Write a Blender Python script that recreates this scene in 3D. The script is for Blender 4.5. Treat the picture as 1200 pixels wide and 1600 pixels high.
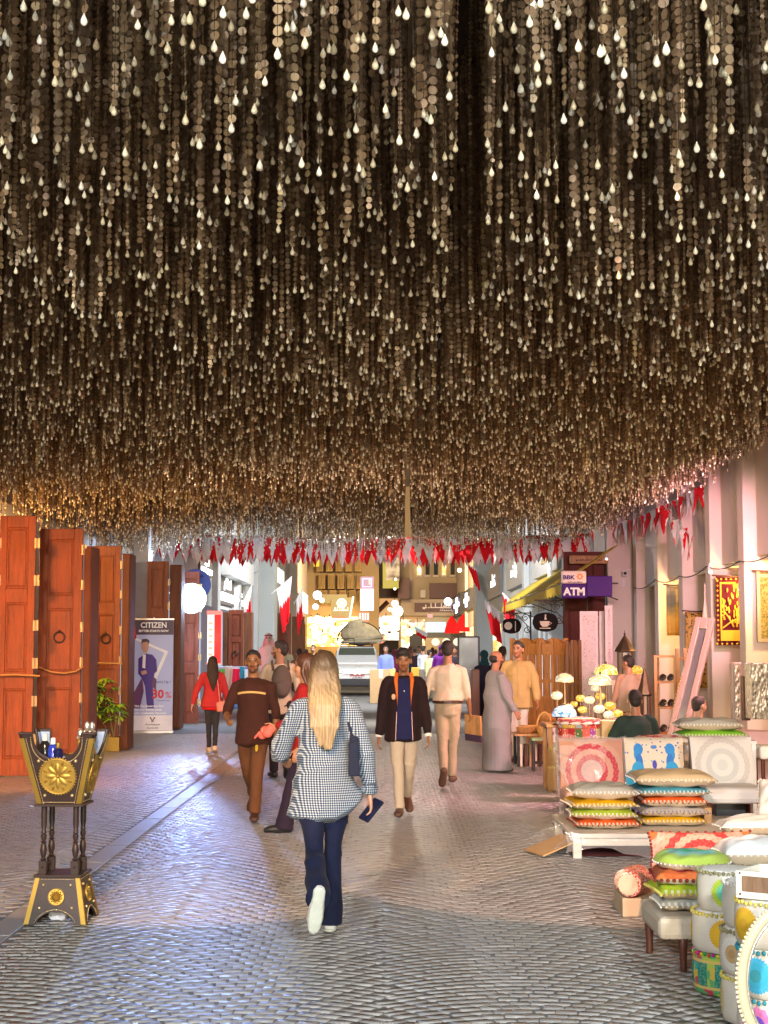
import bpy, math, random
import numpy as np
from mathutils import Vector, Matrix
random.seed(7); rng = np.random.default_rng(11)
R = math.radians
sc = bpy.context.scene
COL = sc.collection
for o in list(bpy.data.objects): bpy.data.objects.remove(o)

# ---------------------------------------------------------------- camera, world, sun, exposure
F_PX, CX, CY, CAM_H, PITCH = 2400.0, 600.0, 800.0, 1.68, R(5.12)
cam_d = bpy.data.cameras.new('camera'); cam = bpy.data.objects.new('camera', cam_d); COL.objects.link(cam)
cam_d.sensor_fit = 'VERTICAL'; cam_d.sensor_height = 36; cam_d.sensor_width = 27
cam_d.lens = 36 * F_PX / 1600; cam_d.clip_start = .1; cam_d.clip_end = 600
cam.location = (0, 0, CAM_H); cam.rotation_euler = (R(90) + PITCH, 0, 0)
sc.camera = cam
w = bpy.data.worlds.new('World'); sc.world = w; w.use_nodes = True
wn = w.node_tree; bg = wn.nodes['Background']
sky = wn.nodes.new('ShaderNodeTexSky'); sky.sky_type = 'NISHITA'; sky.sun_disc = False
sky.sun_elevation = R(1.5); sky.sun_rotation = R(200)
wn.links.new(sky.outputs[0], bg.inputs[0]); bg.inputs[1].default_value = 0.06
sun_d = bpy.data.lights.new('sun', 'SUN'); sun_d.energy = .02; sun_d.angle = R(.5); sun_d.color = (1, .93, .82)
sun = bpy.data.objects.new('sun', sun_d); COL.objects.link(sun); sun.rotation_euler = (R(88.5), 0, R(-20)); sun.location = (0, -20, 30)
sc.view_settings.view_transform = 'Standard'; sc.view_settings.look = 'None'
sc.view_settings.exposure = .15; sc.view_settings.gamma = 1; sc.view_settings.use_curve_mapping = False
cy = sc.cycles
cy.use_denoising = True; cy.max_bounces = 6; cy.diffuse_bounces = 3; cy.glossy_bounces = 3; cy.transmission_bounces = 5
cy.transparent_max_bounces = 10; cy.sample_clamp_indirect = 4; cy.caustics_reflective = False; cy.caustics_refractive = False
cy.use_light_tree = True

# ---------------------------------------------------------------- measuring helpers (photograph pixel + distance -> point in the street)
def P(px, py, Y):
    xc, yc = (px - CX) / F_PX, (CY - py) / F_PX
    t = Y / (math.cos(PITCH) - yc * math.sin(PITCH))
    return Vector((xc * t, Y, CAM_H + t * (math.sin(PITCH) + yc * math.cos(PITCH))))
def GY(py):
    yc = (CY - py) / F_PX
    return CAM_H * (math.cos(PITCH) - yc * math.sin(PITCH)) / -(math.sin(PITCH) + yc * math.cos(PITCH))
def G(px, py): return P(px, py, GY(py))
def wallY(px, x): return F_PX * x / (px - CX)

# ---------------------------------------------------------------- mesh builder
def V3(a): return np.array(a, float)
def unit(a):
    a = V3(a); n = np.linalg.norm(a); return a / n if n > 1e-9 else a
class MB:
    def __init__(s): s.v = []; s.f = []; s.m = []
    def add(s, vs, fs, mi=0):
        b = len(s.v); s.v += [tuple(map(float, p)) for p in vs]
        s.f += [tuple(b + i for i in f) for f in fs]; s.m += [mi] * len(fs); return s
    def box(s, c, d, mi=0, rz=0, tx=1, ty=1, M=None):
        x, y, z = d[0] / 2, d[1] / 2, d[2] / 2
        vs = [(-x, -y, -z), (x, -y, -z), (x, y, -z), (-x, y, -z), (-x * tx, -y * ty, z), (x * tx, -y * ty, z), (x * tx, y * ty, z), (-x * tx, y * ty, z)]
        cr, sr = math.cos(rz), math.sin(rz)
        vs = [(c[0] + a * cr - b * sr, c[1] + a * sr + b * cr, c[2] + e) for a, b, e in vs]
        if M is not None: vs = [M @ Vector(p) for p in vs]
        return s.add(vs, [(3, 2, 1, 0), (4, 5, 6, 7), (0, 1, 5, 4), (1, 2, 6, 5), (2, 3, 7, 6), (3, 0, 4, 7)], mi)
    def bx(s, x0, x1, y0, y1, z0, z1, mi=0): return s.box(((x0 + x1) / 2, (y0 + y1) / 2, (z0 + z1) / 2), (abs(x1 - x0), abs(y1 - y0), abs(z1 - z0)), mi)
    def tube(s, pts, rad, n=10, ref=(0, 1, 0), mi=0, cap=1.0, closed=False):
        pts = [V3(p) for p in pts]; k = len(pts)
        rad = [(r, r) if np.isscalar(r) else tuple(r) for r in (rad if hasattr(rad, '__len__') else [rad] * k)]
        rings = []
        def ring(p, t, ra, rb):
            b = V3(ref) - t * np.dot(ref, t)
            if np.linalg.norm(b) < .05: b = V3((.3, .2, 1)) - t * np.dot((.3, .2, 1), t)
            b = unit(b); a = np.cross(b, t)
            return [p + a * ra * math.cos(2 * math.pi * i / n) + b * rb * math.sin(2 * math.pi * i / n) for i in range(n)]
        T = []
        for i in range(k):
            if closed: T.append(unit(pts[(i + 1) % k] - pts[i - 1]))
            else: T.append(unit(pts[min(i + 1, k - 1)] - pts[max(i - 1, 0)]))
        if cap and not closed:
            r = sum(rad[0]) / 2 * cap; rings.append(ring(pts[0] - T[0] * r * .9, T[0], rad[0][0] * .4, rad[0][1] * .4)); rings.append(ring(pts[0] - T[0] * r * .55, T[0], rad[0][0] * .82, rad[0][1] * .82))
        for i in range(k): rings.append(ring(pts[i], T[i], *rad[i]))
        if cap and not closed:
            r = sum(rad[-1]) / 2 * cap; rings.append(ring(pts[-1] + T[-1] * r * .55, T[-1], rad[-1][0] * .82, rad[-1][1] * .82)); rings.append(ring(pts[-1] + T[-1] * r * .9, T[-1], rad[-1][0] * .4, rad[-1][1] * .4))
        vs = [p for r_ in rings for p in r_]; fs = []; nr = len(rings)
        for i in range(nr if closed else nr - 1):
            for j in range(n):
                a, b = i * n + j, i * n + (j + 1) % n; c, d = ((i + 1) % nr) * n + (j + 1) % n, ((i + 1) % nr) * n + j
                fs.append((a, b, c, d))
        if not closed: fs += [tuple(reversed(range(n))), tuple(range((nr - 1) * n, nr * n))]
        return s.add(vs, fs, mi)
    def cyl(s, p0, p1, r0, r1=None, n=12, mi=0): return s.tube([p0, p1], [r0, r0 if r1 is None else r1], n, mi=mi, cap=0)
    def lathe(s, prof, c=(0, 0, 0), n=20, mi=0, M=None):
        vs = []; fs = []
        for r, z in prof:
            for j in range(n):
                a = 2 * math.pi * j / n; vs.append((c[0] + r * math.cos(a), c[1] + r * math.sin(a), c[2] + z))
        for i in range(len(prof) - 1):
            for j in range(n): fs.append((i * n + j, i * n + (j + 1) % n, (i + 1) * n + (j + 1) % n, (i + 1) * n + j))
        fs += [tuple(reversed(range(n))), tuple(range((len(prof) - 1) * n, len(prof) * n))]
        if M is not None: vs = [M @ Vector(p) for p in vs]
        return s.add(vs, fs, mi)
    def ell(s, c, r, nu=14, nv=10, mi=0, M=None):
        prof = []
        vs = [(0, 0, -1)]
        for i in range(1, nv):
            t = -math.pi / 2 + math.pi * i / nv
            for j in range(nu): a = 2 * math.pi * j / nu; vs.append((math.cos(t) * math.cos(a), math.cos(t) * math.sin(a), math.sin(t)))
        vs.append((0, 0, 1)); fs = []
        for j in range(nu):
            fs.append((0, 1 + (j + 1) % nu, 1 + j)); L = 1 + (nv - 2) * nu; fs.append((L + j, L + (j + 1) % nu, len(vs) - 1))
        for i in range(nv - 2):
            for j in range(nu):
                a = 1 + i * nu; fs.append((a + j, a + (j + 1) % nu, a + nu + (j + 1) % nu, a + nu + j))
        r = (r, r, r) if np.isscalar(r) else r
        vs = [(c[0] + x * r[0], c[1] + y * r[1], c[2] + z * r[2]) for x, y, z in vs]
        if M is not None: vs = [M @ Vector(p) for p in vs]
        return s.add(vs, fs, mi)
    def prism(s, poly, y0, y1, mi=0, M=None):      # poly in (x,z), extruded along y
        n = len(poly); vs = [(x, y0, z) for x, z in poly] + [(x, y1, z) for x, z in poly]
        if M is not None: vs = [M @ Vector(p) for p in vs]
        fs = [tuple(range(n)), tuple(reversed(range(n, 2 * n)))] + [(i, i + n, (i + 1) % n + n, (i + 1) % n) for i in range(n)]
        return s.add(vs, fs, mi)
    def grid(s, fn, nu, nv, mi=0):                   # fn(u,v) -> point, open sheet
        vs = [fn(i / nu, j / nv) for j in range(nv + 1) for i in range(nu + 1)]
        fs = [(j * (nu + 1) + i, j * (nu + 1) + i + 1, (j + 1) * (nu + 1) + i + 1, (j + 1) * (nu + 1) + i) for j in range(nv) for i in range(nu)]
        return s.add(vs, fs, mi)
    def mesh(s, name):
        me = bpy.data.meshes.new(name); me.from_pydata(s.v, [], s.f); 
        me.polygons.foreach_set('material_index', s.m); me.update(); return me
    def build(s, name, mats, parent=None, smooth=False, bevel=0, solid=0, loc=None, rz=0, recalc=False):
        me = s.mesh(name)
        if recalc:
            import bmesh
            b = bmesh.new(); b.from_mesh(me); bmesh.ops.recalc_face_normals(b, faces=b.faces); b.to_mesh(me); b.free()
        return link(name, me, mats, parent, smooth, bevel, solid, loc, rz)
def link(name, me, mats, parent=None, smooth=False, bevel=0, solid=0, loc=None, rz=0):
    o = bpy.data.objects.new(name, me); COL.objects.link(o)
    for m in (mats if isinstance(mats, (list, tuple)) else [mats]): me.materials.append(m)
    if smooth:
        me.polygons.foreach_set('use_smooth', [True] * len(me.polygons))
        if smooth != True: me.set_sharp_from_angle(angle=R(smooth))
    if parent: o.parent = parent
    if loc is not None: o.location = loc
    o.rotation_euler.z = rz
    if solid:
        sm = o.modifiers.new('solid', 'SOLIDIFY'); sm.thickness = solid; sm.offset = 0
    if bevel:
        b = o.modifiers.new('bevel', 'BEVEL'); b.width = bevel; b.segments = 2; b.limit_method = 'ANGLE'; b.angle_limit = R(40)
    return o
def tag(o, label, cat, group=None):
    o['label'] = label; o['category'] = cat
    if group: o['group'] = group
    return o
def thing(name, label, cat, loc=(0, 0, 0), rz=0, group=None):
    o = bpy.data.objects.new(name, None); COL.objects.link(o); o.location = loc; o.rotation_euler.z = rz
    o.empty_display_size = .2
    return tag(o, label, cat, group)
def struct(o): o['kind'] = 'structure'; return o
def dup(o, parent=None):
    c = o.copy(); COL.objects.link(c)
    if parent: c.parent = parent
    for ch in o.children: dup(ch, c)
    return c

# ---------------------------------------------------------------- materials
class NT:
    def __init__(s, name):
        s.mat = bpy.data.materials.new(name); s.mat.use_nodes = True; s.t = s.mat.node_tree
        s.b = s.t.nodes['Principled BSDF']; s._tc = None
    def put(s, sock, val):
        if isinstance(val, bpy.types.NodeSocket): s.t.links.new(val, sock)
        elif isinstance(val, (tuple, list)) and len(val) == 3 and len(sock.default_value) == 4: sock.default_value = (*val, 1)
        else: sock.default_value = val
    def obj(s):
        if not s._tc: s._tc = s.t.nodes.new('ShaderNodeTexCoord')
        return s._tc.outputs['Object']
    def math(s, op, a, b=None, c=None):
        n = s.t.nodes.new('ShaderNodeMath'); n.operation = op
        for i, x in enumerate((a, b, c)):
            if x is not None: s.put(n.inputs[i], x)
        return n.outputs[0]
    def sep(s, v=None):
        n = s.t.nodes.new('ShaderNodeSeparateXYZ'); s.put(n.inputs[0], v or s.obj()); return n.outputs
    def comb(s, x, y, z):
        n = s.t.nodes.new('ShaderNodeCombineXYZ')
        for i, q in enumerate((x, y, z)): s.put(n.inputs[i], q)
        return n.outputs[0]
    def map(s, scale=(1, 1, 1), rot=(0, 0, 0), v=None):
        n = s.t.nodes.new('ShaderNodeMapping'); s.put(n.inputs[0], v or s.obj()); n.inputs['Scale'].default_value = scale; n.inputs['Rotation'].default_value = rot; return n.outputs[0]
    def noise(s, v=None, scale=5, detail=3, rough=.5, out=0):
        n = s.t.nodes.new('ShaderNodeTexNoise'); s.put(n.inputs['Vector'], v or s.obj()); n.inputs['Scale'].default_value = scale; n.inputs['Detail'].default_value = detail; n.inputs['Roughness'].default_value = rough
        return n.outputs[out]
    def voro(s, v=None, scale=5, out='Distance', feat='F1'):
        n = s.t.nodes.new('ShaderNodeTexVoronoi'); n.feature = feat; s.put(n.inputs['Vector'], v or s.obj()); n.inputs['Scale'].default_value = scale; return n.outputs[out]
    def ramp(s, f, stops, interp='LINEAR'):
        n = s.t.nodes.new('ShaderNodeValToRGB'); s.put(n.inputs[0], f); r = n.color_ramp; r.interpolation = interp
        while len(r.elements) < len(stops): r.elements.new(.5)
        for e, (p, c) in zip(r.elements, stops): e.position = p; e.color = (*c, 1) if len(c) == 3 else c
        return n.outputs[0]
    def mix(s, f, a, b, typ='MIX'):
        n = s.t.nodes.new('ShaderNodeMix'); n.data_type = 'RGBA'; n.blend_type = typ
        s.put(n.inputs[0], f); s.put(n.inputs[6], a); s.put(n.inputs[7], b); return n.outputs[2]
    def bump(s, h, strength=.3, dist=.01):
        n = s.t.nodes.new('ShaderNodeBump'); n.inputs['Strength'].default_value = strength; n.inputs['Distance'].default_value = dist
        s.put(n.inputs['Height'], h); s.t.links.new(n.outputs[0], s.b.inputs['Normal'])
    def fin(s, col=None, rough=.6, metal=0, spec=.5, **k):
        if col is not None: s.put(s.b.inputs['Base Color'], col)
        s.put(s.b.inputs['Roughness'], rough); s.b.inputs['Metallic'].default_value = metal; s.b.inputs['Specular IOR Level'].default_value = spec
        for a, b in k.items(): s.put(s.b.inputs[a.replace('_', ' ')], b)
        return s.mat
_mc = {}
def M(name, col=(.5, .5, .5), rough=.6, metal=0, var=.15, scale=6, bump=0, bs=80, spec=.4, **k):
    if name in _mc: return _mc[name]
    t = NT(name); f = t.noise(scale=scale, detail=4)
    c = t.mix(f, tuple(x * (1 - var) for x in col), tuple(min(1, x * (1 + var)) for x in col))
    if bump: t.bump(t.noise(scale=bs, detail=3), bump, .01)
    rr = t.math('MULTIPLY_ADD', f, .15, rough - .075)
    _mc[name] = t.fin(c, rr, metal, spec, **k); return _mc[name]
def Emit(name, col=(1, 1, 1), strength=1):
    if name in _mc: return _mc[name]
    t = NT(name); _mc[name] = t.fin((.04, .04, .04), .5, Emission_Color=col, Emission_Strength=strength); return _mc[name]
def EmitTex(name, cols, scale, strength):           # a lit shop display: many small bright and dark goods
    if name in _mc: return _mc[name]
    t = NT(name); v = t.voro(t.map((1, 1, 1.5)), scale * 2.2, 'Color'); s = t.sep(v); n = t.noise(scale=scale * 1.3, detail=4)
    c = t.ramp(t.math('ADD', t.math('MULTIPLY', s[0], .6), t.math('MULTIPLY', n, .45)), [(.2 + .2 * i, q) for i, q in enumerate(cols)]); _mc[name] = t.fin((.3, .3, .3), .5, Emission_Color=c, Emission_Strength=strength); return _mc[name]
def Wood(name, col, rough=.45, ax=2, scale=1.0):
    if name in _mc: return _mc[name]
    t = NT(name); s_ = [9 * scale, 9 * scale, 9 * scale]; s_[ax] = .9 * scale
    f = t.noise(t.map(tuple(s_)), 2.2, 6, .65); g = t.noise(t.map(tuple(x * 6 for x in s_)), 2.5, 3)
    k = t.math('ADD', t.math('MULTIPLY', f, .75), t.math('MULTIPLY', g, .25))
    c = t.ramp(k, [(.3, tuple(x * .45 for x in col)), (.5, col), (.72, tuple(min(1, x * 1.5) for x in col))])
    w_ = t.noise(scale=1.7, detail=4); c = t.mix(t.math('MULTIPLY', t.math('SUBTRACT', w_, .3), 1.0), c, tuple(x * .45 for x in col))
    t.bump(g, .3, .005)
    _mc[name] = t.fin(c, t.math('MULTIPLY_ADD', f, .35, rough - .12), 0, .4); return _mc[name]
def Fabric(name, col=(.1, .1, .1), var=.12, rough=.85, s=160):
    if name in _mc: return _mc[name]
    t = NT(name); f = t.noise(scale=9, detail=3); g = t.noise(scale=s, detail=2)
    k = t.math('ADD', t.math('MULTIPLY', f, .6), t.math('MULTIPLY', g, .4))
    c = t.mix(k, tuple(x * (1 - var * 1.6) for x in col), tuple(min(1, x * (1 + var * 1.6)) for x in col))
    t.bump(g, .25, .003); _mc[name] = t.fin(c, rough, 0, .2, Sheen_Weight=.03); return _mc[name]
def Mandala(name, axes, c, rad, cols, petals=16, wob=.05, base=(.8, .76, .68), dots=True, rough=.85):
    """printed rosette: concentric petal rings round a centre c in the two local axes"""
    if name in _mc: return _mc[name]
    t = NT(name); xyz = t.sep(); u = t.math('SUBTRACT', xyz[axes[0]], c[0]); v = t.math('SUBTRACT', xyz[axes[1]], c[1])
    r = t.math('DIVIDE', t.math('SQRT', t.math('ADD', t.math('MULTIPLY', u, u), t.math('MULTIPLY', v, v))), rad)
    a = t.math('ARCTAN2', v, u)
    pet = t.math('ABSOLUTE', t.math('SINE', t.math('MULTIPLY', a, petals / 2)))
    rr = t.math('ADD', r, t.math('MULTIPLY', pet, t.math('MULTIPLY', r, wob)))
    n = len(cols); stops = [(i / n, cols[i]) for i in range(n)] + [(.995, base)]
    col = t.ramp(rr, stops, 'CONSTANT')
    if dots:
        d = t.math('MULTIPLY', t.math('SINE', t.math('MULTIPLY', r, 58)), t.math('SINE', t.math('MULTIPLY', a, petals)))
        col = t.mix(t.math('MULTIPLY', t.math('GREATER_THAN', d, .45), .4), col, base)
    g = t.noise(scale=170, detail=2); col = t.mix(t.math('MULTIPLY', g, .18), col, (.3, .28, .25))
    t.bump(g, .25, .003); _mc[name] = t.fin(col, rough, 0, .25); return _mc[name]

PLASTER = M('plaster', (.62, .58, .52), .85, var=.1, scale=1.2, bump=.15, bs=40)
WHITE = M('white_paint', (.75, .75, .74), .6, var=.06)
BLACK = M('black_metal', (.02, .02, .022), .6, .2)
GOLD = M('brass', (.40, .27, .06), .5, .8, var=.2, scale=14, bump=.1)
IRON = M('iron', (.06, .05, .045), .5, .7)
BRONZE = M('bronze', (.13, .09, .06), .45, .8, var=.3, scale=20)
SILVER = M('silver', (.62, .6, .56), .35, .85, var=.25, scale=25, bump=.3, bs=60)
WOODO = Wood('door_wood', (.30, .080, .022), .5)
WOODD = Wood('dark_wood', (.10, .03, .014), .4)
WOODL = Wood('pale_wood', (.50, .27, .10))
WOODR = Wood('red_wood', (.22, .05, .022), .5)
CARD = M('cardboard', (.46, .30, .15), .85, var=.12)

def text(s, size, loc, rot, mat, parent, name='lettering', ext=.003, ax='CENTER', bold=0, sx=1, shear=0):
    c = bpy.data.curves.new('t', 'FONT'); c.body = s; c.size = size; c.extrude = ext; c.align_x = ax; c.align_y = 'CENTER'; c.offset = bold; c.resolution_u = 2; c.shear = shear
    o = bpy.data.objects.new('t', c); COL.objects.link(o)
    dg = bpy.context.evaluated_depsgraph_get(); me = bpy.data.meshes.new_from_object(o.evaluated_get(dg))
    bpy.data.objects.remove(o); bpy.data.curves.remove(c)
    if sx != 1:
        for v in me.vertices: v.co.x *= sx
    me.materials.clear(); o = link(name, me, mat, parent); o.location = loc; o.rotation_euler = rot; return o
FRONT = (R(90), 0, 0)             # lettering that faces down the street towards -Y
def lamp(name, kind, energy, col, loc, parent=None, size=.1, **k):
    d = bpy.data.lights.new(name, kind); d.energy = energy; d.color = col
    if kind in ('POINT', 'SPOT'): d.shadow_soft_size = size
    if kind == 'AREA': d.size = size
    for a, b in k.items(): setattr(d, a, b)
    o = bpy.data.objects.new(name, d); COL.objects.link(o); o.location = loc
    if parent: o.parent = parent
    return o
def aim(o, tgt):
    o.rotation_euler = (Vector(tgt) - Vector(o.location)).to_track_quat('-Z', 'Y').to_euler()
def glyphs(n, h, loc, rot, mat, parent, name='lettering', seed=1, wide=.8):
    """a line of flowing joined script strokes n letters long, too small in the photograph to read"""
    r = random.Random(seed); mb = MB(); x = 0; s = h * .09; base = -h * .15
    for i in range(n):
        wd = h * wide * r.uniform(.5, 1.1); k = r.randrange(4)
        mb.box((x + wd / 2, base, 0), (wd, s * 1.6, .004))
        if k == 0: mb.box((x + wd * .8, base + h * .3, 0), (s * 1.6, h * .62, .0045))
        elif k == 1: mb.box((x + wd * .5, base + h * .12, 0), (s * 1.5, h * .26, .0045)); mb.box((x + wd * .5, base + h * .42, 0), (s * 1.8, s * 1.8, .0045))
        elif k == 2: mb.box((x + wd * .3, base - h * .14, 0), (wd * .55, s * 1.5, .0045)); mb.box((x + wd * .7, base + h * .2, 0), (s * 1.5, h * .4, .0045))
        else: mb.box((x + wd * .5, base + h * .2, 0), (wd * .6, s * 1.5, .0045)); mb.box((x + wd * .2, base + h * .1, 0), (s * 1.5, h * .22, .0045))
        x += wd + (h * .12 if r.random() < .3 else 0)
    mb.v = [(a - x / 2, b_, c_) for a, b_, c_ in mb.v]
    o = mb.build(name, mat, parent, loc=loc); o.rotation_euler = rot; return o
# ================================================================ the setting: ground, paving, street
t = NT('cobble_stone'); n1 = t.noise(scale=.55, detail=4); n2 = t.noise(scale=11, detail=3); n3 = t.noise(scale=120, detail=3)
att = t.t.nodes.new('ShaderNodeAttribute'); att.attribute_name = 'stone'
k = t.math('ADD', t.math('MULTIPLY', n2, .3), t.math('MULTIPLY', att.outputs['Fac'], .7))
c = t.ramp(k, [(.15, (.26, .26, .262)), (.5, (.315, .312, .31)), (.85, (.37, .365, .36))])
c = t.mix(.0, c, c); c = t.mix(t.math('MULTIPLY', t.math('SUBTRACT', n1, .35), .7), c, (.19, .188, .185))
t.bump(n3, .22, .004)
COBBLE = t.fin(c, t.math('MULTIPLY_ADD', t.math('ADD', n2, att.outputs['Fac']), .12, .31), 0, .5)
def paving():
    W, bw, bh = 1.34, .100, .084
    xs, ys, xa = -6.4, 4.0, 6.4
    rows = int(27 / bh); cols = int((xa - xs) / bw)
    i, j = np.meshgrid(np.arange(cols), np.arange(rows)); i = i.ravel().astype(float); j = j.ravel().astype(float)
    x = xs + (i + .5 * (j % 2)) * bw + rng.normal(0, .005, i.size)
    ph = ((x / W + 50) % 1) - .5
    arc = .24 * (1 - (2 * ph) ** 2)                                   # every row bends in shallow fans
    y = ys + j * bh + arc + rng.normal(0, .003, i.size)
    sl = -.24 * 8 * ph / W
    keep = ~((x > -2.43) & (x < -2.17)); x, y, sl = x[keep], y[keep], sl[keep]
    n = x.size; a0_ = np.arctan(sl); ang = a0_ + rng.normal(0, .05, n)
    hw = bw * .5 / np.cos(a0_) - rng.uniform(.0012, .0045, n); hh = bh * .5 * np.cos(a0_) - rng.uniform(.0012, .004, n)
    z0 = rng.normal(0, .0005, n); tx, ty = rng.normal(0, .006, n), rng.normal(0, .007, n)
    vs = np.zeros((n, 8, 3))
    for q, (a, b) in enumerate([(-1, -1), (1, -1), (1, 1), (-1, 1)]):
        for lay in (0, 1):
            s_ = .95 if lay else 1.0
            lx, ly = a * hw * s_, b * hh * s_
            vs[:, q + 4 * lay, 0] = x + lx * np.cos(ang) - ly * np.sin(ang); vs[:, q + 4 * lay, 1] = y + lx * np.sin(ang) + ly * np.cos(ang)
            vs[:, q + 4 * lay, 2] = np.where(lay, z0 + tx * lx + ty * ly, -.016)
    f = np.array([(4, 5, 6, 7), (0, 1, 5, 4), (1, 2, 6, 5), (2, 3, 7, 6), (3, 0, 4, 7)])
    fs = (np.arange(n)[:, None, None] * 8 + f[None]).reshape(-1, 4)
    me = bpy.data.meshes.new('paving'); me.vertices.add(n * 8); me.vertices.foreach_set('co', vs.ravel())
    me.loops.add(fs.size); me.loops.foreach_set('vertex_index', fs.ravel().astype(np.int32))
    me.polygons.add(len(fs)); me.polygons.foreach_set('loop_start', np.arange(0, fs.size, 4, dtype=np.int32)); me.polygons.foreach_set('loop_total', np.full(len(fs), 4, np.int32))
    at = me.attributes.new('stone', 'FLOAT', 'POINT'); at.data.foreach_set('value', np.repeat(rng.uniform(0, 1, n), 8).astype(np.float32))
    me.update(); me.validate(); return struct(link('paving', me, COBBLE))
paving()
b = MB()
for q in range(26): b.bx(-2.385, -2.205, 4.0 + q * 1.05, 5.03 + q * 1.05, -.02, .001)
struct(b.build('paving_channel', M('channel_stone', (.31, .30, .29), .5, var=.2, scale=3, bump=.2), bevel=.006))
b = MB(); b.bx(-200, 200, -60, 400, -.5, -.0036); struct(b.build('ground', M('grout', (.17, .167, .162), .8)))
t = NT('far_paving'); br = t.t.nodes.new('ShaderNodeTexBrick'); t.put(br.inputs['Vector'], t.obj()); br.inputs['Scale'].default_value = 1
br.inputs['Brick Width'].default_value = .22; br.inputs['Row Height'].default_value = .11; br.inputs['Mortar Size'].default_value = .008
br.inputs['Color1'].default_value = (.36, .36, .36, 1); br.inputs['Color2'].default_value = (.44, .43, .42, 1); br.inputs['Mortar'].default_value = (.2, .2, .2, 1)
t.bump(br.outputs['Fac'], -.5, .01); FARP = t.fin(br.outputs[0], .42)
b = MB(); b.bx(-6.4, 6.4, 31.0, 200, -.02, -.004); b.bx(-30, 30, -30, 4.0, -.02, -.004); struct(b.build('street', FARP))

# ================================================================ buildings
GREY = M('grey_render', (.56, .57, .56), .8, var=.08, scale=1.5, bump=.1)
BEIGE = M('beige_render', (.60, .50, .40), .85, var=.12, scale=1.4, bump=.12)
CREAM = M('cream_render', (.74, .64, .55), .85, var=.12, scale=1.2, bump=.1)
SOFFIT = M('soffit', (.8, .72, .55), .8)
GLASS = M('dark_glass', (.03, .035, .04), .08, 0, spec=.6)
LITW = EmitTex('lit_white', [(.45, .5, .5), (.8, .9, .9), (.92, 1, .98), (1, 1, 1)], 1.3, 1.3); LITY = EmitTex('lit_yellow', [(.3, .13, .02), (.8, .45, .1), (1, .72, .28), (1, .9, .7)], 1.3, 1.8); LITO = Emit('lit_orange', (1, .5, .12), 1.8)
DARKS = M('dark_sign', (.07, .065, .065), .45)
BROWN = M('brown_sign', (.13, .055, .045), .5)

# --- left: long plaster shop wall behind the folding doors, then two facades further down
bl = thing('shop_building', 'pale plaster shop front running behind the folding wooden doors on the left', 'building', (-6.2, 22, 0))
b = MB(); b.bx(-.5, 0, -18, 15, 0, 6.4); b.build('wall', PLASTER, bl)
b = MB(); b.bx(0, .12, -18, 15, 3.75, 4.05); b.build('cornice', WHITE, bl, bevel=.02)
for y in (-16, -13, -10, -6.8, -3.5, -.2, 3.2, 6.5, 9.8): b = MB(); b.bx(0, .25, y, y + .6, 0, 3.75); b.build('pilaster', PLASTER, bl, bevel=.01)
b = MB(); b.bx(.76, 1.1, 11.2, 11.8, 0, 4.4); b.build('grey_pier', M('pier_grey', (.42, .40, .36), .8), bl, bevel=.01)
def wall_panel(mb, x, px0, px1, py0, py1, th=.06, mi=0):
    """a panel on a facade that runs along the street at x"""
    Y0, Y1 = sorted((wallY(px0, x), wallY(px1, x))); Ym = (Y0 + Y1) / 2
    z1, z0 = P(CX, py0, Ym).z, P(CX, py1, Ym).z
    mb.bx(x, x + (th if x < 0 else -th), Y0, Y1, z0, z1, mi); return Ym, (z0 + z1) / 2, Y1 - Y0, z1 - z0
XL = -4.9
b2 = thing('shop_building', 'light grey shop front with dark lettered sign boards beyond the round lamp sign', 'building', (0, 0, 0))
b = MB(); b.bx(-9, XL, 37.5, 58.5, 2.9, 9); b.build('wall', GREY, b2)
for a_ in ((342, 381, 872, 908, .35), (300, 331, 845, 866, .3)): b = MB(); wall_panel(b, XL, *a_); b.build('canopy_beam', WHITE, b2, bevel=.02)
for y in (43.7, 50.2, 57.5): b = MB(); b.bx(XL - .3, XL + .18, y, y + .7, 0, 9); b.build('column', GREY, b2, bevel=.01)
b = MB(); b.bx(-8, XL - .6, 37.5, 58, 0, 2.9); b.build('shop_window', Emit('shop_glow_blue', (.62, .75, 1), .55), b2)
for (a0, a1, c0, c1, s_, arabic) in ((309, 328, 869, 900, 'MODERN', 0), (340.5, 363, 898, 946, 'Jewellery', 1), (367, 377, 917, 950, 'GIFTS', 0)):
    b = MB(); Ym, zm, wd, ht = wall_panel(b, XL, a0, a1, c0, c1); o = b.build('sign_board', DARKS, b2)
    glyphs(4 + len(s_) // 3, min(ht * .5, wd / 3), (XL + .075, Ym, zm + ht * .14), (R(90), 0, R(90)), Emit('sign_white', (.95, 1, 1), 4), b2, seed=len(s_))
    b = MB(); b.bx(XL + .06, XL + .09, Ym - wd * .42, Ym + wd * .42, zm - ht * .38, zm - ht * .12); b.build('light_box', Emit('sign_white', (.95, 1, 1), 4), b2)
b3 = thing('shop_building', 'grey building with a broad pale column and brightly lit arched windows', 'building', (0, 0, 0))
b = MB(); b.bx(-9, XL, 61, 76, 3.3, 10); b.build('wall', GREY, b3)
b = MB(); b.bx(-5.25, -4.2, 59, 60.6, 0, 10); b.build('column', M('column_grey', (.55, .58, .57), .75, var=.05), b3, bevel=.03)
for (a0, a1, c0, c1) in ((411, 421, 882, 908), (411, 421, 912, 930), (411, 421, 934, 956), (432, 442, 890, 912), (424, 430, 884, 952)):
    b = MB(); Ym, zm, wd, ht = wall_panel(b, XL, a0, a1, c0, c1)
    b.build('window', LITW, b3)
b = MB(); b.bx(-8, XL - .4, 61, 76, 0, 3.3); b.build('shop_window', Emit('shop_glow_warm', (1, .75, .45), .6), b3)
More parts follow.
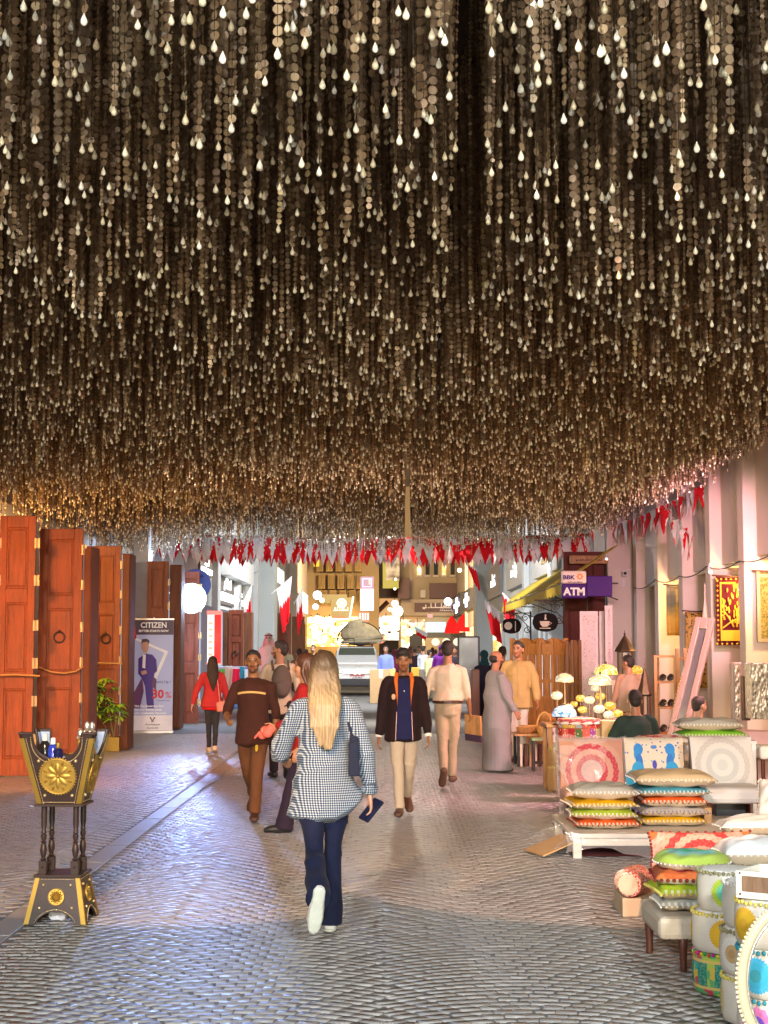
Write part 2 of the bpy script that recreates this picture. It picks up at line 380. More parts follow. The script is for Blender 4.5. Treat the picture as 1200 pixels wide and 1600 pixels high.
b4 = thing('shop_building', 'beige corner building washed in orange light at the end of the left side', 'building', (0, 0, 0))
b = MB(); b.bx(-12, -4.6, 77, 92, 3.2, 12); b.build('wall', BEIGE, b4)
b = MB(); b.bx(-4.75, -4.35, 76.8, 77.6, 0, 12); b.bx(-4.9, -4.25, 76.7, 78.2, 4.2, 4.5); b.build('column', BEIGE, b4, bevel=.02)
b = MB(); wall_panel(b, -4.6, 473, 480, 928, 958); b.build('sign_board', LITW, b4)
b = MB(); b.bx(-11, -4.8, 77, 92, 0, 3.2); b.build('shop_window', LITO, b4)

# --- right: column bays with hangings near, then the grey facade with the yellow awning
br_ = thing('shop_building', 'cream bay fronted building with slender columns on the right', 'building', (0, 0, 0))
XR = 6.25; cols_y = [33.2, 30.6, 28.1, 25.7, 23.3, 20.9, 18.5, 16.1, 13.7, 11.3, 8.9]
b = MB(); b.bx(XR, XR + .5, 7, 35.5, 0, 7); b.build('wall', CREAM, br_)
for i, y in enumerate(cols_y):
    b = MB(); b.bx(5.42, XR, y - .19, y + .19, 0, 7); b.build('column', CREAM, br_, bevel=.015)
for a, c_ in zip(cols_y[:-1], cols_y[1:]):
    b = MB(); b.bx(5.62, XR, c_ + .19, a - .19, 3.08, 4.9); b.build('bay_panel', CREAM, br_, bevel=.01)
    b = MB(); b.bx(5.66, XR, c_ + .2, a - .2, 3.02, 3.076); b.build('soffit', SOFFIT, br_)
    b = MB(); b.bx(XR - .08, XR, c_ + .35, a - .5, .1, 2.9)
    for z0, z1 in ((.25, 1.0), (1.15, 2.0), (2.15, 2.8)): b.bx(XR - .11, XR - .08, c_ + .55, a - .7, z0, z1)
    b.build('wood_panelling', WOODO, br_, bevel=.012)
b = MB(); b.bx(5.3, XR, 7, 35.4, 4.9, 5.5); b.build('header_beam', CREAM, br_, bevel=.02)
b = MB(); b.bx(4.95, 5.95, 34.0, 36.2, 0, 7); b.build('corner_pier', CREAM, br_, bevel=.02)
XB = 5.05
bb = thing('shop_building', 'grey shop building with sign panels above the yellow awning on the right', 'building', (0, 0, 0))
b = MB(); b.bx(XB, 9, 37, 73, 2.9, 9.5); b.build('wall', GREY, bb)
for y in (45, 53.5, 62): b = MB(); b.bx(XB - .18, XB + .3, y, y + .8, 0, 9.5); b.build('column', GREY, bb, bevel=.02)
b = MB(); b.bx(XB + .5, 9, 37, 73, 0, 2.9); b.build('shop_window', Emit('shop_glow_soft', (.9, .95, 1), .5), bb)
for q in range(22): b = MB(); b.bx(XB + .40, XB + .47, 37.5 + q * 1.6, 37.62 + q * 1.6, 0, 2.9); b.build('window_mullion', WHITE, bb)
for (a0, a1, c0, c1, s_, m_) in ((766, 786, 886, 934, 'Optic', 'g'), (797, 823, 868, 918, 'Al Noor', 'g'), (840, 878, 850, 898, 'gold', 'g')):
    b = MB(); Ym, zm, wd, ht = wall_panel(b, XB, a0, a1, c0, c1, .14); b.build('sign_board', M('panel_grey', (.34, .34, .35), .5), bb, bevel=.02)
    glyphs(5, min(ht * .6, wd / 3.6), (XB - .16, Ym, zm), (R(90), 0, R(-90)), Emit('sign_white', (.95, 1, 1), 4) if s_ != 'gold' else GOLD, bb, seed=len(s_) + 3)
b = MB(); b.bx(4.35, 5.2, 73.5, 75, 0, 11); bc = thing('column', 'round edged pale grey column at the far right of the street', 'column', (0, 0, 0)); b.build('shaft', M('column_grey'), bc, bevel=.12)
b = MB(); b.bx(4.25, 5.3, 73.4, 75.1, 0, .5); b.build('base', GREY, bc, bevel=.02)
bd = thing('shop_building', 'beige facade with small square lit signs beyond the far right column', 'building', (0, 0, 0))
b = MB(); b.bx(4.9, 12, 78, 105, 3, 13); b.build('wall', BEIGE, bd)
for (a0, a1, c0, c1) in ((713, 724, 929, 963), (729, 740, 922, 953)):
    b = MB(); Ym, zm, wd, ht = wall_panel(b, 4.9, a0, a1, c0, c1, .2); b.build('sign_board', DARKS, bd)
    b = MB(); b.bx(4.66, 4.7, Ym - wd * .12, Ym + wd * .12, zm - ht * .35, zm + ht * .35); b.bx(4.66, 4.7, Ym - wd * .35, Ym + wd * .35, zm - ht * .1, zm + ht * .1); b.build('lit_emblem', Emit('sign_white'if False else 'emblem', (.8, .8, 1), 4), bd)
b = MB(); b.bx(5.1, 12, 78, 105, 0, 3); b.build('shop_window', LITY, bd)
b = MB(); b.bx(4.75, 5.0, 90, 90.3, 3, 12); b.build('downpipe', WHITE, bd)

# --- the far end
def fbox(mb, px0, px1, py0, py1, Y, dep=.1, mi=0):
    a, c_ = P(px0, py0, Y), P(px1, py1, Y); mb.bx(a.x, c_.x, Y, Y + dep, c_.z, a.z, mi)
be = thing('corner_building', 'tan stone building with a brown fascia closing the end of the street', 'building', (0, 0, 0))
b = MB(); fbox(b, 624, 780, 760, 1090, 104, 12); b.build('wall', M('tan_stone', (.52, .40, .26), .85, var=.15, scale=.8, bump=.2), be)
b = MB(); fbox(b, 626, 745, 936, 962, 103.2, .8); b.build('fascia', M('tan_fascia', (.55, .43, .30), .8), be, bevel=.05)
b = MB(); fbox(b, 648, 745, 942, 956, 103, .2); b.build('name_board', BROWN, be)
glyphs(6, .5, P(683, 947.5, 102.95), FRONT, M('sign_dim', (.8, .7, .6), .5), be, seed=9); text('A.P.X', .5, P(706, 947, 102.95), FRONT, M('sign_dim', (.8, .7, .6), .5), be)
glyphs(9, .22, P(702, 953.5, 102.95), FRONT, M('sign_dim', (.8, .7, .6), .5), be, seed=4)
b = MB(); fbox(b, 671, 714, 911, 935, 103.5, .5); b.build('shutter', BROWN, be)
b = MB(); fbox(b, 657, 665, 922, 934, 103.6, .4); b.build('wall_box', CREAM, be)
b = MB(); fbox(b, 640, 645, 840, 936, 103.7, .3); b.build('pilaster', M('tan_fascia'), be)
b = MB(); fbox(b, 665, 697, 972, 989, 103.3, .3); b.build('lit_window', Emit('lit_cool', (.7, .97, 1), 1.1), be)
b = MB(); fbox(b, 627, 664, 968, 1040, 103.6, .2); b.build('shop_window', EmitTex('tan_shop', [(.12, .05, .02), (.7, .32, .08), (1, .7, .35), (1, .92, .75)], 1.2, 1.6), be)
for q_ in range(7):
    b = MB(); fbox(b, 652 + q_ * 13, 658 + q_ * 13, 876, 898, 103.8, .2); b.build('window', GLASS if q_ % 3 else LITY, be)
    b = MB(); fbox(b, 650.5 + q_ * 13, 659.5 + q_ * 13, 898.5, 901, 103.5, .5); b.build('sill', CREAM, be)
b = MB(); fbox(b, 640, 660, 990, 1060, 103.3, .2); fbox(b, 700, 740, 995, 1060, 103.8, .2); b.build('doorway', DARKS, be)
b = MB(); fbox(b, 668, 742, 988, 996, 96, 3); b.build('dark_lintel', DARKS, be)
for q in range(4):
    b = MB(); p = P(681 + q * 17, 1003, 97); b.ell((p.x, 97.5, p.z), (.26, .1, .24)); b.build('globe_lamp', Emit('globe_warm', (1, .86, .62), 1.2), be, smooth=True)
bf = thing('balcony_building', 'tall wooden balconied building lit amber at the far left of the street', 'building', (0, 0, 0))
AMB = Wood('amber_wood', (.55, .36, .14), .6)
b = MB(); fbox(b, 478, 592, 760, 1080, 100, 14); b.build('wall', M('amber_wall', (.5, .36, .2), .85, var=.2, scale=.6), bf)
for r_, (y0, y1) in enumerate(((872, 893), (897, 920), (922, 942))):
    for q in range(5):
        b = MB(); x0 = 494 + q * 15 + r_ * 3; fbox(b, x0, x0 + 11, y0, y1, 98.6, 1.6)
        for s_ in range(4): fbox(b, x0 + .8 + s_ * 2.6, x0 + 2 + s_ * 2.6, y0 + 2, y1 - 2, 98.45, .15)
        b.build('balcony', AMB, bf, bevel=.03)
b = MB(); fbox(b, 505, 520, 922, 940, 98.7, .2); b.build('dark_shutter', WOODD, bf)
b = MB(); fbox(b, 480, 565, 964, 1010, 99.2, .5); b.build('shop_window', EmitTex('gold_shop', [(.25, .10, .01), (.8, .40, .06), (1, .66, .2), (1, .9, .6)], 1.6, 3.6), bf)
for q in range(16):
    b = MB(); x0 = 484 + (q * 37 % 80); y0 = 968 + (q * 17 % 26); fbox(b, x0, x0 + 1.2 + q % 3, y0, y0 + 6, 99.1, .08); b.build('display_frame', WOODD if q % 2 else GOLD, bf)
bg_ = thing('overhang_building', 'dark eaved building with an orange lit soffit in the middle of the far street', 'building', (0, 0, 0))
b = MB(); fbox(b, 572, 626, 780, 916, 112, 8); b.build('wall', M('eave_wall', (.30, .24, .18), .85), bg_)
b = MB(); fbox(b, 583, 626, 916, 934, 108, 4); b.build('eave', WOODD, bg_)
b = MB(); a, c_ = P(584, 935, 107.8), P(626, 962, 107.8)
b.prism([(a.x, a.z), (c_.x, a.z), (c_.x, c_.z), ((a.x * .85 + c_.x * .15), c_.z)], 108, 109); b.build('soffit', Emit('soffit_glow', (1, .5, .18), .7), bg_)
b = MB(); a, c_ = P(588, 940, 107.5), P(606, 958, 107.5); b.tube([(a.x, 107.6, c_.z), (c_.x, 107.6, a.z)], .16, 8, cap=0); b.build('brace', WOODD, bg_)
b = MB(); fbox(b, 577, 632, 960, 1000, 110, .4); b.build('shop_window', EmitTex('far_shop', [(.35, .12, .05), (1, .62, .25), (1, .9, .7), (.8, .95, 1)], 1.1, 3.4), bg_)
for q, (x0, y0, cl) in enumerate(((580, 972, BROWN), (590, 979, GOLD), (600, 970, CARD), (612, 976, DARKS), (596, 990, WOODR), (620, 984, GREY), (606, 986, WOODR))):
    b = MB(); fbox(b, x0, x0 + 5, y0, y0 + 4, 109.8, .1); b.build('display_item', cl, bg_)
b = MB(); fbox(b, 622, 640, 903, 935, 101, 3); b.build('bay', BROWN, bg_)
bh = thing('backdrop_building', 'plain sandy buildings that close off the far sky', 'building', (0, 0, 0))
b = MB(); b.bx(-40, -12, 118, 128, 0, 22); b.bx(-12, 40, 126, 134, 0, 24); b.build('wall', BEIGE, bh)
for q in range(9): b = MB(); b.bx(-16 + q * 3.4, -14.8 + q * 3.4, 117.9 if q < 1 else 125.9, 118.1 if q < 1 else 126.1, 9 + q % 2, 11 + q % 2); b.build('window', GLASS, bh)
# ================================================================ bunting and flags
RED = Fabric('flag_red', (.74, .010, .018)); WHT = Fabric('flag_white', (.86, .80, .78))
def pennant_mesh(kind, seed):
    r = random.Random(seed); mb = MB(); n = 10; W_, L = .18, .62
    for i in range(n):
        row = []
        for v in (i / n, (i + 1) / n):
            hw = W_ * (1 - v) ** .85; k = int(round(v * n))
            split = (kind[2] + (.30 if k % 2 else -.30) * (1 - v)) * hw
            split = max(-hw, min(hw, split)); yy = .05 * math.sin(v * 3 + seed) * v
            row.append([(-hw, yy, -v * L), (split, yy + .02 * math.sin(k), -v * L), (hw, yy, -v * L)])
        a, b_ = row
        mb.add([a[0], a[1], b_[1], b_[0]], [(0, 1, 2, 3)], kind[0]); mb.add([a[1], a[2], b_[2], b_[1]], [(0, 1, 2, 3)], kind[1])
    return mb
_pen = []
for i, kd in enumerate(((0, 1, .1), (1, 0, -.1), (1, 1, 0), (0, 1, .75), (1, 0, .7), (1, 0, -.8), (0, 0, 0))):
    me = pennant_mesh(kd, i).mesh('pennant'); me.materials.append(WHT); me.materials.append(RED); _pen.append(me)
def bunting(a, b_, sag, n, label, seed, fs=1):
    r = random.Random(seed); a, b_ = Vector(a), Vector(b_); root = thing('bunting', label, 'bunting', a, 0, 'bunting strung across the street')
    pt = lambda t: (b_ - a) * t - Vector((0, 0, sag * 4 * t * (1 - t)))
    mb = MB(); mb.tube([pt(i / 24) for i in range(25)], .006, 5, cap=0); mb.build('cord', WHT, root)
    yaw = math.atan2(b_.y - a.y, b_.x - a.x)
    for i in range(n):
        o = bpy.data.objects.new('pennant', r.choice(_pen)); COL.objects.link(o); o.parent = root
        o.location = pt((i + .5) / n); o.rotation_euler = (r.uniform(-.25, .25), r.uniform(-.12, .12), yaw + r.uniform(-.3, .3)); s_ = fs * r.uniform(.9, 1.15); o.scale = (s_ * r.uniform(.8, 1.15), s_, s_)
bunting((-5.9, 37.3, 4.45), (5.0, 37.1, 4.40), .06, 82, 'red and white pennant string hanging closest behind the bead canopy edge', 1)
bunting((-5.3, 38.2, 4.56), (5.1, 38.0, 4.55), .10, 78, 'red and white pennant string in the middle of the three behind the canopy', 2)
bunting((-4.9, 39.6, 4.55), (5.05, 39.4, 4.6), .12, 72, 'red and white pennant string farthest behind the bead canopy edge', 3)
bunting((4.95, 36.9, 4.50), (5.40, 25.9, 4.46), .10, 40, 'pennant string running along the cream columns on the right', 4, .72)
bunting((5.05, 27.8, 4.35), (5.25, 25.95, 3.55), .04, 8, 'short tangle of pennants drooping down a cream column on the right', 5, .72)
def flag(A, B, L, label, fold=.55, drift=(0, 0), seed=0, split=.42):
    """a flag on a slanting pole, the cloth hanging from the outer part of the pole"""
    A, B = Vector(A), Vector(B); root = thing('flag', label, 'flag', A, 0, 'red and white flags on slanting poles')
    d = B - A; mb = MB(); mb.tube([(0, 0, 0), d], .012, 6, cap=0); mb.build('pole', WHITE, root)
    mb = MB(); nu, nv = 40, 44
    def fn(u, v):
        p = d * (.25 + .75 * u); c_ = d * .72
        q = p.lerp(Vector((c_.x, c_.y, p.z)), fold * v); q = q + Vector((drift[0] * v + .03 * math.sin(u * 14 + v * 3 + seed) * (v + .2), .06 * math.sin(u * 11 + seed) * (v + .1), -v * L - .1 * L * v * (1 - u)))
        return q
    mb.grid(fn, nu, nv)
    for k in range(len(mb.f)):
        i, j = k % nu, k // nu; tri = abs(((i / nu * 5) % 1) - .5) * 2
        mb.m[k] = 1 if (j / nv) > split - .06 + .12 * tri else 0
    mb.build('cloth', [WHT, RED], root, smooth=True)
Y_ = 50; flag(P(375, 951, Y_), P(393, 914, Y_), .80, 'limp flag on a slanting pole left of the broad pale column', .5, (.05, 0), 1, .48)
Y_ = 52; flag(P(424, 928, Y_), P(456, 901, Y_), 1.35, 'largest flag on the left, white above a red zigzag, beside the lit windows', .62, (.05, 0), 2, .42)
Y_ = 58; flag(P(459, 944, Y_), P(474, 917, Y_), 1.2, 'narrow flag hanging just right of the largest flag on the left', .5, (0, 0), 3, .42)
Y_ = 44; flag(P(790, 963, Y_), P(757, 938, Y_), .85, 'flag hanging from the grey building just left of the yellow awning', .25, (.1, 0), 4, .3)
Y_ = 50; flag(P(812, 955, Y_), P(785, 925, Y_), .8, 'dark red flag half hidden under the yellow awning', .2, (0, 0), 5, .1)
Y_ = 70; flag(P(750, 893, Y_), P(728, 880, Y_), .9, 'small dark red flag on a pole high on the pale right column', .5, (.3, 0), 6, .05)
Y_ = 72; flag(P(640, 975, Y_), P(668, 990, Y_), .35, 'flag lying along a low slanting pole in front of the tan corner building', .3, (0, 0), 7, .5)

# ================================================================ left side: folding doors
EDGE = Wood('edge_wood', (.17, .06, .025), .75)
HINGE = M('hinge', (.45, .36, .2), .4, .8)
def leaf(root, x0, x1, z1, y, mats, ring=True, flip=1):
    W, H = x1 - x0, z1; st = min(.13, W * .2); cx = (x0 + x1) / 2
    b = MB(); b.bx(x0, x0 + st, y, y + .06, .02, H); b.bx(x1 - st, x1, y, y + .06, .02, H)
    fr = [(.02, .07), (.335, .40), (.665, .72), (.955, 1)]
    for a, c in fr: b.bx(x0 + st, x1 - st, y, y + .06, a * H if a > .02 else .02, c * H)
    lf = b.build('door_leaf', mats, root, bevel=.006)
    for (a, c) in ((.07, .335), (.40, .665), (.72, .955)):
        b = MB(); b.bx(x0 + st, x1 - st, y + .032, y + .05, a * H, c * H)
        m_ = .035; b.box((cx, y + .026, (a + c) / 2 * H), (W - 2 * st - 2 * m_, .02, (c - a) * H - 2 * m_))
        for zz in (a * H + .012, c * H - .012): b.box((cx, y + .02, zz), (W - 2 * st, .024, .024))
        for xx in (x0 + st + .012, x1 - st - .012): b.box((xx, y + .02, (a + c) / 2 * H), (.0235, .0235, (c - a) * H - .05))
        b.build('panel', mats, lf, bevel=.008)
    if ring:
        b = MB(); rp = [(cx + .075 * math.cos(a), y - .015, H * .545 + .075 * math.sin(a)) for a in np.linspace(0, 2 * math.pi, 17)[:-1]]
        b.tube(rp, .013, 6, closed=True); b.ell((cx, y, H * .545 + .08), (.025, .03, .025), 8, 6); b.build('ring_handle', IRON, lf, smooth=True)
    return lf
def hinges(root, x, y, zs):
    for z in zs:
        b = MB(); b.bx(x - .035, x + .035, y - .008, y, z - .07, z + .07); b.cyl((x, y - .012, z - .07), (x, y - .012, z + .07), .012, n=8); b.build('hinge', HINGE, root)
def fdoor(label, Y, leaves, sliv=(), mats=None, hz=(.5, 1.0, 1.5, 2.0, 2.6, 3.1), group='wooden folding doors along the left side'):
    root = thing('folding_door', label, 'folding door', (0, Y, 0), 0, group); mats = mats or WOODO
    for (p0, p1, pt, ring) in leaves:
        a, c = P(p0, pt, Y), P(p1, pt, Y); leaf(root, a.x + .004, c.x - .004, a.z, 0, mats, ring)
        hinges(root, c.x + .02, .0, [z for z in hz if z < a.z - .1])
    for (p0, p1, pt) in sliv:
        a, c = P(p0, pt, Y), P(p1, pt, Y); b = MB(); b.bx(a.x + .005, c.x - .005, .02, .62, .02, a.z - .03)
        b.bx(a.x + .012, c.x - .012, -.01, .02, .05, a.z - .06); b.build('edge_leaf', EDGE, root, bevel=.008)
    return root
fdoor('big orange brown door leaf cut off by the left picture edge', 20.5, [(-62, -3, 806, 0), (0, 57, 806, 0)])
fdoor('door with an iron ring pull standing behind the incense burner', 21.9, [(62, 130, 826, 1)], [(131, 144, 850)])
fdoor('door with a small ring pull directly behind the potted plant', 25.8, [(145, 190, 853, 1)], [(191, 204, 862)])
fdoor('pale brown door rising behind the printed roll up banner', 32.6, [(230, 264, 877, 0)], [(265, 284, 880)])
fdoor('reddish door standing under the round lamp sign', 35.0, [(284, 312, 893, 0)], mats=WOODR)
fdoor('brown door in front of the lit boutique beside the red neon strip', 46.2, [(357, 381, 953, 1)], [(348, 356, 955), (381, 394, 955)], mats=WOODR, hz=())
fdoor('dark double door between the pale column and the largest flag', 62.5, [(413, 431, 955, 0), (432, 455, 958, 0)], [(456, 475, 962)], mats=WOODR, hz=())
def rope(px, Y, label):
    pts = [P(a, b_, Y) for a, b_ in px]; o = pts[0]; mb = MB()
    q = []
    for i in range(len(pts) - 1):
        for k in range(6): q.append(pts[i].lerp(pts[i + 1], k / 6) - o)
    q.append(pts[-1] - o); mb.tube(q, .014, 6)
    tag(mb.build('rope', M('rope_tan', (.50, .28, .09), .8), loc=o, smooth=True), label, 'rope')
rope([(-20, 1056), (20, 1054), (61, 1056)], 20.4, 'straight tan cord tied across the cut off orange door')
rope([(62, 1043), (80, 1050), (100, 1052), (118, 1049), (129, 1042)], 21.78, 'sagging tan cord tied across the ring pull door')
rope([(128, 1036), (160, 1036), (190, 1037)], 25.66, 'straight tan cord tied across the door behind the plant')
b = MB(); p = P(204, 972, 27); b.tube([(0, 0, .55), (.01, 0, .3), (.03, 0, 0)], [.015, .05, .075], 8); tag(b.build('red_pennant', RED, loc=P(204, 995, 26.8), smooth=True), 'red folded cloth pennant hanging beside the banner', 'flag')

# ================================================================ roll-up banner
Yb = 31.2; pb = P(238, 1147, Yb); k_ = Yb / F_PX
ban = thing('roll_up_banner', 'printed roll up advertising banner with a man in a blue suit', 'banner', (pb.x, Yb, 0), R(3))
sx = lambda px: (px - 238) * k_
Wb, Hb = .80, 2.28
b = MB(); b.bx(-Wb / 2, Wb / 2, 0, .012, .06, Hb); pan = b.build('panel', M('print_blue', (.42, .48, .74), .45, var=.08, scale=2), ban)
b = MB(); b.bx(-Wb / 2 + .003, Wb / 2 - .003, -.004, 0, Hb - .30, Hb); b.build('header', M('print_dark', (.06, .035, .07), .45), pan)
b = MB(); b.bx(-Wb / 2 + .003, Wb / 2 - .003, -.004, 0, .06, .36); b.build('footer', M('print_white', (.82, .80, .84), .5), pan)
b = MB(); b.bx(-Wb / 2 - .02, Wb / 2 + .02, -.06, .09, 0, .06); b.bx(-.3, -.2, -.12, .16, 0, .015); b.bx(.2, .3, -.12, .16, 0, .015); b.build('base', M('alloy', (.5, .5, .52), .35, .8), ban, bevel=.01)
b = MB(); b.bx(-Wb / 2 - .01, Wb / 2 + .01, -.012, .022, Hb, Hb + .03); b.cyl((0, .05, 0.06), (0, .05, Hb + .06), .01, n=8); b.build('top_rail', M('alloy'), ban)
PW = M('print_letters', (.88, .88, .9), .5); PRED = M('print_red', (.6, .01, .03), .5); PNAVY = M('print_navy', (.05, .02, .22), .5); PSKIN = M('print_skin', (.5, .28, .2), .5); PPUR = M('print_purple', (.13, .04, .13), .5); PDK = M('print_ink', (.05, .04, .06), .5)
text('CITIZEN', .155, (.0, -.008, Hb - .11), FRONT, PW, pan, bold=.004, sx=.92)
text('BETTER STARTS NOW', .06, (0, -.008, Hb - .225), FRONT, PW, pan, bold=.002)
def flat(poly, mat, name, y): 
    b = MB(); b.prism(poly, y, y + .002); b.build(name, mat, pan)
flat([(-.38, 1.93), (.30, 1.64), (.02, .98), (-.04, .98), (.22, 1.62), (-.38, 1.88)], M('print_frame', (.8, .8, .82), .5), 'white_frame', -.004)
flat([(-.36, .72), (-.29, .62), (-.17, .86), (-.2, .9)], M('print_frame'), 'white_frame', -.004)
flat([(-.30, 1.50), (-.16, 1.60), (-.02, 1.58), (.06, 1.48), (.08, 1.25), (.02, 1.2), (.0, .9), (.03, .5), (-.11, .5), (-.16, .95), (-.22, 1.1), (-.30, 1.2)], PNAVY, 'suit', -.007)
flat([(-.22, 1.12), (-.38, .82), (-.40, .50), (-.26, .5), (-.18, .85)], PPUR, 'coat_tail', -.0065); flat([(.0, 1.15), (.07, 1.08), (.06, .86), (-.02, .95)], PPUR, 'coat_tail', -.009)
flat([(-.21, 1.58), (-.15, 1.58), (-.16, 1.3), (-.22, 1.32)], M('print_frame'), 'shirt', -.009)
flat([(-.24, 1.80), (-.20, 1.85), (-.13, 1.84), (-.09, 1.79), (-.10, 1.70), (-.13, 1.62), (-.19, 1.62), (-.23, 1.70)], PSKIN, 'face', -.010); flat([(-.25, 1.80), (-.23, 1.89), (-.13, 1.90), (-.08, 1.86), (-.09, 1.79), (-.13, 1.84), (-.21, 1.83)], PDK, 'hair', -.012)
flat([(-.25, 1.24), (-.14, 1.27), (-.12, 1.20), (-.22, 1.17)], PSKIN, 'hands', -.011)
text('30', .24, (.10, -.006, .78), FRONT, PRED, pan, bold=.008); text('%', .19, (.31, -.006, .76), FRONT, PRED, pan)
text('Hurry Up !', .075, (.19, -.006, 1.03), FRONT, PNAVY, pan); text('on selected models', .034, (.21, -.006, .655), FRONT, PDK, pan)
for i, s_ in enumerate(('Visit The Showroom And', 'Get your favorite pieces', 'with unbelievable Discounts')): text(s_, .062, (-.365, -.006, .545 - i * .07), FRONT, PW, pan, ax='LEFT', bold=.002, sx=.9)
b = MB()
for s_ in (-1, 1): b.tube([(s_ * .05, -.008, .32), (s_ * .012, -.008, .27), (s_ * .012, -.008, .23)], .009, 6, cap=0); b.tube([(s_ * .05, -.008, .32), (s_ * .028, -.008, .305)], .01, 6, cap=0)
b.build('emblem', PDK, pan); glyphs(9, .05, (0, -.008, .18), FRONT, PDK, pan, seed=2); glyphs(11, .045, (0, -.008, .11), FRONT, PDK, pan, seed=6, wide=.6)

# ================================================================ round lamp sign, neon, potted plant, clothes stall
Ys = 34.2; c0 = P(299, 935, Ys); rr = 22.5 * Ys / F_PX
rs_ = thing('round_sign', 'round glowing white lamp sign held out on two arms from a door', 'sign', c0)
b = MB(); b.tube([(0, -.05, 0), (0, .05, 0)], rr, 32, ref=(0, 0, 1), cap=0); b.build('lit_face', Emit('lamp_face', (.88, .93, 1), 9), rs_)
b = MB(); b.tube([(rr * 1.03 * math.cos(a), 0, rr * 1.03 * math.sin(a)) for a in np.linspace(0, 2 * math.pi, 41)[:-1]], (.012), 6, closed=True, ref=(0, 1, 0)); b.build('rim', WHITE, rs_)
b = MB()
for dz in (-.12, .13): b.tube([(-rr, 0, dz), (-rr - .36, .1, dz)], .012, 6)
b.build('arm', WHITE, rs_)
lamp('round_sign_light', 'POINT', 380, (.52, .68, 1), (0, -.45, 0), rs_, .28)
_l = lamp('round_sign_beam', 'SPOT', 2300, (.28, .44, 1), tuple(c0 + Vector((.1, -.5, 0))), None, .25, spot_size=R(20), spot_blend=.9); aim(_l, (-2.5, 15.5, 0))
c1 = P(306, 913, 36.2); rs2 = thing('round_sign', 'unlit blue round sign just above and behind the glowing one', 'sign', c1)
b = MB(); b.tube([(0, -.05, 0), (0, .05, 0)], .36, 32, ref=(0, 0, 1), cap=0); b.build('face', M('sign_blue', (.07, .14, .62), .4), rs2); glyphs(4, .14, (0, -.06, .2), FRONT, PNAVY, rs2, seed=8)
b = MB(); b.tube([(-.36, 0, 0), (-.8, .1, 0)], .012, 6); b.build('arm', WHITE, rs2)
Yn = 40.5; a, c = P(324.5, 955, Yn), P(344, 1036, Yn); ne = thing('neon_sign', 'tall vertical red neon shop sign with a white hot middle', 'sign', (a.x, Yn, c.z))
w_, h_ = c.x - a.x, a.z - c.z
b = MB(); b.bx(w_ * .52, w_, 0, .2, 0, h_); b.build('red_side', Emit('neon_red', (1, .012, .006), 1.6), ne)
b = MB(); b.bx(0, w_ * .50, -.02, .2, 0, h_); b.build('white_tube', Emit('neon_white', (1, .80, .76), 1.6), ne)
b = MB(); b.bx(-.02, w_ + .02, -.03, .22, h_ * .93, h_ * 1.01); b.bx(-.02, w_ + .02, -.03, .22, -.03, 0); b.build('cap', Emit('neon_cap', (1, .25, .2), 1.3), ne)
for q in range(6):
    b = MB(); z = h_ * (.14 + q * .12); b.bx(w_ * .08, w_ * .42, -.03, -.02, z, z + h_ * .05); b.build('letter', Emit('neon_red2', (1, .15, .1), 4), ne)
lamp('neon_light', 'POINT', 45, (1, .06, .05), (.1, -.4, h_ / 2), ne, .2)
gp = G(177, 1174); pl = thing('potted_plant', 'leafy green plant in a square gold pot by the doors', 'plant', gp)
s_ = gp.y / F_PX
b = MB(); b.bx(-.115, .115, -.115, .115, 0, .235); b.build('pot', GOLD, pl, bevel=.01)
b = MB(); b.bx(-.10, .10, -.10, .10, .235, .24); b.build('soil', M('soil', (.05, .035, .025), .9), pl)
stems = [[(0, 0, .22), (-.06, 0, .55), (-.12, .02, .95), (-.2, 0, 1.2)], [(.02, .02, .22), (-.1, .05, .6), (-.3, .04, 1.0), (-.42, 0, 1.15)], [(0, .03, .22), (.03, .03, .5), (-.02, 0, .85)], [(-.02, 0, .22), (-.2, -.03, .5), (-.4, 0, .75)]]
b = MB()
for st in stems: b.tube(st, [.014, .012, .009, .006][:len(st)], 6)
b.build('stem', M('stem', (.28, .20, .08), .7), pl, smooth=True)
b = MB(); rl = random.Random(3)
def leafm(mb, o, d, L, W, mi):
    d = unit(d); s = unit(np.cross(d, (0, 0, 1))); u = np.cross(s, d); o = V3(o); dr = V3((0, 0, -1))
    q = [o, o + d * L * .35 + s * W + u * .01, o + d * L * .4 - u * .008, o + d * L * .35 - s * W + u * .01, o + d * L * .75 + s * W * .7 + dr * L * .08, o + d * L * .78 + dr * L * .1, o + d * L * .75 - s * W * .7 + dr * L * .08, o + d * L + dr * L * .2]
    mb.add(q, [(0, 1, 2), (0, 2, 3), (1, 4, 5, 2), (2, 5, 6, 3), (4, 7, 5), (5, 7, 6)], mi)
for st in stems:
    for k in range(11):
        t_ = rl.uniform(.45, 1); i = min(len(st) - 2, int(t_ * (len(st) - 1))); f_ = t_ * (len(st) - 1) - i; o = V3(st[i]) * (1 - f_) + V3(st[i + 1]) * f_
        az = rl.uniform(0, 6.28); el = rl.uniform(-.2, .5); d = V3((math.cos(az) * math.cos(el), math.sin(az) * math.cos(el) * .8, math.sin(el))); st_e = o + d * .10
        for q in range(5):
            dd = V3((math.cos(az + (q - 2) * .6), math.sin(az + (q - 2) * .6), rl.uniform(-.5, .15))); leafm(b, st_e, dd, rl.uniform(.13, .22), rl.uniform(.022, .036), 0 if rl.random() < .6 else 1)
b.build('foliage', [M('leaf_lime', (.36, .62, .05), .45), M('leaf_green', (.14, .36, .06), .45)], pl)

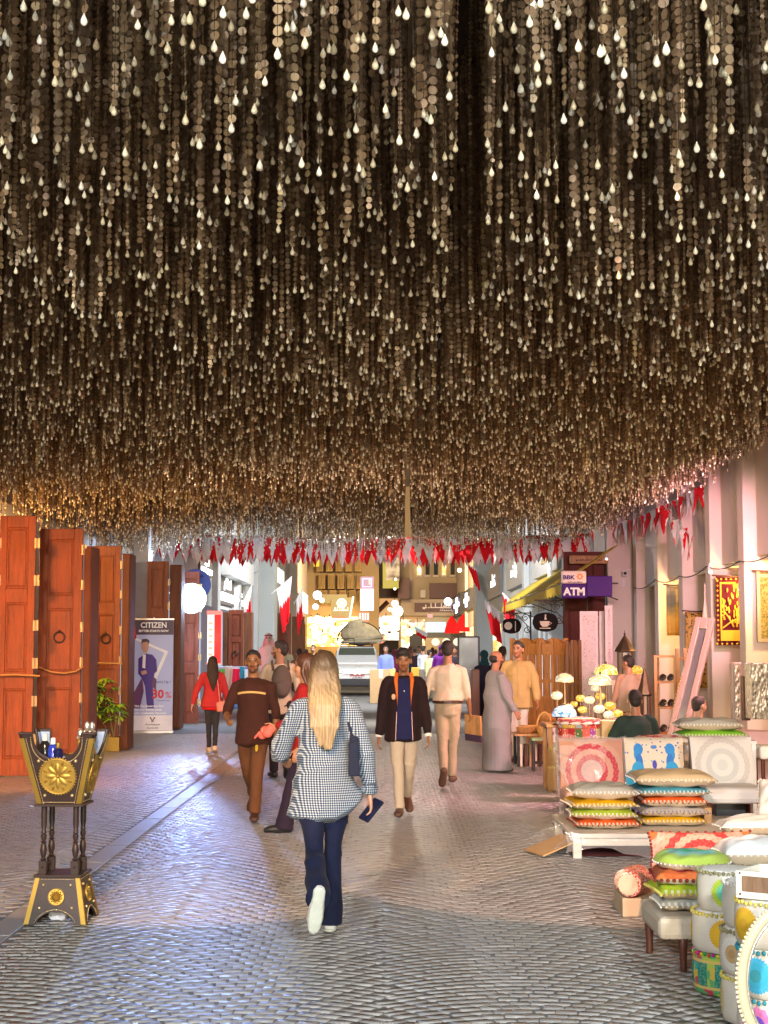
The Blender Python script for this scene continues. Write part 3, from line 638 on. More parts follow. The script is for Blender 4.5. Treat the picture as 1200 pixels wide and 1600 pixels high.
# clothes stall
Yc = 36.5; gc = P(370, 1110, Yc); rk = thing('clothes_rack', 'low market table and rail of clothes beside the red neon sign', 'clothes rack', (gc.x, Yc, 0))
b = MB(); b.bx(-.5, .5, -.3, .3, .98, 1.03); b.build('table_top', WHITE, rk)
for x in (-.46, .46):
    for y in (-.27, .27): b = MB(); b.bx(x - .02, x + .02, y - .02, y + .02, 0, .98); b.build('leg', BLACK, rk)
b = MB(); b.cyl((-.5, -.34, 1.28), (.55, -.34, 1.28), .015, n=8)
for x in (-.5, .55): b.cyl((x, -.34, 0), (x, -.34, 1.28), .015, n=8)
b.build('rail', M('alloy'), rk)
def cloth_hang(px0, px1, py0, py1, col, name, label):
    a, c = P(px0, py0, Yc - .42), P(px1, py1, Yc - .42); w_, h_ = c.x - a.x, a.z - c.z; mb = MB()
    mb.grid(lambda u, v: (u * w_ + .012 * math.sin(v * 5 + u * 3), .035 * math.sin(u * 9) * (.3 + v), -v * h_), 14, 8)
    o = mb.build('hanging_garment', Fabric(name, col), smooth=True, solid=.03, loc=a); tag(o, label, 'garment', 'garments hanging on the stall rail')
for a_ in ((343, 352, 1045, 1062, (.10, .35, .05), 'cloth_green', 'green cloth at the left end of the stall rail'), (351, 363, 1042, 1105, (.48, .33, .24), 'cloth_beige', 'beige garment hanging between green and crimson clothes'),
           (364, 374, 1045, 1070, (.7, .015, .06), 'cloth_crimson', 'crimson garment hanging on the stall rail'), (375, 382, 1042, 1080, (.03, .22, .30), 'cloth_teal', 'teal garment hanging right of the crimson one'),
           (382, 392, 1046, 1108, (.62, .70, .72), 'cloth_white', 'white garment at the right of the stall rail'), (364, 374, 1072, 1108, (.12, .22, .45), 'cloth_blue', 'blue garment hanging below the crimson one'), (375, 382, 1082, 1110, (.10, .45, .35), 'cloth_mint', 'mint green garment hanging low on the rail')): cloth_hang(*a_)
for i, (x, y, cl, l_) in enumerate(((-.32, 0, (.55, .45, .62), 'lilac folded cloth pile at the left of the stall table'), (-.02, .02, (.78, .74, .76), 'white folded cloth pile in the middle of the stall table'), (.3, 0, (.35, .22, .5), 'purple folded cloth pile at the right of the stall table'))):
    b = MB()
    for k in range(4): b.box((x + .01 * (k % 2), y, 1.05 + k * .062), (.27 - .012 * k, .36, .058))
    tag(b.build('folded_cloth', Fabric('pile%d' % i, cl), bevel=.02, loc=(gc.x, Yc, 0)), l_, 'cloth pile')

# ================================================================ the large incense burner in front
g0 = G(97, 1437); ib = thing('incense_burner', 'tall black and brass wooden incense burner stand on turned legs', 'incense burner', g0, R(-2))
LACQ = M('black_lacquer', (.028, .018, .016), .4, var=.35, scale=7, bump=.06, bs=30, spec=.3); BEAD = M('brass_bead', (.75, .62, .36), .3, .85)
def sidemap(k, hb, ht, z0, z1):
    a = k * math.pi / 2
    def f(u, v, w):                                   # u metres across, v metres up the slope's height, w outwards
        q = v / (z1 - z0); half = hb + (ht - hb) * q; x, y = u, -(half + w); return (x * math.cos(a) - y * math.sin(a), x * math.sin(a) + y * math.cos(a), z0 + v)
    return f
def panel(mb, f, outline, mi=0, w0=-.014, w1=0):
    n = len(outline); vs = [f(u, v, w0) for u, v in outline] + [f(u, v, w1) for u, v in outline]
    mb.add(vs, [tuple(reversed(range(n))), tuple(range(n, 2 * n))] + [(i, (i + 1) % n, (i + 1) % n + n, i + n) for i in range(n)], mi)
def studs(mb, f, pts, r, w=.004):
    for u, v in pts: mb.ell(f(u, v, w), (r, r, r), 8, 6)
def rosette(f, cu, cv, r, n, name):
    mb = MB(); ring = [(cu + r * math.cos(a), cv + r * math.sin(a)) for a in np.linspace(0, 2 * math.pi, 37)[:-1]]
    panel(mb, f, ring, 0, -.002, .006)
    mb.tube([f(u, v, .008) for u, v in ring], r * .05, 6, closed=True)
    for i in range(n):
        a = 2 * math.pi * i / n
        for (d0, L, wd, w) in ((.42, .36, .15, .010), (.76, .14, .08, .010)):
            aa = a + (0 if d0 < .5 else math.pi / n); ca, sa = math.cos(aa), math.sin(aa); e = []
            for q in np.linspace(0, 2 * math.pi, 11)[:-1]:
                x, y = d0 * r + L * r * math.cos(q), wd * r * math.sin(q); e.append((cu + x * ca - y * sa, cv + x * sa + y * ca))
            top = f(cu + d0 * r * ca, cv + d0 * r * sa, w + .01); vs = [f(u, v, .005) for u, v in e] + [top]
            mb.add(vs, [(q, (q + 1) % 10, 10) for q in range(10)])
    mb.ell(f(cu, cv, .012), (r * .1,) * 3, 8, 6)
    for q in np.linspace(0, 2 * math.pi, 41)[:-1]: mb.ell(f(cu + r * 1.07 * math.cos(q), cv + r * 1.07 * math.sin(q), .004), (r * .045,) * 3, 6, 4)
    return mb
bh_b, bh_t, z0, z1 = .19, .135, 0, .28
uh, ub, vz0, vz1 = .235, .135, .725, 1.165
body = MB(); bowl = MB(); trims = []; beads = MB()
for k in range(4):
    f = sidemap(k, bh_b, bh_t, 0, .28)
    arch = [(-.125 + .25 * i / 12, .005 + .072 * math.sin(math.pi * i / 12) ** .7) for i in range(13)]
    panel(body, f, [(-bh_b, 0), (-.125, 0)] + arch[1:-1] + [(.125, 0), (bh_b, 0), (bh_t, .28), (-bh_t, .28)])
    for s in (-1, 1): trim = MB(); trims.append(trim); panel(trim, f, [(s * bh_b, .004), (s * (bh_b - .028), .004), (s * (bh_t - .024), .276), (s * bh_t, .276)][::s], 0, -.001, .003)
    for i in range(46):
        q = i / 45; u = -.125 + .25 * q; beads.ell(f(u, .018 + .072 * math.sin(math.pi * q) ** .7, .003), (.0032,) * 3, 6, 4)
    studs(beads, f, [(-.10, .10), (.10, .10), (-.085, .235), (.085, .235)], .009)
    for i in range(24): beads.ell(f(-.1 + .2 * i / 23, .268, .003), (.003,) * 3, 6, 4)
    g = sidemap(k, ub, uh, vz0, vz1); H_ = vz1 - vz0
    cur = [(uh * .66 * math.cos(math.pi * i / 16), H_ - .165 * math.sin(math.pi * i / 16) ** .8) for i in range(17)]
    panel(bowl, g, [(-ub, 0), (ub, 0), (uh, H_)] + cur + [(-uh, H_)], 0, -.016, 0)
    rim = [(uh, H_)] + cur + [(-uh, H_)]
    bowl.tube([g(u, v, -.006) for u, v in rim], .010, 6, cap=.3)
    for s in (-1, 1):
        trim = MB(); trims.append(trim); panel(trim, g, [(s * ub, .004), (s * (ub - .028), .004), (s * (uh - .034), H_ - .03), (s * uh, H_ - .03)][::s], 0, -.001, .003)
        for i in range(44): q = i / 43; beads.ell(g(s * (ub - .038 + (uh - .045 - ub + .038) * q), .006 + q * (H_ - .04), .002), (.0032,) * 3, 6, 4)
    for i in range(70):
        q = i / 69; beads.ell(g(uh * .68 * math.cos(math.pi * q), H_ - .025 - .165 * math.sin(math.pi * q) ** .8, .003), (.0034,) * 3, 6, 4)
    studs(beads, g, [(-.115, .27), (.115, .27), (-.085, .055), (.085, .055)], .011)
    for i in range(34): beads.ell(g(-.098 + .196 * i / 33, .012, .003), (.0032,) * 3, 6, 4)
body.box((0, 0, .287), (.296, .296, .014)); bowl.box((0, 0, .718), (.304, .304, .014)); bowl.box((0, 0, vz0 + .02), (.25, .25, .012))
body.build('foot', LACQ, ib, bevel=.002); bowl.build('bowl', LACQ, ib, bevel=.002)
for trim in trims: trim.build('corner_trim', M('brass_trim', (.27, .18, .035), .5, .7, var=.2), ib)
beads.build('brass_beading', BEAD, ib, smooth=True)
for k in range(4):
    rosette(sidemap(k, ub, uh, vz0, vz1), 0, .175, .108, 8, 'r').build('rosette', GOLD, ib, smooth=35)
    rosette(sidemap(k, bh_b, bh_t, 0, .28), 0, .165, .048, 12, 'r').build('rosette', GOLD, ib, smooth=35)
prof = [(.022, .294), (.022, .37), (.012, .375), (.020, .385), (.012, .395), (.017, .41), (.022, .44), (.017, .475), (.011, .482), (.019, .49), (.011, .498), (.018, .52), (.0175, .535), (.011, .54), (.018, .548), (.013, .56), (.018, .60), (.0185, .711)]
for x in (-.10, .10):
    for y in (-.10, .10):
        b = MB(); b.lathe(prof, (x, y, 0), 14); b.box((x, y, .335), (.046, .046, .08)); b.ell((x, y - .024, .34), .008, 8, 6); b.build('leg', LACQ, ib, smooth=40)
b = MB()
for k in range(4):
    g = sidemap(k, ub, uh, vz0, vz1); cur = [(uh * .66 * math.cos(math.pi * i / 16), H_ - .165 * math.sin(math.pi * i / 16) ** .8) for i in range(17)]
    panel(b, g, [(-ub + .01, .02), (ub - .01, .02), (uh - .02, H_ - .012)] + [(u, v - .012) for u, v in cur] + [(-uh + .02, H_ - .012)], 0, -.021, -.017)
b.box((0, 0, vz0 + .2), (.31, .31, .012))
b.build('lining', Fabric('lining_blue', (.28, .40, .62)), ib)
def onib(x, y, z): 
    a = R(-2); return (g0.x + x * math.cos(a) - y * math.sin(a), g0.y + x * math.sin(a) + y * math.cos(a), z)
zb = vz0 + .207
for i, (x, y, h, l_) in enumerate(((.085, .04, .255, 'leftmost gold bottle with a silver round stopper in the burner'), (.120, .075, .305, 'middle gold bottle with a silver round stopper in the burner'), (.158, .05, .305, 'rightmost gold bottle with a silver round stopper in the burner'))):
    fg = thing('figurine_bottle', l_, 'perfume bottle', onib(x, y, zb), 0, 'gold perfume bottles in the incense burner')
    b = MB(); b.lathe([(.024, 0), (.03, .02), (.026, h * .35), (.014, h * .55), (.022, h * .66), (.012, h * .72)], n=14); b.build('flask', GOLD, fg, smooth=True)
    b = MB(); b.ell((0, 0, h * .86), (.018, .018, h * .11), 12, 8); b.ell((.016, 0, h * .75), (.008, .008, .01), 8, 6); b.ell((-.016, 0, h * .75), (.008, .008, .01), 8, 6); b.build('stopper', SILVER, fg, smooth=True)
for i, (x, y, h, m_, cap, l_) in enumerate(((-.085, .03, .19, M('bottle_blue', (.02, .04, .35), .15), WHITE, 'dark blue bottle with a white cap in the burner'), (-.145, .06, .215, M('bottle_black', (.012, .012, .015), .15), CREAM, 'black bottle with a cream cap in the burner'), (-.05, .02, .16, M('bottle_navy', (.01, .012, .06), .15), GOLD, 'short navy jar with a brass lid in the burner'))):
    fg = thing('bottle', l_, 'bottle', onib(x, y, zb), 0)
    b = MB(); b.lathe([(.030, 0), (.032, .01), (.032, h * .7), (.02, h * .78), (.013, h * .8)], n=16); b.build('flask', m_, fg, smooth=40)
    b = MB(); b.lathe([(.014, h * .8), (.016, h * .82), (.015, h), (.006, h * 1.02)], n=12); b.build('cap', cap, fg, smooth=40)
b = MB(); rp = random.Random(4); b.ell((0, 0, .03), (.055, .04, .034), 12, 8); b.v = [(x + rp.uniform(-.011, .011), y + rp.uniform(-.011, .011), max(.001, z + rp.uniform(-.011, .011))) for x, y, z in b.v]
tag(b.build('crumpled_paper', M('paper', (.6, .62, .66), .8), loc=onib(-.02, -.02, 0)), 'crumpled white paper under the arch of the burner foot', 'paper')
# ================================================================ right side: cafe signs, bank sign, screens
fdoor('deep red door panel behind the purple bank sign', 34.4, [(880, 917, 862, 0), (917, 955, 862, 0)], mats=Wood('deep_red_wood', (.13, .02, .008), .6), hz=())
Yk = 33.9; a, c = P(890, 868, Yk), P(950, 881, Yk); pq = thing('carved_plaque', 'carved wooden name plaque above the deep red door', 'plaque', ((a.x + c.x) / 2, Yk, (a.z + c.z) / 2))
b = MB(); b.box((0, 0, 0), (c.x - a.x, .05, a.z - c.z)); b.box((0, -.02, 0), (c.x - a.x - .06, .03, (a.z - c.z) - .05)); b.build('board', WOODL, pq, bevel=.01)
glyphs(9, .10, (0, -.04, 0), FRONT, WOODD, pq, seed=12)
Yt = 31.0; a, c = P(877, 892, Yt), P(916, 935, Yt); w_, h_ = c.x - a.x, a.z - c.z
PURP = M('bank_purple', (.045, .004, .17), .5, spec=.2)
at = thing('bank_sign', 'white and purple cash machine sign hanging on the right', 'sign', ((a.x + c.x) / 2, Yt, (a.z + c.z) / 2))
b = MB(); b.bx(-w_ / 2, w_ / 2, -.08, .08, 0.02, h_ / 2); b.build('white_panel', M('bank_white', (.82, .70, .66), .45), at, bevel=.03)
b = MB(); b.bx(-w_ / 2, w_ / 2, -.078, .078, -h_ / 2, .018); b.build('purple_panel', PURP, at, bevel=.02)
e = P(956, 900, Yt); e2 = P(956, 932, Yt)
b = MB(); b.bx(w_ / 2 + .004, e.x - at.location.x, -.05, .05, e2.z - at.location.z, e.z - at.location.z); b.build('side_box', PURP, at, bevel=.015)
text('ATM', .21, (-.0, -.083, -h_ * .27), FRONT, M('sign_letters', (.88, .86, .88), .5), at, bold=.008); text('BBK', .115, (-w_ * .22, -.085, h_ * .25), FRONT, PURP, at, bold=.004, sx=1.15)
glyphs(11, .05, (0.02, -.085, h_ * .09), FRONT, PURP, at, seed=3, wide=.7)
b = MB(); OR = M('sun_orange', (.8, .30, .03), .5)
for i in range(8):
    q = i * math.pi / 4; u = (w_ * .23 + .085 * math.cos(q), h_ * .29 + .085 * math.sin(q)); b.prism([(w_ * .23 + .05 * math.cos(q - .3), h_ * .29 + .05 * math.sin(q - .3)), u, (w_ * .23 + .05 * math.cos(q + .3), h_ * .29 + .05 * math.sin(q + .3))], -.085, -.081)
b.prism([(w_ * .23 + .052 * math.cos(q), h_ * .29 + .052 * math.sin(q)) for q in np.linspace(0, 2 * math.pi, 17)[:-1]], -.086, -.082); b.build('sun_emblem', OR, at)
b = MB(); b.prism([(w_ * .23 + .025 * math.cos(q), h_ * .29 + .025 * math.sin(q)) for q in np.linspace(0, 2 * math.pi, 13)[:-1]], -.089, -.0865); b.build('emblem_center', M('bank_white'), at)
# awning
aw = thing('awning', 'mustard yellow fabric awning with a scalloped edge over the cafe front', 'awning', (0, 0, 0))
YEL = Fabric('awning_yellow', (.50, .33, .025)); x0, x1 = 3.95, XB - .02
b = MB(); b.grid(lambda u, v: (x0 + (x1 - x0) * v, 33 + 18.5 * u, 3.17 + .75 * v - .02 * math.sin(u * 60) * (1 - v)), 40, 4); b.build('canopy_cloth', YEL, aw, solid=.02)
b = MB(); n = 30
for i in range(n):
    ya, yb_ = 33 + 18.5 * i / n, 33 + 18.5 * (i + 1) / n
    pts = [(x0, ya, 3.15)] + [(x0, ya + (yb_ - ya) * q / 6, 2.96 - .07 * math.sin(math.pi * q / 6)) for q in range(7)] + [(x0, yb_, 3.15)]
    b.add(pts, [tuple(range(len(pts)))])
b.build('valance', YEL, aw, solid=.012)
b = MB()
for y in (33.1, 39, 45, 51.4): b.tube([(x0, y, 3.13), (x1, y, 3.10)], .018, 6); b.tube([(x0 + .1, y, 3.12), (x1, y, 2.75)], .014, 6)
b.tube([(x0, 33, 3.14), (x0, 51.5, 3.14)], .018, 6); b.build('frame', IRON, aw)
def spiral(cx, cz, r, turns, s=1, a0=0): return [(cx + s * r * (1 - .75 * i / 26) * math.cos(a0 + turns * 6.28 * i / 26), 0, cz + r * (1 - .75 * i / 26) * math.sin(a0 + turns * 6.28 * i / 26)) for i in range(27)]
def oval_sign(px, py, hw, hh, Y, post_px, arm_py, label, cup):
    k = Y / F_PX; c = P(px, py, Y); root = thing('cafe_sign', label, 'sign', c, 0, 'oval iron cafe signs'); W_, H_ = hw * k, hh * k
    b = MB(); out = []
    for i in range(40):
        q = 2 * math.pi * i / 40; e_ = 1 + .05 * (abs(math.cos(2 * q)) < .35); out.append((W_ * math.cos(q) * e_, H_ * math.sin(q) * e_))
    b.prism(out, -.03, .03); b.build('board', M('sign_black', (.010, .006, .007), .7, spec=.15), root, bevel=.008)
    xp = (post_px - px) * k; za = (py - arm_py) * k
    b = MB(); b.cyl((xp, 0, -c.z), (xp, 0, za + .05), .022, n=8); b.build('post', IRON, root)
    b = MB(); b.tube([(xp, 0, za), (-W_ * .8, 0, za)], .014, 6)
    for s_ in (-.5, .5): b.tube([(s_ * W_, 0, H_ * .8), (s_ * W_, 0, za)], .007, 5)
    sg = 1 if xp > 0 else -1
    b.tube(spiral(xp - sg * .13, za - .12, .10, 1.4, sg), .011, 6); b.tube(spiral(xp - sg * .10, za - .42, .10, 1.4, -sg, 1.5), .011, 6)
    b.tube([(xp, 0, za - .55), (xp - sg * .1, 0, za - .3), (xp - sg * .3, 0, za - .08), (xp - sg * .5, 0, za)], .011, 6); b.tube(spiral(0, za - .07, .06, 1.2, 1), .009, 6); b.tube(spiral(.14, za - .07, .06, 1.2, -1), .009, 6)
    b.build('bracket', IRON, root)
    b = MB(); WS = W_ * .45
    if cup:
        b.prism([(-WS, .02), (WS * .75, .02), (WS * .6, -.06), (WS * .3, -.10), (-WS * .5, -.10), (-WS * .85, -.05)], -.036, -.031); b.bx(-WS, WS * .9, -.036, -.031, -.14, -.12)
        b.tube([(WS * .7, -.033, 0), (WS * 1.1, -.033, -.02), (WS * .65, -.033, -.06)], .008, 5); b.prism([(-.02, .05), (.03, .05), (.015, .11), (.02, .16), (-.01, .16)], -.036, -.031)
    else:
        b.prism([(-.08 + .1 * math.cos(q), .1 * math.sin(q)) for q in np.linspace(0, 6.28, 15)[:-1]], -.036, -.031); b.bx(.09, .11, -.036, -.031, -.13, .12); b.bx(-.24, -.22, -.036, -.031, -.1, .1)
    b.build('emblem', M('sign_cream', (.7, .62, .5), .5), root)
oval_sign(852, 972, 20, 15, 32.5, 881, 938, 'larger oval black cafe sign with a cup emblem', True)
oval_sign(799, 978, 15.5, 12, 39, 829, 958, 'smaller oval black sign with a plate emblem further down the street', False)

# folding screen and lattice panels
def screen(px0, px1, n, py0, Y, mat, label, slat=True):
    g = P(px0, 1000, Y); k = Y / F_PX; W_ = (px1 - px0) * k / n; H_ = P(px0, py0, Y).z
    root = thing('folding_screen', label, 'folding screen', (g.x, Y, 0))
    for i in range(n):
        lf = MB(); s_ = 1 if i % 2 else -1; ang = .35 * s_; Mx = Matrix.Translation((W_ * (i + .5), 0, 0)) @ Matrix.Rotation(ang, 4, 'Z'); w = W_ * .53
        lf.bx(-w, -w + .05, -.02, .02, 0, H_); lf.bx(w - .05, w, -.02, .02, 0, H_)
        for a_ in (.05, .42, .58, .84): lf.bx(-w + .05, w - .05, -.015, .015, a_ * H_, a_ * H_ + .06)
        lf.bx(-w + .05, w - .05, .0, .012, .08 * H_, .42 * H_); lf.bx(-w + .05, w - .05, .0, .012, .87 * H_, .95 * H_)
        for q in range(5): x = -w + .08 + q * (2 * w - .16) / 4; lf.bx(x - .012, x + .012, -.012, .012, .44 * H_, .84 * H_)
        for q in range(5): x = -w + .08 + q * (2 * w - .16) / 4; lf.bx(x - .008, x + .008, -.01, 0, .08 * H_, .42 * H_)
        tp = [(-w, H_ * .95)] + [(-w + 2 * w * q / 10, H_ * (.955 + .045 * abs(math.sin(math.pi * q / 5)))) for q in range(11)] + [(w, H_ * .95)]
        lf.prism(tp, -.014, .014)
        lf.v = [tuple(Mx @ Vector(p)) for p in lf.v]; lf.build('leaf', mat, root, bevel=.004)
screen(797, 887, 4, 997, 27.5, Wood('honey_wood', (.46, .20, .045), .4), 'honey coloured carved folding screen behind the man in the tan shirt')
screen(884, 908, 2, 1000, 27.0, Wood('brown_wood', (.20, .09, .03), .5), 'darker carved screen standing between honey screen and pale lattice panels')
LAT = M('lattice_white', (.66, .56, .54), .7)
def lattice(px0, px1, py0, Y, label, mat=LAT):
    k = Y / F_PX; a = P(px0, py0, Y); W_ = (px1 - px0) * k; H_ = a.z; root = thing('lattice_panel', label, 'lattice panel', (a.x, Y, 0), 0, 'pale carved panels leaning by the pier')
    b = MB(); b.bx(0, .05, 0, .04, 0, H_); b.bx(W_ - .05, W_, 0, .04, 0, H_); b.bx(.05, W_ - .05, 0, .04, 0, .08); b.bx(.05, W_ - .05, 0, .04, H_ - .08, H_); b.build('frame', mat, root, bevel=.006)
    t_ = _mc.get('carved_pale')
    if not t_:
        t = NT('carved_pale'); d = t.voro(scale=22); t.bump(d, .8, .02); t_ = _mc['carved_pale'] = t.fin(t.ramp(d, [(.1, (.30, .22, .21)), (.3, (.62, .52, .50))]), .7)
    b = MB(); b.bx(.05, W_ - .05, .012, .03, .08, H_ - .08); b.build('carved_infill', t_, root)
lattice(906, 934, 955, 27.2, 'broad pale carved lattice panel leaning by the pink pier'); lattice(936, 944, 955, 27.35, 'narrow pale lattice panel between two wider ones'); lattice(945, 957, 946, 27.0, 'tallest pale lattice panel with a beaded edge'); lattice(926, 937, 962, 27.9, 'pale lattice panel half hidden behind the broad one')

# cctv, spotlights
p = P(976, 896, 33.8); cc = thing('security_camera', 'small white security camera on the pink lit pier', 'camera', (p.x, 33.95, p.z))
b = MB(); b.bx(-.05, .05, -.2, .06, -.06, .06); b.build('housing', WHITE, cc, bevel=.015)
b = MB(); b.cyl((0, -.22, 0), (0, -.19, 0), .035); b.build('lens', BLACK, cc); b = MB(); b.tube([(0, .05, .05), (.18, .04, .10), (.3, .04, .1)], .015, 6); b.bx(-.04, .04, .0, .03, -.28, -.12); b.build('bracket', WHITE, cc)
for (px, py, Y, l_) in ((1110, 889, 25.45, 'small bare spotlight on the cream column left of the embroidered hanging'), (1157, 917, 24.6, 'small bare spotlight beside the embroidered hanging'), (947, 870, 33.9, 'small lamp beside the carved plaque')):
    p = P(px, py, Y); s = thing('spotlight', l_, 'spotlight', p); b = MB(); b.lathe([(.03, -.06), (.05, 0), (.035, .05), (.02, .1)], n=12); b.build('housing', WHITE, s, smooth=40); b = MB(); b.ell((0, -.01, -.05), (.035, .035, .03)); b.build('bulb', Emit('bulb', (1, .9, .75), 6), s)

# ---- wall hangings
def hanging(name, px0, px1, py0, py1, Y, mat, label, border=None, rz=0):
    a, c = P(px0, py0, Y), P(px1, py1, Y); W_, H_ = c.x - a.x, a.z - c.z; root = thing(name, label, name.replace('_', ' '), ((a.x + c.x) / 2, Y, c.z), rz)
    b = MB(); b.grid(lambda u, v: ((u - .5) * W_, .02 * math.sin(u * 9) + .01 * math.sin(v * 5), v * H_ - .03 * math.sin(math.pi * u) * v), 24, 12); b.build('cloth', mat, root, smooth=True, solid=.015)
    b = MB(); b.tube([(-W_ / 2 - .05, .0, H_ + .01), (0, 0, H_ - .01), (W_ / 2 + .05, 0, H_ + .01)], .014, 6); b.build('hanging_rod', WOODD, root)
    if border:
        b = MB()
        for (x0, x1, z0, z1) in ((-W_ / 2, W_ / 2, 0, .05), (-W_ / 2, -W_ / 2 + .05, .05, H_), (W_ / 2 - .05, W_ / 2, .05, H_), (-W_ / 2 + .05, W_ / 2 - .05, H_ - .09, H_ - .04)): b.bx(x0, x1, -.035, -.03, z0, z1)
        b.build('border', border, root)
    return root, W_, H_
GOLDT = Fabric('gold_thread', (.62, .36, .035)); WINE = Fabric('wine_cloth', (.085, .008, .012))
root, W_, H_ = hanging('embroidered_hanging', 1118, 1182, 900, 1008, 25.0, WINE, 'wine red hanging embroidered with a golden sheaf and border')
b = MB()
for i in range(44):
    q = i / 44 * 2 * (W_ + H_); x, z = (q, .02) if q < W_ else ((W_ - .02, q - W_) if q < W_ + H_ else ((2 * W_ + H_ - q, H_ - .05) if q < 2 * W_ + H_ else (.02, 2 * (W_ + H_) - q))); b.ell((x - W_ / 2, -.035, z), (.018, .008, .018), 6, 4)
for (x0, x1, z0, z1) in ((-W_ / 2 + .06, W_ / 2 - .06, .07, .24), (-W_ / 2 + .06, -W_ / 2 + .085, .24, H_ - .1), (W_ / 2 - .085, W_ / 2 - .06, .24, H_ - .1), (-W_ / 2 + .085, W_ / 2 - .085, H_ - .13, H_ - .10)): b.bx(x0, x1, -.036, -.03, z0, z1)
rr_ = random.Random(2)
for i in range(90):
    t_ = rr_.uniform(0, 1); z = .36 + t_ * .75; x = .03 + rr_.gauss(0, 1) * .11 * math.sin(math.pi * (.15 + t_ * .8)) ; b.ell((x, -.035, min(z, H_ - .16)), (.013, .006, .04), 6, 4)
for (x0, z0, x1, z1) in ((-.22, .28, .02, .42), (.25, .28, .0, .40), (-.2, .5, -.22, .75), (-.05, .3, -.2, .55), (-.24, .6, -.19, .7), (.05, .3, .12, .5), (0, .3, .03, .6)): b.tube([(x0, -.035, z0), ((x0 + x1) / 2, -.036, (z0 + z1) / 2 + .02), (x1, -.035, z1)], .012, 6)
for i in range(12): b.ell((-.2 + rr_.uniform(-.05, .05), -.035, .42 + i * .03), (.02, .006, .015), 6, 4)
b.build('gold_embroidery', GOLDT, root)
t = NT('landscape_paint'); xyz = t.sep(); n = t.noise(t.map((2, 2, 5)), 2.5, 5); h = t.math('ADD', t.math('DIVIDE', xyz[2], 1.05), t.math('MULTIPLY', t.math('SUBTRACT', n, .5), .35))
LAND = t.fin(t.ramp(h, [(.0, (.42, .25, .02)), (.3, (.50, .33, .05)), (.42, (.30, .25, .06)), (.55, (.12, .14, .10)), (.7, (.16, .17, .13)), (.85, (.42, .38, .2)), (1, (.25, .25, .18))]), .6)
hanging('landscape_painting', 1041, 1066, 914, 993, 29.2, LAND, 'unframed landscape painting of golden fields hanging in a bay')
t = NT('carpet_green'); v = t.voro(scale=26); n = t.noise(scale=34, detail=3); CARP = t.fin(t.ramp(t.math('ADD', t.math('MULTIPLY', v, .6), t.math('MULTIPLY', n, .5)), [(.25, (.08, .07, .02)), (.5, (.26, .22, .05)), (.7, (.38, .32, .12))]), .9)
root, W_, H_ = hanging('carpet', 1181, 1260, 893, 1003, 23.0, CARP, 'olive green patterned carpet hanging beyond the last column', M('carpet_edge', (.45, .38, .26), .9))
t = NT('pierced_gold'); v = t.voro(scale=17); PG = t.fin(t.ramp(v, [(.18, (.06, .025, .008)), (.32, (.55, .32, .06))], 'CONSTANT'), .5)
hanging('pierced_screen', 1071, 1107, 955, 1075, 27.4, PG, 'pierced golden fretwork panel behind the leaning mirror')
p = P(1102, 950, 25.2); b = MB(); b.lathe([(.08, 0), (.015, .5), (.012, .75)], n=10, c=(0, 0, -.35)); tag(b.build('hanging_cloth_cone', M('pale_cloth', (.7, .6, .5), .8), loc=p, smooth=True), 'pale folded cloth cone hanging beside the column', 'cloth')

# ---- big lanterns, shoe shelf, leaning mirror, carved frames
def lantern(px, py0, py1, Y, rpx, label, on, light=True):
    k = Y / F_PX; p = P(px, py1, Y); H_ = (py1 - py0) * k; r = rpx * k; root = thing('metal_lantern', label, 'lantern', p, .3, 'big pierced metal lanterns')
    b = MB(); b.lathe([(r * .75, 0), (r * .8, .03), (r * .7, .06)], n=8); b.build('base', BRONZE, root, smooth=30); b = MB(); b.lathe([(r * .72, H_ * .55), (r * 1.05, H_ * .57), (r * 1.0, H_ * .60), (r * .72, H_ * .68), (r * .42, H_ * .78), (r * .2, H_ * .85), (r * .06, H_ * .90), (r * .12, H_ * .92), (r * .03, H_ * .95), (r * .02, H_)], n=8); b.build('dome', BRONZE, root, smooth=30)
    b = MB()
    for q in range(8): a_ = q * math.pi / 4; b.cyl((r * .7 * math.cos(a_), r * .7 * math.sin(a_), .05), (r * .7 * math.cos(a_), r * .7 * math.sin(a_), H_ * .56), .012, n=6)
    b.build('cage', BRONZE, root)
    b = MB(); b.lathe([(r * .6, .06), (r * .6, H_ * .55)], n=8); b.build('glass', M('lantern_glass', (.6, .55, .5), .15, var=.2, Transmission_Weight=.6) if light else M('lantern_brown', (.16, .10, .07), .4, .5), root)
lantern(977, 985, 1062, 24.5, 17, 'domed metal lantern with clear panes behind the man in the vest', 0)
lantern(1009, 1030, 1160, 19.6, 12.5, 'tall brown pierced lantern with an onion top beside the shoe shelf', 0, False)
for (px, py1, Y) in ((977, 1062, 24.5),):
    p = P(px, py1, Y); pd = thing('plinth', 'pale plinth holding the domed metal lantern', 'plinth', (p.x, Y, 0)); b = MB(); b.bx(-.25, .25, -.25, .25, 0, p.z - .003); b.build('block', CREAM, pd, bevel=.01)
p = P(1009, 1160, 19.6); pd = thing('plinth', 'low wooden plinth under the tall brown lantern', 'plinth', (p.x, 19.6, 0)); b = MB(); b.bx(-.2, .2, -.2, .2, 0, p.z - .003); b.build('block', WOODO, pd, bevel=.01)
Yh = 20.2; kh = Yh / F_PX; p = P(1024, 1024, Yh); W_ = 30 * kh; sh = thing('shoe_shelf', 'tall light wooden open shelf holding dark shoes', 'shelf', (p.x, Yh, 0), -.25); H_ = p.z
PINK = Wood('peach_wood', (.55, .26, .11), .5)
b = MB()
for x in (0, W_):
    for y in (0, .3): b.bx(x - .02, x + .02, y - .02, y + .02, 0, H_)
b.build('frame', PINK, sh, bevel=.005)
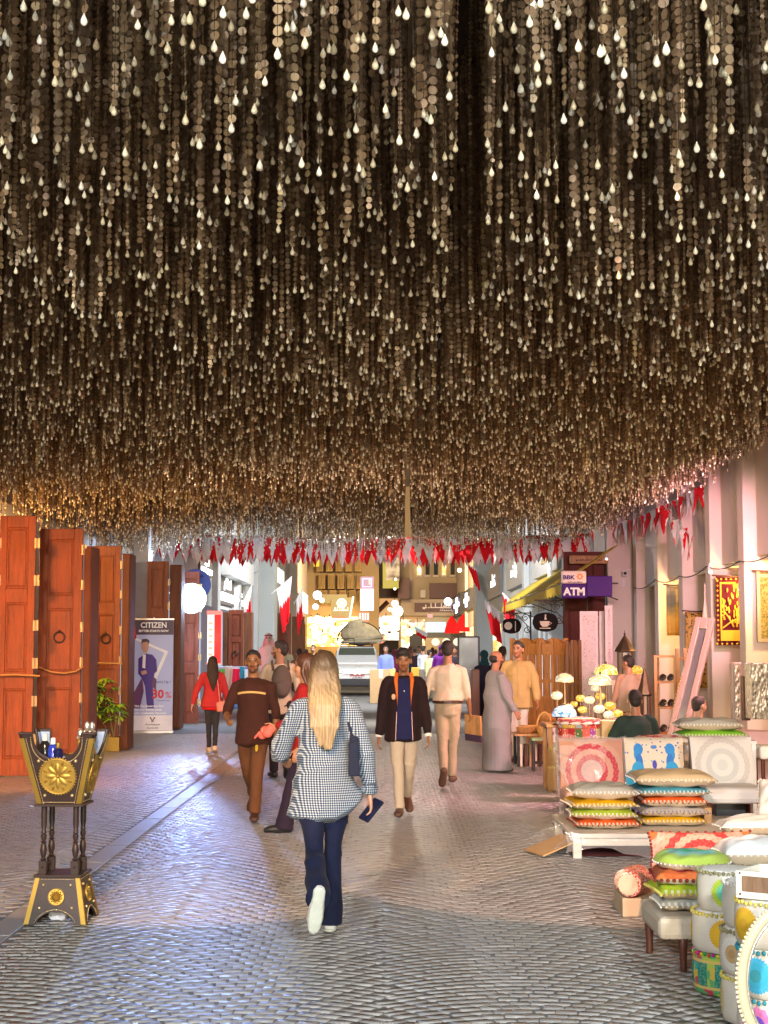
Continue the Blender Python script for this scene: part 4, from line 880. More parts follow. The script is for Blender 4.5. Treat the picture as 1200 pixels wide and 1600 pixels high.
for z in (.25, .58, .91, 1.24, H_ - .03):
    b = MB(); b.bx(.02, W_ - .02, -.01, .31, z, z + .03); b.build('shelf_board', PINK, sh)
for i, z in enumerate((.28, .61, .94, 1.27)):
    for j, x in enumerate((W_ * .32, W_ * .72)):
        b = MB(); b.tube([(x, .22, z + .05), (x, .1, z + .045), (x, -.0, z + .03)], [(.045, .045), (.045, .04), (.04, .025)], 8); s_ = tag(b.build('shoe', M('shoe_dark', (.045, .03, .03), .5), loc=sh.location, rz=-.25, smooth=True), 'dark leather shoe on the tall wooden shoe shelf', 'shoe', 'shoes on the wooden shelf')
b = MB(); b.bx(0, .04, -.02, .02, 0, 1.7); b.bx(.10, .14, -.02, .02, 0, 1.7)
for q in range(6): b.bx(.03, .11, -.012, .012, .2 + q * .27, .235 + q * .27)
o = b.build('slim_ladder', PINK, loc=P(1061, 1160, 20.0)); o.location.z = 0; o.rotation_euler = (-.08, 0, 0); tag(o, 'slim peach coloured wooden ladder leaning between shelf and mirror', 'ladder')
# leaning mirror
Ym = 19.0; km = Ym / F_PX; A, B_ = P(1058, 1152, Ym), P(1103, 966, Ym + .55); ax = (B_ - A); Lm = ax.length; zv = ax.normalized(); yv = Vector((-.55, -.8, 0)); yv = (yv - zv * yv.dot(zv)).normalized(); xv = (-yv).cross(zv).normalized(); xv = zv.cross(yv) * -1
Mm = Matrix((( xv.x, -yv.x, zv.x, A.x), (xv.y, -yv.y, zv.y, A.y), (xv.z, -yv.z, zv.z, A.z), (0, 0, 0, 1)))
mr = thing('leaning_mirror', 'tall narrow mirror in a carved pale frame leaning to the right', 'mirror', (0, 0, 0)); mr.matrix_world = Mm
FRAMEP = M('carved_pink', (.30, .235, .20), .55, .3, var=.3, scale=40, bump=.5, bs=50)
wm = .125
b = MB(); b.bx(-wm, -wm + .075, -.03, .03, 0, Lm); b.bx(wm - .075, wm, -.03, .03, 0, Lm); b.bx(-wm + .075, wm - .075, -.03, .03, 0, .12); b.bx(-wm + .075, wm - .075, -.03, .03, Lm - .16, Lm); b.build('frame', FRAMEP, mr, bevel=.008)
b = MB(); b.bx(-wm + .07, wm - .07, -.008, .012, .1, Lm - .14); b.build('glass', M('mirror_glass', (.62, .66, .7), .3, .9, var=.05), mr)
b = MB()
for q in range(34): b.ell((wm + .006, -.0, .04 + q * Lm / 34.5), (.014, .02, .017), 6, 4)
b.build('studded_edge', M('stud_brass', (.75, .6, .3), .3, .8), mr)
t = NT('carved_silver'); v = t.voro(t.map((1, 1, .6)), 30); t.bump(v, .9, .02); CARV = t.fin(t.ramp(v, [(.1, (.10, .09, .05)), (.45, (.48, .44, .34))]), .42, .6)
def boxthing(name, label, cat, px0, px1, py0, py1, Y, dep, mat, group=None, bevel=.01, rz=0, on=None, inset=None):
    a, c = P(px0, py0, Y), P(px1, py1, Y); root = thing(name, label, cat, ((a.x + c.x) / 2, Y, c.z), rz, group); W_, H_ = c.x - a.x, a.z - c.z
    b = MB(); b.bx(-W_ / 2, W_ / 2, 0, dep, 0, H_); b.build('body', mat, root, bevel=bevel)
    if inset: 
        b = MB(); b.bx(-W_ / 2 + .03, W_ / 2 - .03, -.006, .003, .03, H_ - .03); b.build('face_panel', inset, root, bevel=.004)
    return root, W_, H_
boxthing('carved_chest', 'tall silver green carved chest at the right edge behind the stall', 'chest', 1173, 1204, 1036, 1124, 17.0, .3, CARV)
boxthing('carved_frame', 'pale carved frame leaning left of the silver green chest', 'frame', 1143, 1161, 1035, 1128, 17.6, .08, FRAMEP, inset=CARV, rz=.1)  # carved frames, each filled with a face panel
boxthing('carved_frame', 'narrow brown carved frame between the pale one and the chest', 'frame', 1159, 1173, 1056, 1126, 17.5, .06, BRONZE, inset=WOODD)

# ================================================================ the lamp table
Yl = 18.4; kl = Yl / F_PX; tl = thing('lamp_table', 'cloth covered table crowded with glowing mosaic lamps', 'table', (P(925, 1100, Yl).x, Yl + .3, 0))
b = MB(); b.bx(-.55, .55, -.35, .35, .76, .80); b.build('table_top', WOODL, tl, bevel=.005)
for x in (-.5, .5):
    for y in (-.3, .3): b = MB(); b.bx(x - .025, x + .025, y - .025, y + .025, 0, .76); b.build('leg', WOODL, tl)
def mosaic(name, cols, strength):
    if name in _mc: return _mc[name]
    t = NT(name); v = t.voro(scale=38, out='Color'); d = t.voro(scale=38, feat='DISTANCE_TO_EDGE'); s = t.sep(v)
    c = t.ramp(s[0], [(i / len(cols), q) for i, q in enumerate(cols)], 'CONSTANT'); e = t.math('GREATER_THAN', d, .035)
    ec = t.mix(e, (.08, .05, .02), c); _mc[name] = t.fin(t.mix(.85, c, (.02, .02, .02)), .2, Emission_Color=ec, Emission_Strength=strength); return _mc[name]
MW = mosaic('mosaic_white', [(1, .88, .62), (.95, .72, .42), (.75, .62, .42), (1, .84, .55)], .95); MY = mosaic('mosaic_yellow', [(1, .62, .08), (.9, .5, .03), (1, .8, .2), (.8, .35, .02)], 1.0)
MB_ = mosaic('mosaic_blue', [(.25, .6, .95), (.8, .92, 1), (.1, .35, .8), (.9, .95, 1)], 1.0); MD = mosaic('mosaic_dome', [(1, .80, .5), (.75, .5, .3), (1, .6, .25), (.5, .62, .55)], .8); MYD = mosaic('mosaic_amber', [(1, .7, .1), (.5, .3, .02), (.9, .75, .3), (.35, .3, .05)], 1.3)
top = .802
def mlamp(px, py, Y, rpx, mat, dome, label, light=0, col=(1, .75, .4)):
    k = Y / F_PX; p = P(px, py, Y); r = rpx * k; zt = max(p.z, top + .12); root = thing('mosaic_lamp', label, 'lamp', (p.x, Y, top), 0, 'glowing mosaic lamps on the lamp table'); h = zt - top
    if dome:
        b = MB(); b.lathe([(r, -.02)] + [(r * math.cos(a), r * .78 * math.sin(a)) for a in np.linspace(0, 1.45, 9)], (0, 0, h), 24); b.build('lamp_shade', mat, root, smooth=40)
        b = MB(); b.lathe([(.09, 0), (.08, .02), (.03, .04), (.016, .1), (.022, h * .5), (.014, h * .6), (.012, h - .03)], n=14); b.lathe([(.02, h + r * .76), (.012, h + r * .8), (.02, h + r * .87), (.004, h + r * .98)], n=10); b.lathe([(r * 1.02, h - .026), (r * 1.02, h - .018)], n=24); b.build('stand', BRONZE, root, smooth=40)
    else:
        b = MB(); b.ell((0, 0, h), (r, r, r * .76), 16, 12); b.build('globe', mat, root, smooth=True)
        b = MB(); b.lathe([(.06, 0), (.055, .012), (.015, .03), (.010, h - r * .7), (.04, h - r * .68), (.035, h - r * .55)], n=12); b.lathe([(.03, h + r * .68), (.018, h + r * .8), (.008, h + r * .95)], n=10); b.build('stand', BRONZE, root, smooth=40)
    if light: lamp('mosaic_glow', 'POINT', light * 2.2, col, (0, -.25, h + .1), root, .12)
for a_ in ((882, 1063, 18.3, 14.5, MD, 1, 'white mosaic dome lamp, leftmost of the three domes', 4), (938, 1068, 18.15, 18.5, MD, 1, 'largest white mosaic dome lamp in the middle of the lamp table', 5), (947, 1052, 18.75, 18.5, MYD, 1, 'amber mosaic dome lamp behind the largest white dome', 4),
           (870, 1087, 18.1, 9, MW, 0, 'white mosaic globe lamp under the leftmost dome', 3), (907, 1091, 18.5, 7.5, MY, 0, 'yellow mosaic globe lamp left of a white globe in mid table', 0), (921, 1094, 18.2, 8.5, MW, 0, 'white mosaic globe lamp under the largest white dome', 3), (938, 1088, 18.6, 8, MY, 0, 'yellow mosaic globe lamp under the right side of the largest dome', 0),
           (888, 1106, 18.05, 8, MW, 0, 'low white mosaic globe lamp just above the patchwork drum', 3), (910, 1109, 18.2, 7.5, MY, 0, 'low yellow mosaic globe lamp right of the low white globe', 0), (936, 1108, 18.05, 9, MW, 0, 'white mosaic globe lamp at the middle of the front row', 3), (953, 1103, 18.4, 9, MY, 0, 'bright yellow mosaic globe lamp at the right of the table', 3),
           (951, 1120, 18.0, 8.5, MW, 0, 'lowest white mosaic globe lamp near the seated man', 0), (965, 1115, 18.3, 8.5, MY, 0, 'yellow mosaic globe lamp touching the seated man\'s shoulder', 0), (882, 1117, 17.95, 19, MB_, 1, 'blue and white mosaic dome lamp on the left front corner', 0), (897, 1100, 18.75, 6, MY, 0, 'small amber globe lamp at the back left of the table', 0), (930, 1076, 18.7, 7, MW, 0, 'small white globe lamp hidden below the amber dome', 0)): mlamp(*a_)
p = P(993, 1048, 23); b = MB(); b.ell((0, 0, 0), (.11, .11, .08)); o = tag(b.build('globe_lamp', MY, loc=(p.x, 23, p.z), smooth=True), 'yellow globe lamp glowing beside the domed metal lantern', 'lamp'); b = MB(); b.cyl((0, 0, -p.z), (0, 0, -.07), .015); b.build('stand', BRONZE, o)
# patchwork drum, bins, box
t = NT('patchwork'); xyz = t.sep(); ang = t.math('MULTIPLY', t.math('ARCTAN2', xyz[1], xyz[0]), 3.2); rowz = t.math('MULTIPLY', xyz[2], 7.5)
cell = t.comb(t.math('FLOOR', ang), t.math('FLOOR', rowz), 0); wn_ = t.t.nodes.new('ShaderNodeTexWhiteNoise'); t.put(wn_.inputs['Vector'], cell)
col = t.ramp(wn_.outputs['Value'], [(0, (.40, .012, .02)), (.2, (.55, .36, .05)), (.38, (.30, .33, .36)), (.52, (.08, .14, .04)), (.66, (.60, .10, .08)), (.8, (.62, .48, .26)), (.92, (.22, .05, .25))], 'CONSTANT')
fl = t.voro(t.comb(ang, rowz, 0), 3.0); col = t.mix(t.math('LESS_THAN', fl, .28), col, (.7, .55, .3))
ed = t.math('LESS_THAN', t.math('MINIMUM', t.math('FRACT', ang), t.math('FRACT', rowz)), .08); col = t.mix(ed, col, (.30, .10, .04)); PATCH = t.fin(col, .85)
Yd = 17.5; p = P(905, 1165, Yd); dr = thing('patchwork_pouf', 'round patchwork pouf of red, gold and green panels under the lamps', 'pouf', (p.x, Yd, 0))
b = MB(); b.lathe([(.20, .0), (.25, .02), (.265, .2), (.27, .5), (.265, .80), (.25, .86)], n=32); b.build('side', PATCH, dr, smooth=40)
b = MB(); b.lathe([(.262, .845), (.27, .86), (.24, .90), (.1, .92), (.01, .925)], n=32); b.build('top', Mandala('patch_top', (0, 1), (0, 0), .27, [(.5, .3, .1), (.3, .1, .35), (.6, .5, .3), (.45, .05, .05)], 12), dr, smooth=True)
BIN = M('bin_wood', (.52, .34, .14), .7); BINY = M('bin_yellow', (.55, .50, .16), .7)
def bin_(px, py1, Y, r, h, label, g=None):
    p = P(px, py1, Y); root = thing('bamboo_bin', label, 'bin', (p.x, Y, max(0, p.z)), 0, 'pale round bins by the wrapped chair'); b = MB(); b.lathe([(r * .9, 0), (r, .02), (r, h * .95), (r * .95, h)], n=20); b.lathe([(r * 1.03, h * .3), (r * 1.03, h * .36)], n=20); b.build('body', BIN, root, smooth=40); b = MB(); b.lathe([(r * .96, h * .99), (r * .9, h + .02), (.01, h + .03)], n=20); b.build('lid', BINY, root, smooth=40)
bin_(871, 1234, 18.4, .13, .26, 'lower round wooden bin standing on the paving left of the wrapped chair'); bin_(870, 1200, 18.4, .11, .22, 'round bin with a yellow lid on top of the lower bin')
r_, W_, H_ = boxthing('gift_box', 'beige box with a lime square label in front of the seated man', 'box', 940, 967, 1126, 1160, 17.3, .2, M('box_beige', (.58, .44, .22), .7)); b = MB(); b.bx(-.02, .05, -.003, 0, .06, .14); b.build('paper_label', M('lime', (.3, .5, .06), .6), r_)
r_, W_, H_ = boxthing('gift_box', 'white box with a dark oval mark beside the green stool', 'box', 855, 872, 1132, 1160, 20.5, .2, M('box_white', (.6, .52, .45), .7)); b = MB(); b.lathe([(.035, 0), (.03, .004)], n=14, M=Matrix.Translation((-.02, 0, .12)) @ Matrix.Rotation(R(90), 4, 'X')); b.build('oval_mark', PNAVY, r_)

# ================================================================ basket table
Yt2 = 22.6; bt = thing('display_table', 'low wooden table piled with baskets and bowls behind the standing men', 'table', (P(850, 1100, Yt2).x, Yt2, 0))
b = MB(); b.bx(-.45, .42, -.3, .4, .44, .47); b.build('table_top', WOODL, bt)
for x in (-.4, .37):
    for y in (-.26, .36): b = MB(); b.bx(x - .02, x + .02, y - .02, y + .02, 0, .44); b.build('leg', BLACK, bt)
gs = thing('green_stool', 'small stool with a pale green top beside the baskets', 'stool', (P(848, 1195, 21.6).x, 21.6, 0)); b = MB(); b.bx(-.16, .13, -.15, .15, .42, .455); b.build('seat', M('stool_green', (.30, .48, .24), .6), gs, bevel=.008)
for x in (-.13, .10):
    for y in (-.12, .12): b = MB(); b.bx(x - .015, x + .015, y - .015, y + .015, 0, .42); b.build('leg', IRON, gs)
b = MB(); b.bx(-.12, .09, -.13, -.11, .1, .125); b.bx(-.12, .09, .11, .13, .1, .125); b.build('rail', IRON, gs)
STRAW = M('straw', (.58, .33, .10), .75, var=.35, scale=60, bump=.6, bs=90)
def bowl(x, y, z, r, h, label, hd=False, cat='basket'):
    root = thing('basket' if cat == 'basket' else 'wooden_bowl', label, cat, (bt.location.x + x, bt.location.y + y, z)); b = MB(); b.lathe([(r * .6, 0), (r * .85, h * .3), (r, h), (r * .93, h), (r * .78, h * .35), (.01, h * .12)], n=18); b.build('bowl', STRAW if cat == 'basket' else WOODL, root, smooth=40)
    if hd: b = MB(); b.tube([(r * .95 * math.cos(a), 0, h + r * 1.9 * math.sin(a)) for a in np.linspace(0, math.pi, 13)], .014, 6, cap=0); b.build('handle', STRAW, root, smooth=True)
for a_ in ((-.05, -.5, .44, .11, .14, 'straw basket with a tall looped handle on the green stool front', True), (-.2, .1, .472, .17, .10, 'wide straw basket at the back left of the basket table'), (.22, .05, .472, .14, .12, 'straw basket at the right of the basket table'), (.0, .0, .472, .15, .08, 'shallow straw basket in the middle of the basket table')): bowl(*a_)
bowl(.12, .3, .60, .19, .13, 'large honey wooden bowl topmost on the basket table', cat='bowl'); bowl(.12, .3, .475, .16, .12, 'dark rimmed wooden bowl under the topmost bowl', cat='bowl'); bowl(-.3, -.15, .475, .13, .09, 'small wooden bowl at the front left of the basket table', cat='bowl')
gs2 = bt.location
for i in range(5):
    b = MB(); b.bx(-.02, .02, -.1, .1, 0, .32); tag(b.build('book', [CREAM, WOODD, CARD][i % 3], loc=(gs2.x - .36 + i * .07, gs2.y - .1, .0), bevel=.004), ('cream', 'dark', 'brown', 'second cream', 'second dark')[i] + ' upright board leaning in the row under the basket table', 'board', 'upright boards under the basket table')

# ================================================================ cushions, chairs and poufs of the front stall
BEIGE_F = Fabric('cushion_beige', (.55, .45, .31)); IVORY = Fabric('ivory', (.82, .79, .72))
def pillow(name, label, x, y, z, w, d, h, top, bottom=BEIGE_F, pom=None, rz=0, rnd=4.0, rot=None, pomr=.007, fringe=True, group='printed cushions piled on the stall'):
    root = thing(name, label, 'cushion', (x, y, z + h / 2), rz, group); n = 22; mb = MB()
    if rot: root.rotation_euler = rot
    def prof(u, v, s):
        a, b_ = 2 * u - 1, 2 * v - 1
        if rnd < 3:                                   # round cushion: square grid mapped to a disc
            x_, y_ = a * math.sqrt(1 - b_ * b_ / 2), b_ * math.sqrt(1 - a * a / 2); r2 = min(1, x_ * x_ + y_ * y_); t_ = (1 - r2 ** 2.2) ** .5 if r2 < 1 else 0
        else:
            x_, y_ = a * (1 - .06 * (1 - b_ * b_) + .03), b_ * (1 - .06 * (1 - a * a) + .03); t_ = max(0, (1 - abs(a) ** 3.2) * (1 - abs(b_) ** 3.2)) ** .42
        return (x_ * w / 2, y_ * d / 2, s * h / 2 * t_ * (1 + .10 * math.sin(a * 5 + b_ * 3 + x * 9) + .06 * math.sin(b_ * 8 - a * 4 + y * 7)) + .005 * math.sin(a * 9 - b_ * 7 + z * 31 + x * 5) * t_)
    mb.grid(lambda u, v: prof(u, v, 1), n, n, 0); mb.grid(lambda u, v: prof(1 - u, v, -1), n, n, 1); mb.build('cover', [top, bottom], root, smooth=True)
    if fringe:
        mb = MB(); per = []; m_ = 46
        for i in range(m_):
            q = i / m_ * 4; k = int(q); f = q - k; e = [(f, 0), (1, f), (1 - f, 1), (0, 1 - f)][k]; per.append(prof(e[0], e[1], 0))
        for (a, b_, c) in per: mb.ell((a * 1.01, b_ * 1.01, -.006), pomr, 6, 5)
        mb.build('pompom_trim', pom or IVORY, root, smooth=True)
    return root
def stripe_top(name, col, col2=(.78, .74, .66)):       # dense woven top fading to a stitched fringe
    if name in _mc: return _mc[name]
    t = NT(name); n = t.noise(scale=120, detail=2); xyz = t.sep(); d = t.math('MULTIPLY', t.math('SINE', t.math('MULTIPLY', xyz[0], 190)), t.math('LESS_THAN', xyz[2], .016))
    c = t.mix(t.math('MULTIPLY', t.math('GREATER_THAN', d, .2), .8), col, col2); c = t.mix(t.math('MULTIPLY', n, .25), c, tuple(q * .5 for q in col)); t.bump(n, .4, .004); _mc[name] = t.fin(c, .9, 0, .2); return _mc[name]
TG, TY, TL, TO, TB, TGR, TGN = (stripe_top('top_grey', (.42, .43, .38)), stripe_top('top_yellow', (.62, .35, .0)), stripe_top('top_lime', (.33, .45, .03)), stripe_top('top_orange', (.62, .10, .012)), stripe_top('top_blue', (.07, .31, .42)), stripe_top('top_mist', (.42, .40, .38), (.2, .16, .16)), stripe_top('top_green', (.17, .46, .02)))
POMW = Fabric('pom_white', (.75, .72, .64)); POMR = Fabric('pom_red', (.20, .03, .02)); POMY = Fabric('pom_yellow', (.6, .5, .12)); POMB = Fabric('pom_blue', (.1, .12, .3))
# platform bench wrapped in film
Yp = 12.55; gL = P(888, 1334, Yp); pf = thing('platform_bench', 'low white platform bench wrapped in clear film', 'bench', (gL.x, Yp, 0))
PW2 = M('platform_white', (.62, .60, .52), .5)
b = MB(); b.bx(.03, 1.75, .02, 1.5, .165, .20); b.bx(0.06, 1.7, .05, .08, .10, .165); b.build('top', PW2, pf, bevel=.006)
for x in (.08, 1.62):
    for y in (.08, 1.4): b = MB(); b.bx(x - .035, x + .035, y - .035, y + .035, 0, .165); b.build('leg', PW2, pf, bevel=.006)
FILM = M('clear_film', (.9, .9, .9), .08, var=.02, bump=.9, bs=14, spec=.9, Transmission_Weight=.0, Alpha=.17)
def film(name, fn, nu, nv, label, seed, amp=.012):
    rr = random.Random(seed); mb = MB(); mb.grid(fn, nu, nv); mb.v = [(x + rr.uniform(-amp, amp), y + rr.uniform(-amp, amp), z + rr.uniform(-amp, amp)) for x, y, z in mb.v]
    return tag(mb.build(name, FILM), label, 'plastic film')
film('plastic_film', lambda u, v: (gL.x - .02 + 1.3 * u, Yp - .03 - .04 * v, max(.02, .215 - .15 * v + .04 * math.sin(u * 9) * v)), 14, 3, 'clear plastic film draped over the front of the low platform', 1)
film('plastic_film', lambda u, v: (gL.x + .06 - .22 * v - .05 * u, Yp - .02 + 1.1 * u, max(.01, .21 - .2 * v)), 8, 3, 'loose plastic film hanging over the left end of the platform', 2, .02)
b = MB(); b.bx(-.2, .15, 0, .4, 0, .012); o = tag(b.build('cardboard_sheet', CARD, loc=(gL.x - .02, Yp + .05, .03), rz=.3), 'flattened brown cardboard tucked under the left end of the platform', 'cardboard'); o.rotation_euler = (0, -.35, .3); o.location.z = .09
rg = MB(); rg.grid(lambda u, v: (1.62 + 2.2 * u, 12.7 + 2.4 * v, .006 + .003 * math.sin(u * 20)), 20, 8); tag(rg.build('rug', M('rug_maroon', (.14, .02, .025), .95)), 'dark red rug lying under the platform and chairs', 'rug')
def stack(px, Y, w, items, z=.2, grp='cushions in tall piles on the platform', d=None, hs_=.88):
    for i, (top_, h, sx_, dx, pom, rnd, label, rz) in enumerate(items):
        pillow('cushion', label, P(px, 1200, Y).x + dx, Y + .22, z, w * sx_, (d or w) * sx_, h * hs_ * 1.2, top_, pom=pom, rnd=rnd, rz=rz, group=grp); z += h * hs_
stack(944, 12.85, .53, [(TO, .085, 1, .02, POMR, 4, 'orange cushion with dark tassels at the bottom of the left pile', .02), (TL, .092, 1.0, .0, POMW, 4, 'lime cushion second from the bottom of the left pile', -.05), (TY, .088, 1.03, -.015, POMW, 4, 'yellow cushion second from the top of the left pile', .05), (TG, .125, .98, .0, POMW, 4, 'grey white cushion on top of the left pile', -.04)])
stack(1052, 13.05, .54, [(TY, .085, 1.0, 0, POMY, 4, 'yellow cushion at the bottom of the right pile', 0), (TGR, .09, 1.05, .0, POMB, 4, 'pale grey cushion with dark stitches in the right pile', .03), (TO, .10, 1.0, .02, POMR, 4, 'orange cushion with dark fringe in the middle of the right pile', -.04), (TB, .09, 1.12, -.01, IVORY, 4, 'blue cushion second from the top of the right pile', .06), (stripe_top('top_sand', (.62, .50, .30)), .13, 1.25, .02, IVORY, 4, 'wide sand coloured cushion on top of the right pile', -.03)], d=.5)
# chairs
def slipper_chair(label, px0, px1, py0, Y, fab, seatm, legm=WOODD, sh_=.40):
    a, c = P(px0, py0, Y), P(px1, py0, Y); W_ = c.x - a.x; H_ = a.z; root = thing('slipper_chair', label, 'chair', ((a.x + c.x) / 2, Y, 0), 0)
    mb = MB(); n = 16
    for s_, flip in ((0, 0), (1, 1)):
        mb.grid(lambda u, v, s_=s_: ((2 * (u if not flip else 1 - u) - 1) * W_ / 2 * (1 - .02 * math.sin(math.pi * v)), .30 + (.10 if s_ else 0) + .05 * (2 * u - 1) ** 2 * -1 + .12 * v - (.045 if not s_ else -.045) * (1 - (2 * u - 1) ** 6) * (1 - (2 * v - 1) ** 6), sh_ + (H_ - sh_) * v), n, n)
    nn = n + 1; f0 = [i for i in range(nn)] + [j * nn + n for j in range(1, nn)] + [n * nn + i for i in range(n - 1, -1, -1)] + [j * nn for j in range(n - 1, 0, -1)]
    g0_ = [nn * nn + (n - (i % nn)) + (i // nn) * nn for i in f0]
    for k in range(len(f0)): mb.f.append((f0[k], g0_[k], g0_[(k + 1) % len(f0)], f0[(k + 1) % len(f0)])); mb.m.append(0)
    mb.build('backrest', fab, root, smooth=50)
    b = MB(); b.bx(-W_ / 2 - .01, W_ / 2 + .01, -.22, .34, sh_ - .12, sh_ + .02); b.build('seat', seatm, root, bevel=.045)
    for x in (-W_ / 2 + .06, W_ / 2 - .06):
        for y in (-.17, .3): b = MB(); b.tube([(x, y, sh_ - .1), (x * 1.02, y, 0)], [.026, .016], 8, cap=0); b.build('leg', legm, root)
    return root, W_, H_
RM = Mandala('chair_mandala', (0, 2), (0, .56), .30, [(.48, .33, .33), (.42, .30, .32), (.38, .02, .05), (.46, .24, .2), (.38, .02, .05), (.46, .26, .2)], 24, .03, (.44, .22, .15))
ch, W_, H_ = slipper_chair('slipper chair with a faded red rosette back under clear plastic', 880, 982, 1158, 14.1, RM, M('chair_pink', (.60, .40, .32), .85))
xa = ch.location.x; ya = ch.location.y
film('plastic_film', lambda u, v: (xa - W_ * .56 + W_ * 1.12 * u, ya + .24 + .14 * v - .30 * max(0, .45 - v) * (1.2 + .3 * math.sin(u * 7)), .10 + (H_ - .07) * v + .015 * math.sin(u * 12 + v * 7)), 9, 8, 'crumpled clear plastic sheet over the red rosette chair', 3, .022)
film('plastic_film', lambda u, v: (xa - W_ * .56 - .02 * math.sin(v * 9), ya + .1 + .4 * u, .06 + (H_ - .04) * v), 4, 6, 'clear plastic hanging down the left side of the rosette chair', 4, .02)
film('plastic_film', lambda u, v: (xa - W_ * .55 + W_ * .8 * u * (1 - v * .55), ya + .10 + .02 * math.sin(u * 20 + v * 9), H_ * .92 - .5 * v * (.4 + u)), 7, 7, 'creased plastic corner folded across the rosette chair back', 5, .03)
# peacock print
t = NT('peacock'); xyz = t.sep(); ax_ = t.math('ABSOLUTE', xyz[0])
def blob(cx, cz, rx, rz): 
    u = t.math('DIVIDE', t.math('SUBTRACT', ax_, cx), rx); v = t.math('DIVIDE', t.math('SUBTRACT', xyz[2], cz), rz); return t.math('LESS_THAN', t.math('ADD', t.math('MULTIPLY', u, u), t.math('MULTIPLY', v, v)), 1.0)
ivory = (.66, .60, .48); vn = t.voro(scale=24); vc = t.sep(t.voro(scale=24, out='Color'))
col = t.mix(t.math('MULTIPLY', t.math('LESS_THAN', vn, .22), t.math('GREATER_THAN', vc[0], .35)), ivory, t.ramp(vc[1], [(0, (.05, .10, .5)), (.5, (.10, .38, .62)), (.8, (.15, .10, .45))], 'CONSTANT'))
for m_, cl in ((blob(.15, .74, .045, .055), (.01, .22, .62)), (blob(.165, .69, .03, .05), (.01, .25, .62)), (blob(.145, .62, .035, .08), (.01, .16, .55)), (blob(.16, .55, .06, .08), (.01, .30, .62)), (blob(.19, .45, .10, .11), (.015, .38, .62)), (blob(.21, .35, .13, .10), (.01, .36, .55)), (blob(.0, .60, .022, .04), (.05, .05, .4)), (blob(.06, .52, .03, .035), (.10, .04, .40)), (blob(.0, .76, .03, .018), (.06, .2, .6))): col = t.mix(m_, col, cl)
n = t.noise(scale=60); col = t.mix(t.math('MULTIPLY', n, .15), col, (.3, .3, .3)); PEAC = t.fin(col, .85)
slipper_chair('ivory slipper chair printed with two facing blue peacocks', 984, 1079, 1157, 14.35, PEAC, M('chair_ivory', (.62, .58, .48), .85))
GM = Mandala('grey_mandala', (0, 2), (0, .64), .30, [(.50, .55, .55), (.60, .62, .60), (.46, .50, .50), (.58, .60, .58), (.48, .47, .45), (.60, .60, .57)], 28, .025, (.60, .61, .57))
slipper_chair('pale grey slipper chair with an embossed rosette and dark wooden legs', 1090, 1189, 1155, 13.75, GM, M('chair_grey', (.58, .60, .60), .85, var=.08, bump=.3), sh_=.46)
boxthing('dark_box', 'dark storage box standing under the pale grey chair', 'box', 1118, 1166, 1254, 1292, 13.9, .3, M('box_dark', (.05, .055, .06), .35))
boxthing('cardboard_box', 'brown cardboard box end showing right of the cushion pile', 'box', 1100, 1113, 1262, 1291, 13.35, .3, CARD)
rt = thing('side_table', 'plain white side table behind the grey chair with cushions on it', 'table', (P(1120, 1150, 15.3).x, 15.4, 0)); b = MB(); b.bx(-.36, .36, -.25, .25, .76, .79); b.build('table_top', WHITE, rt, bevel=.005)
for x in (-.33, .33):
    for y in (-.22, .22): b = MB(); b.bx(x - .02, x + .02, y - .02, y + .02, 0, .76); b.build('leg', WHITE, rt)
stack(1118, 15.15, .66, [(TGN, .10, 1, .0, POMW, 4, 'bright green cushion on the white side table', .03), (TG, .12, .95, -.03, POMW, 4, 'grey white cushion on top of the bright green cushion', -.04)], z=.79, grp='cushions on the white side table', d=.42)
pillow('cushion', 'red printed cushion lying behind the peacock chair back', P(1031, 1150, 15).x, 15.0, .745, .52, .4, .11, Mandala('red_print', (0, 1), (0, 0), .26, [(.6, .1, .08), (.7, .4, .35), (.5, .03, .06), (.7, .45, .35)], 18), pom=POMR, rnd=4)
st_ = thing('stool', 'plain stool hidden behind the peacock chair', 'stool', (P(1031, 1150, 15).x, 15.0, 0)); b = MB(); b.bx(-.2, .2, -.18, .18, .70, .745); b.build('seat', WOODL, st_)
for x in (-.17, .17):
    for y in (-.15, .15): b = MB(); b.bx(x - .02, x + .02, y - .02, y + .02, 0, .70); b.build('leg', WOODL, st_)
pt_ = thing('draped_table', 'table under a pink cloth at the right behind the chairs', 'table', (P(1195, 1130, 16.2).x, 16.2, 0)); b = MB(); b.grid(lambda u, v: (-.32 + .74 * u, -.22 - .02 * math.sin(u * 22) * (1 - v), .05 + .78 * v), 24, 4); b.grid(lambda u, v: (-.32 + .02 * math.sin(u * 18) * (1 - v), -.22 + .5 * (1 - u), .05 + .78 * v), 12, 4); b.grid(lambda u, v: (-.32 + .74 * u, -.22 + .5 * v, .83 + .006 * math.sin(u * 9)), 8, 6); b.build('cloth', Fabric('pink_cloth', (.62, .38, .38)), pt_, smooth=40, solid=.006)
bs_ = thing('upholstered_stool', 'white quilted stool at the right picture edge', 'stool', (P(1208, 1160, 15.2).x, 15.2, 0)); b = MB(); b.bx(-.18, .3, -.2, .2, .62, .75); b.build('seat', IVORY, bs_, bevel=.03)
for x in (-.14, .26): b = MB(); b.cyl((x, -.15, 0), (x, -.15, .62), .02, n=8); b.build('leg', WOODD, bs_); b = MB(); b.cyl((x, .15, 0), (x, .15, .62), .02, n=8); b.build('leg', WOODD, bs_)
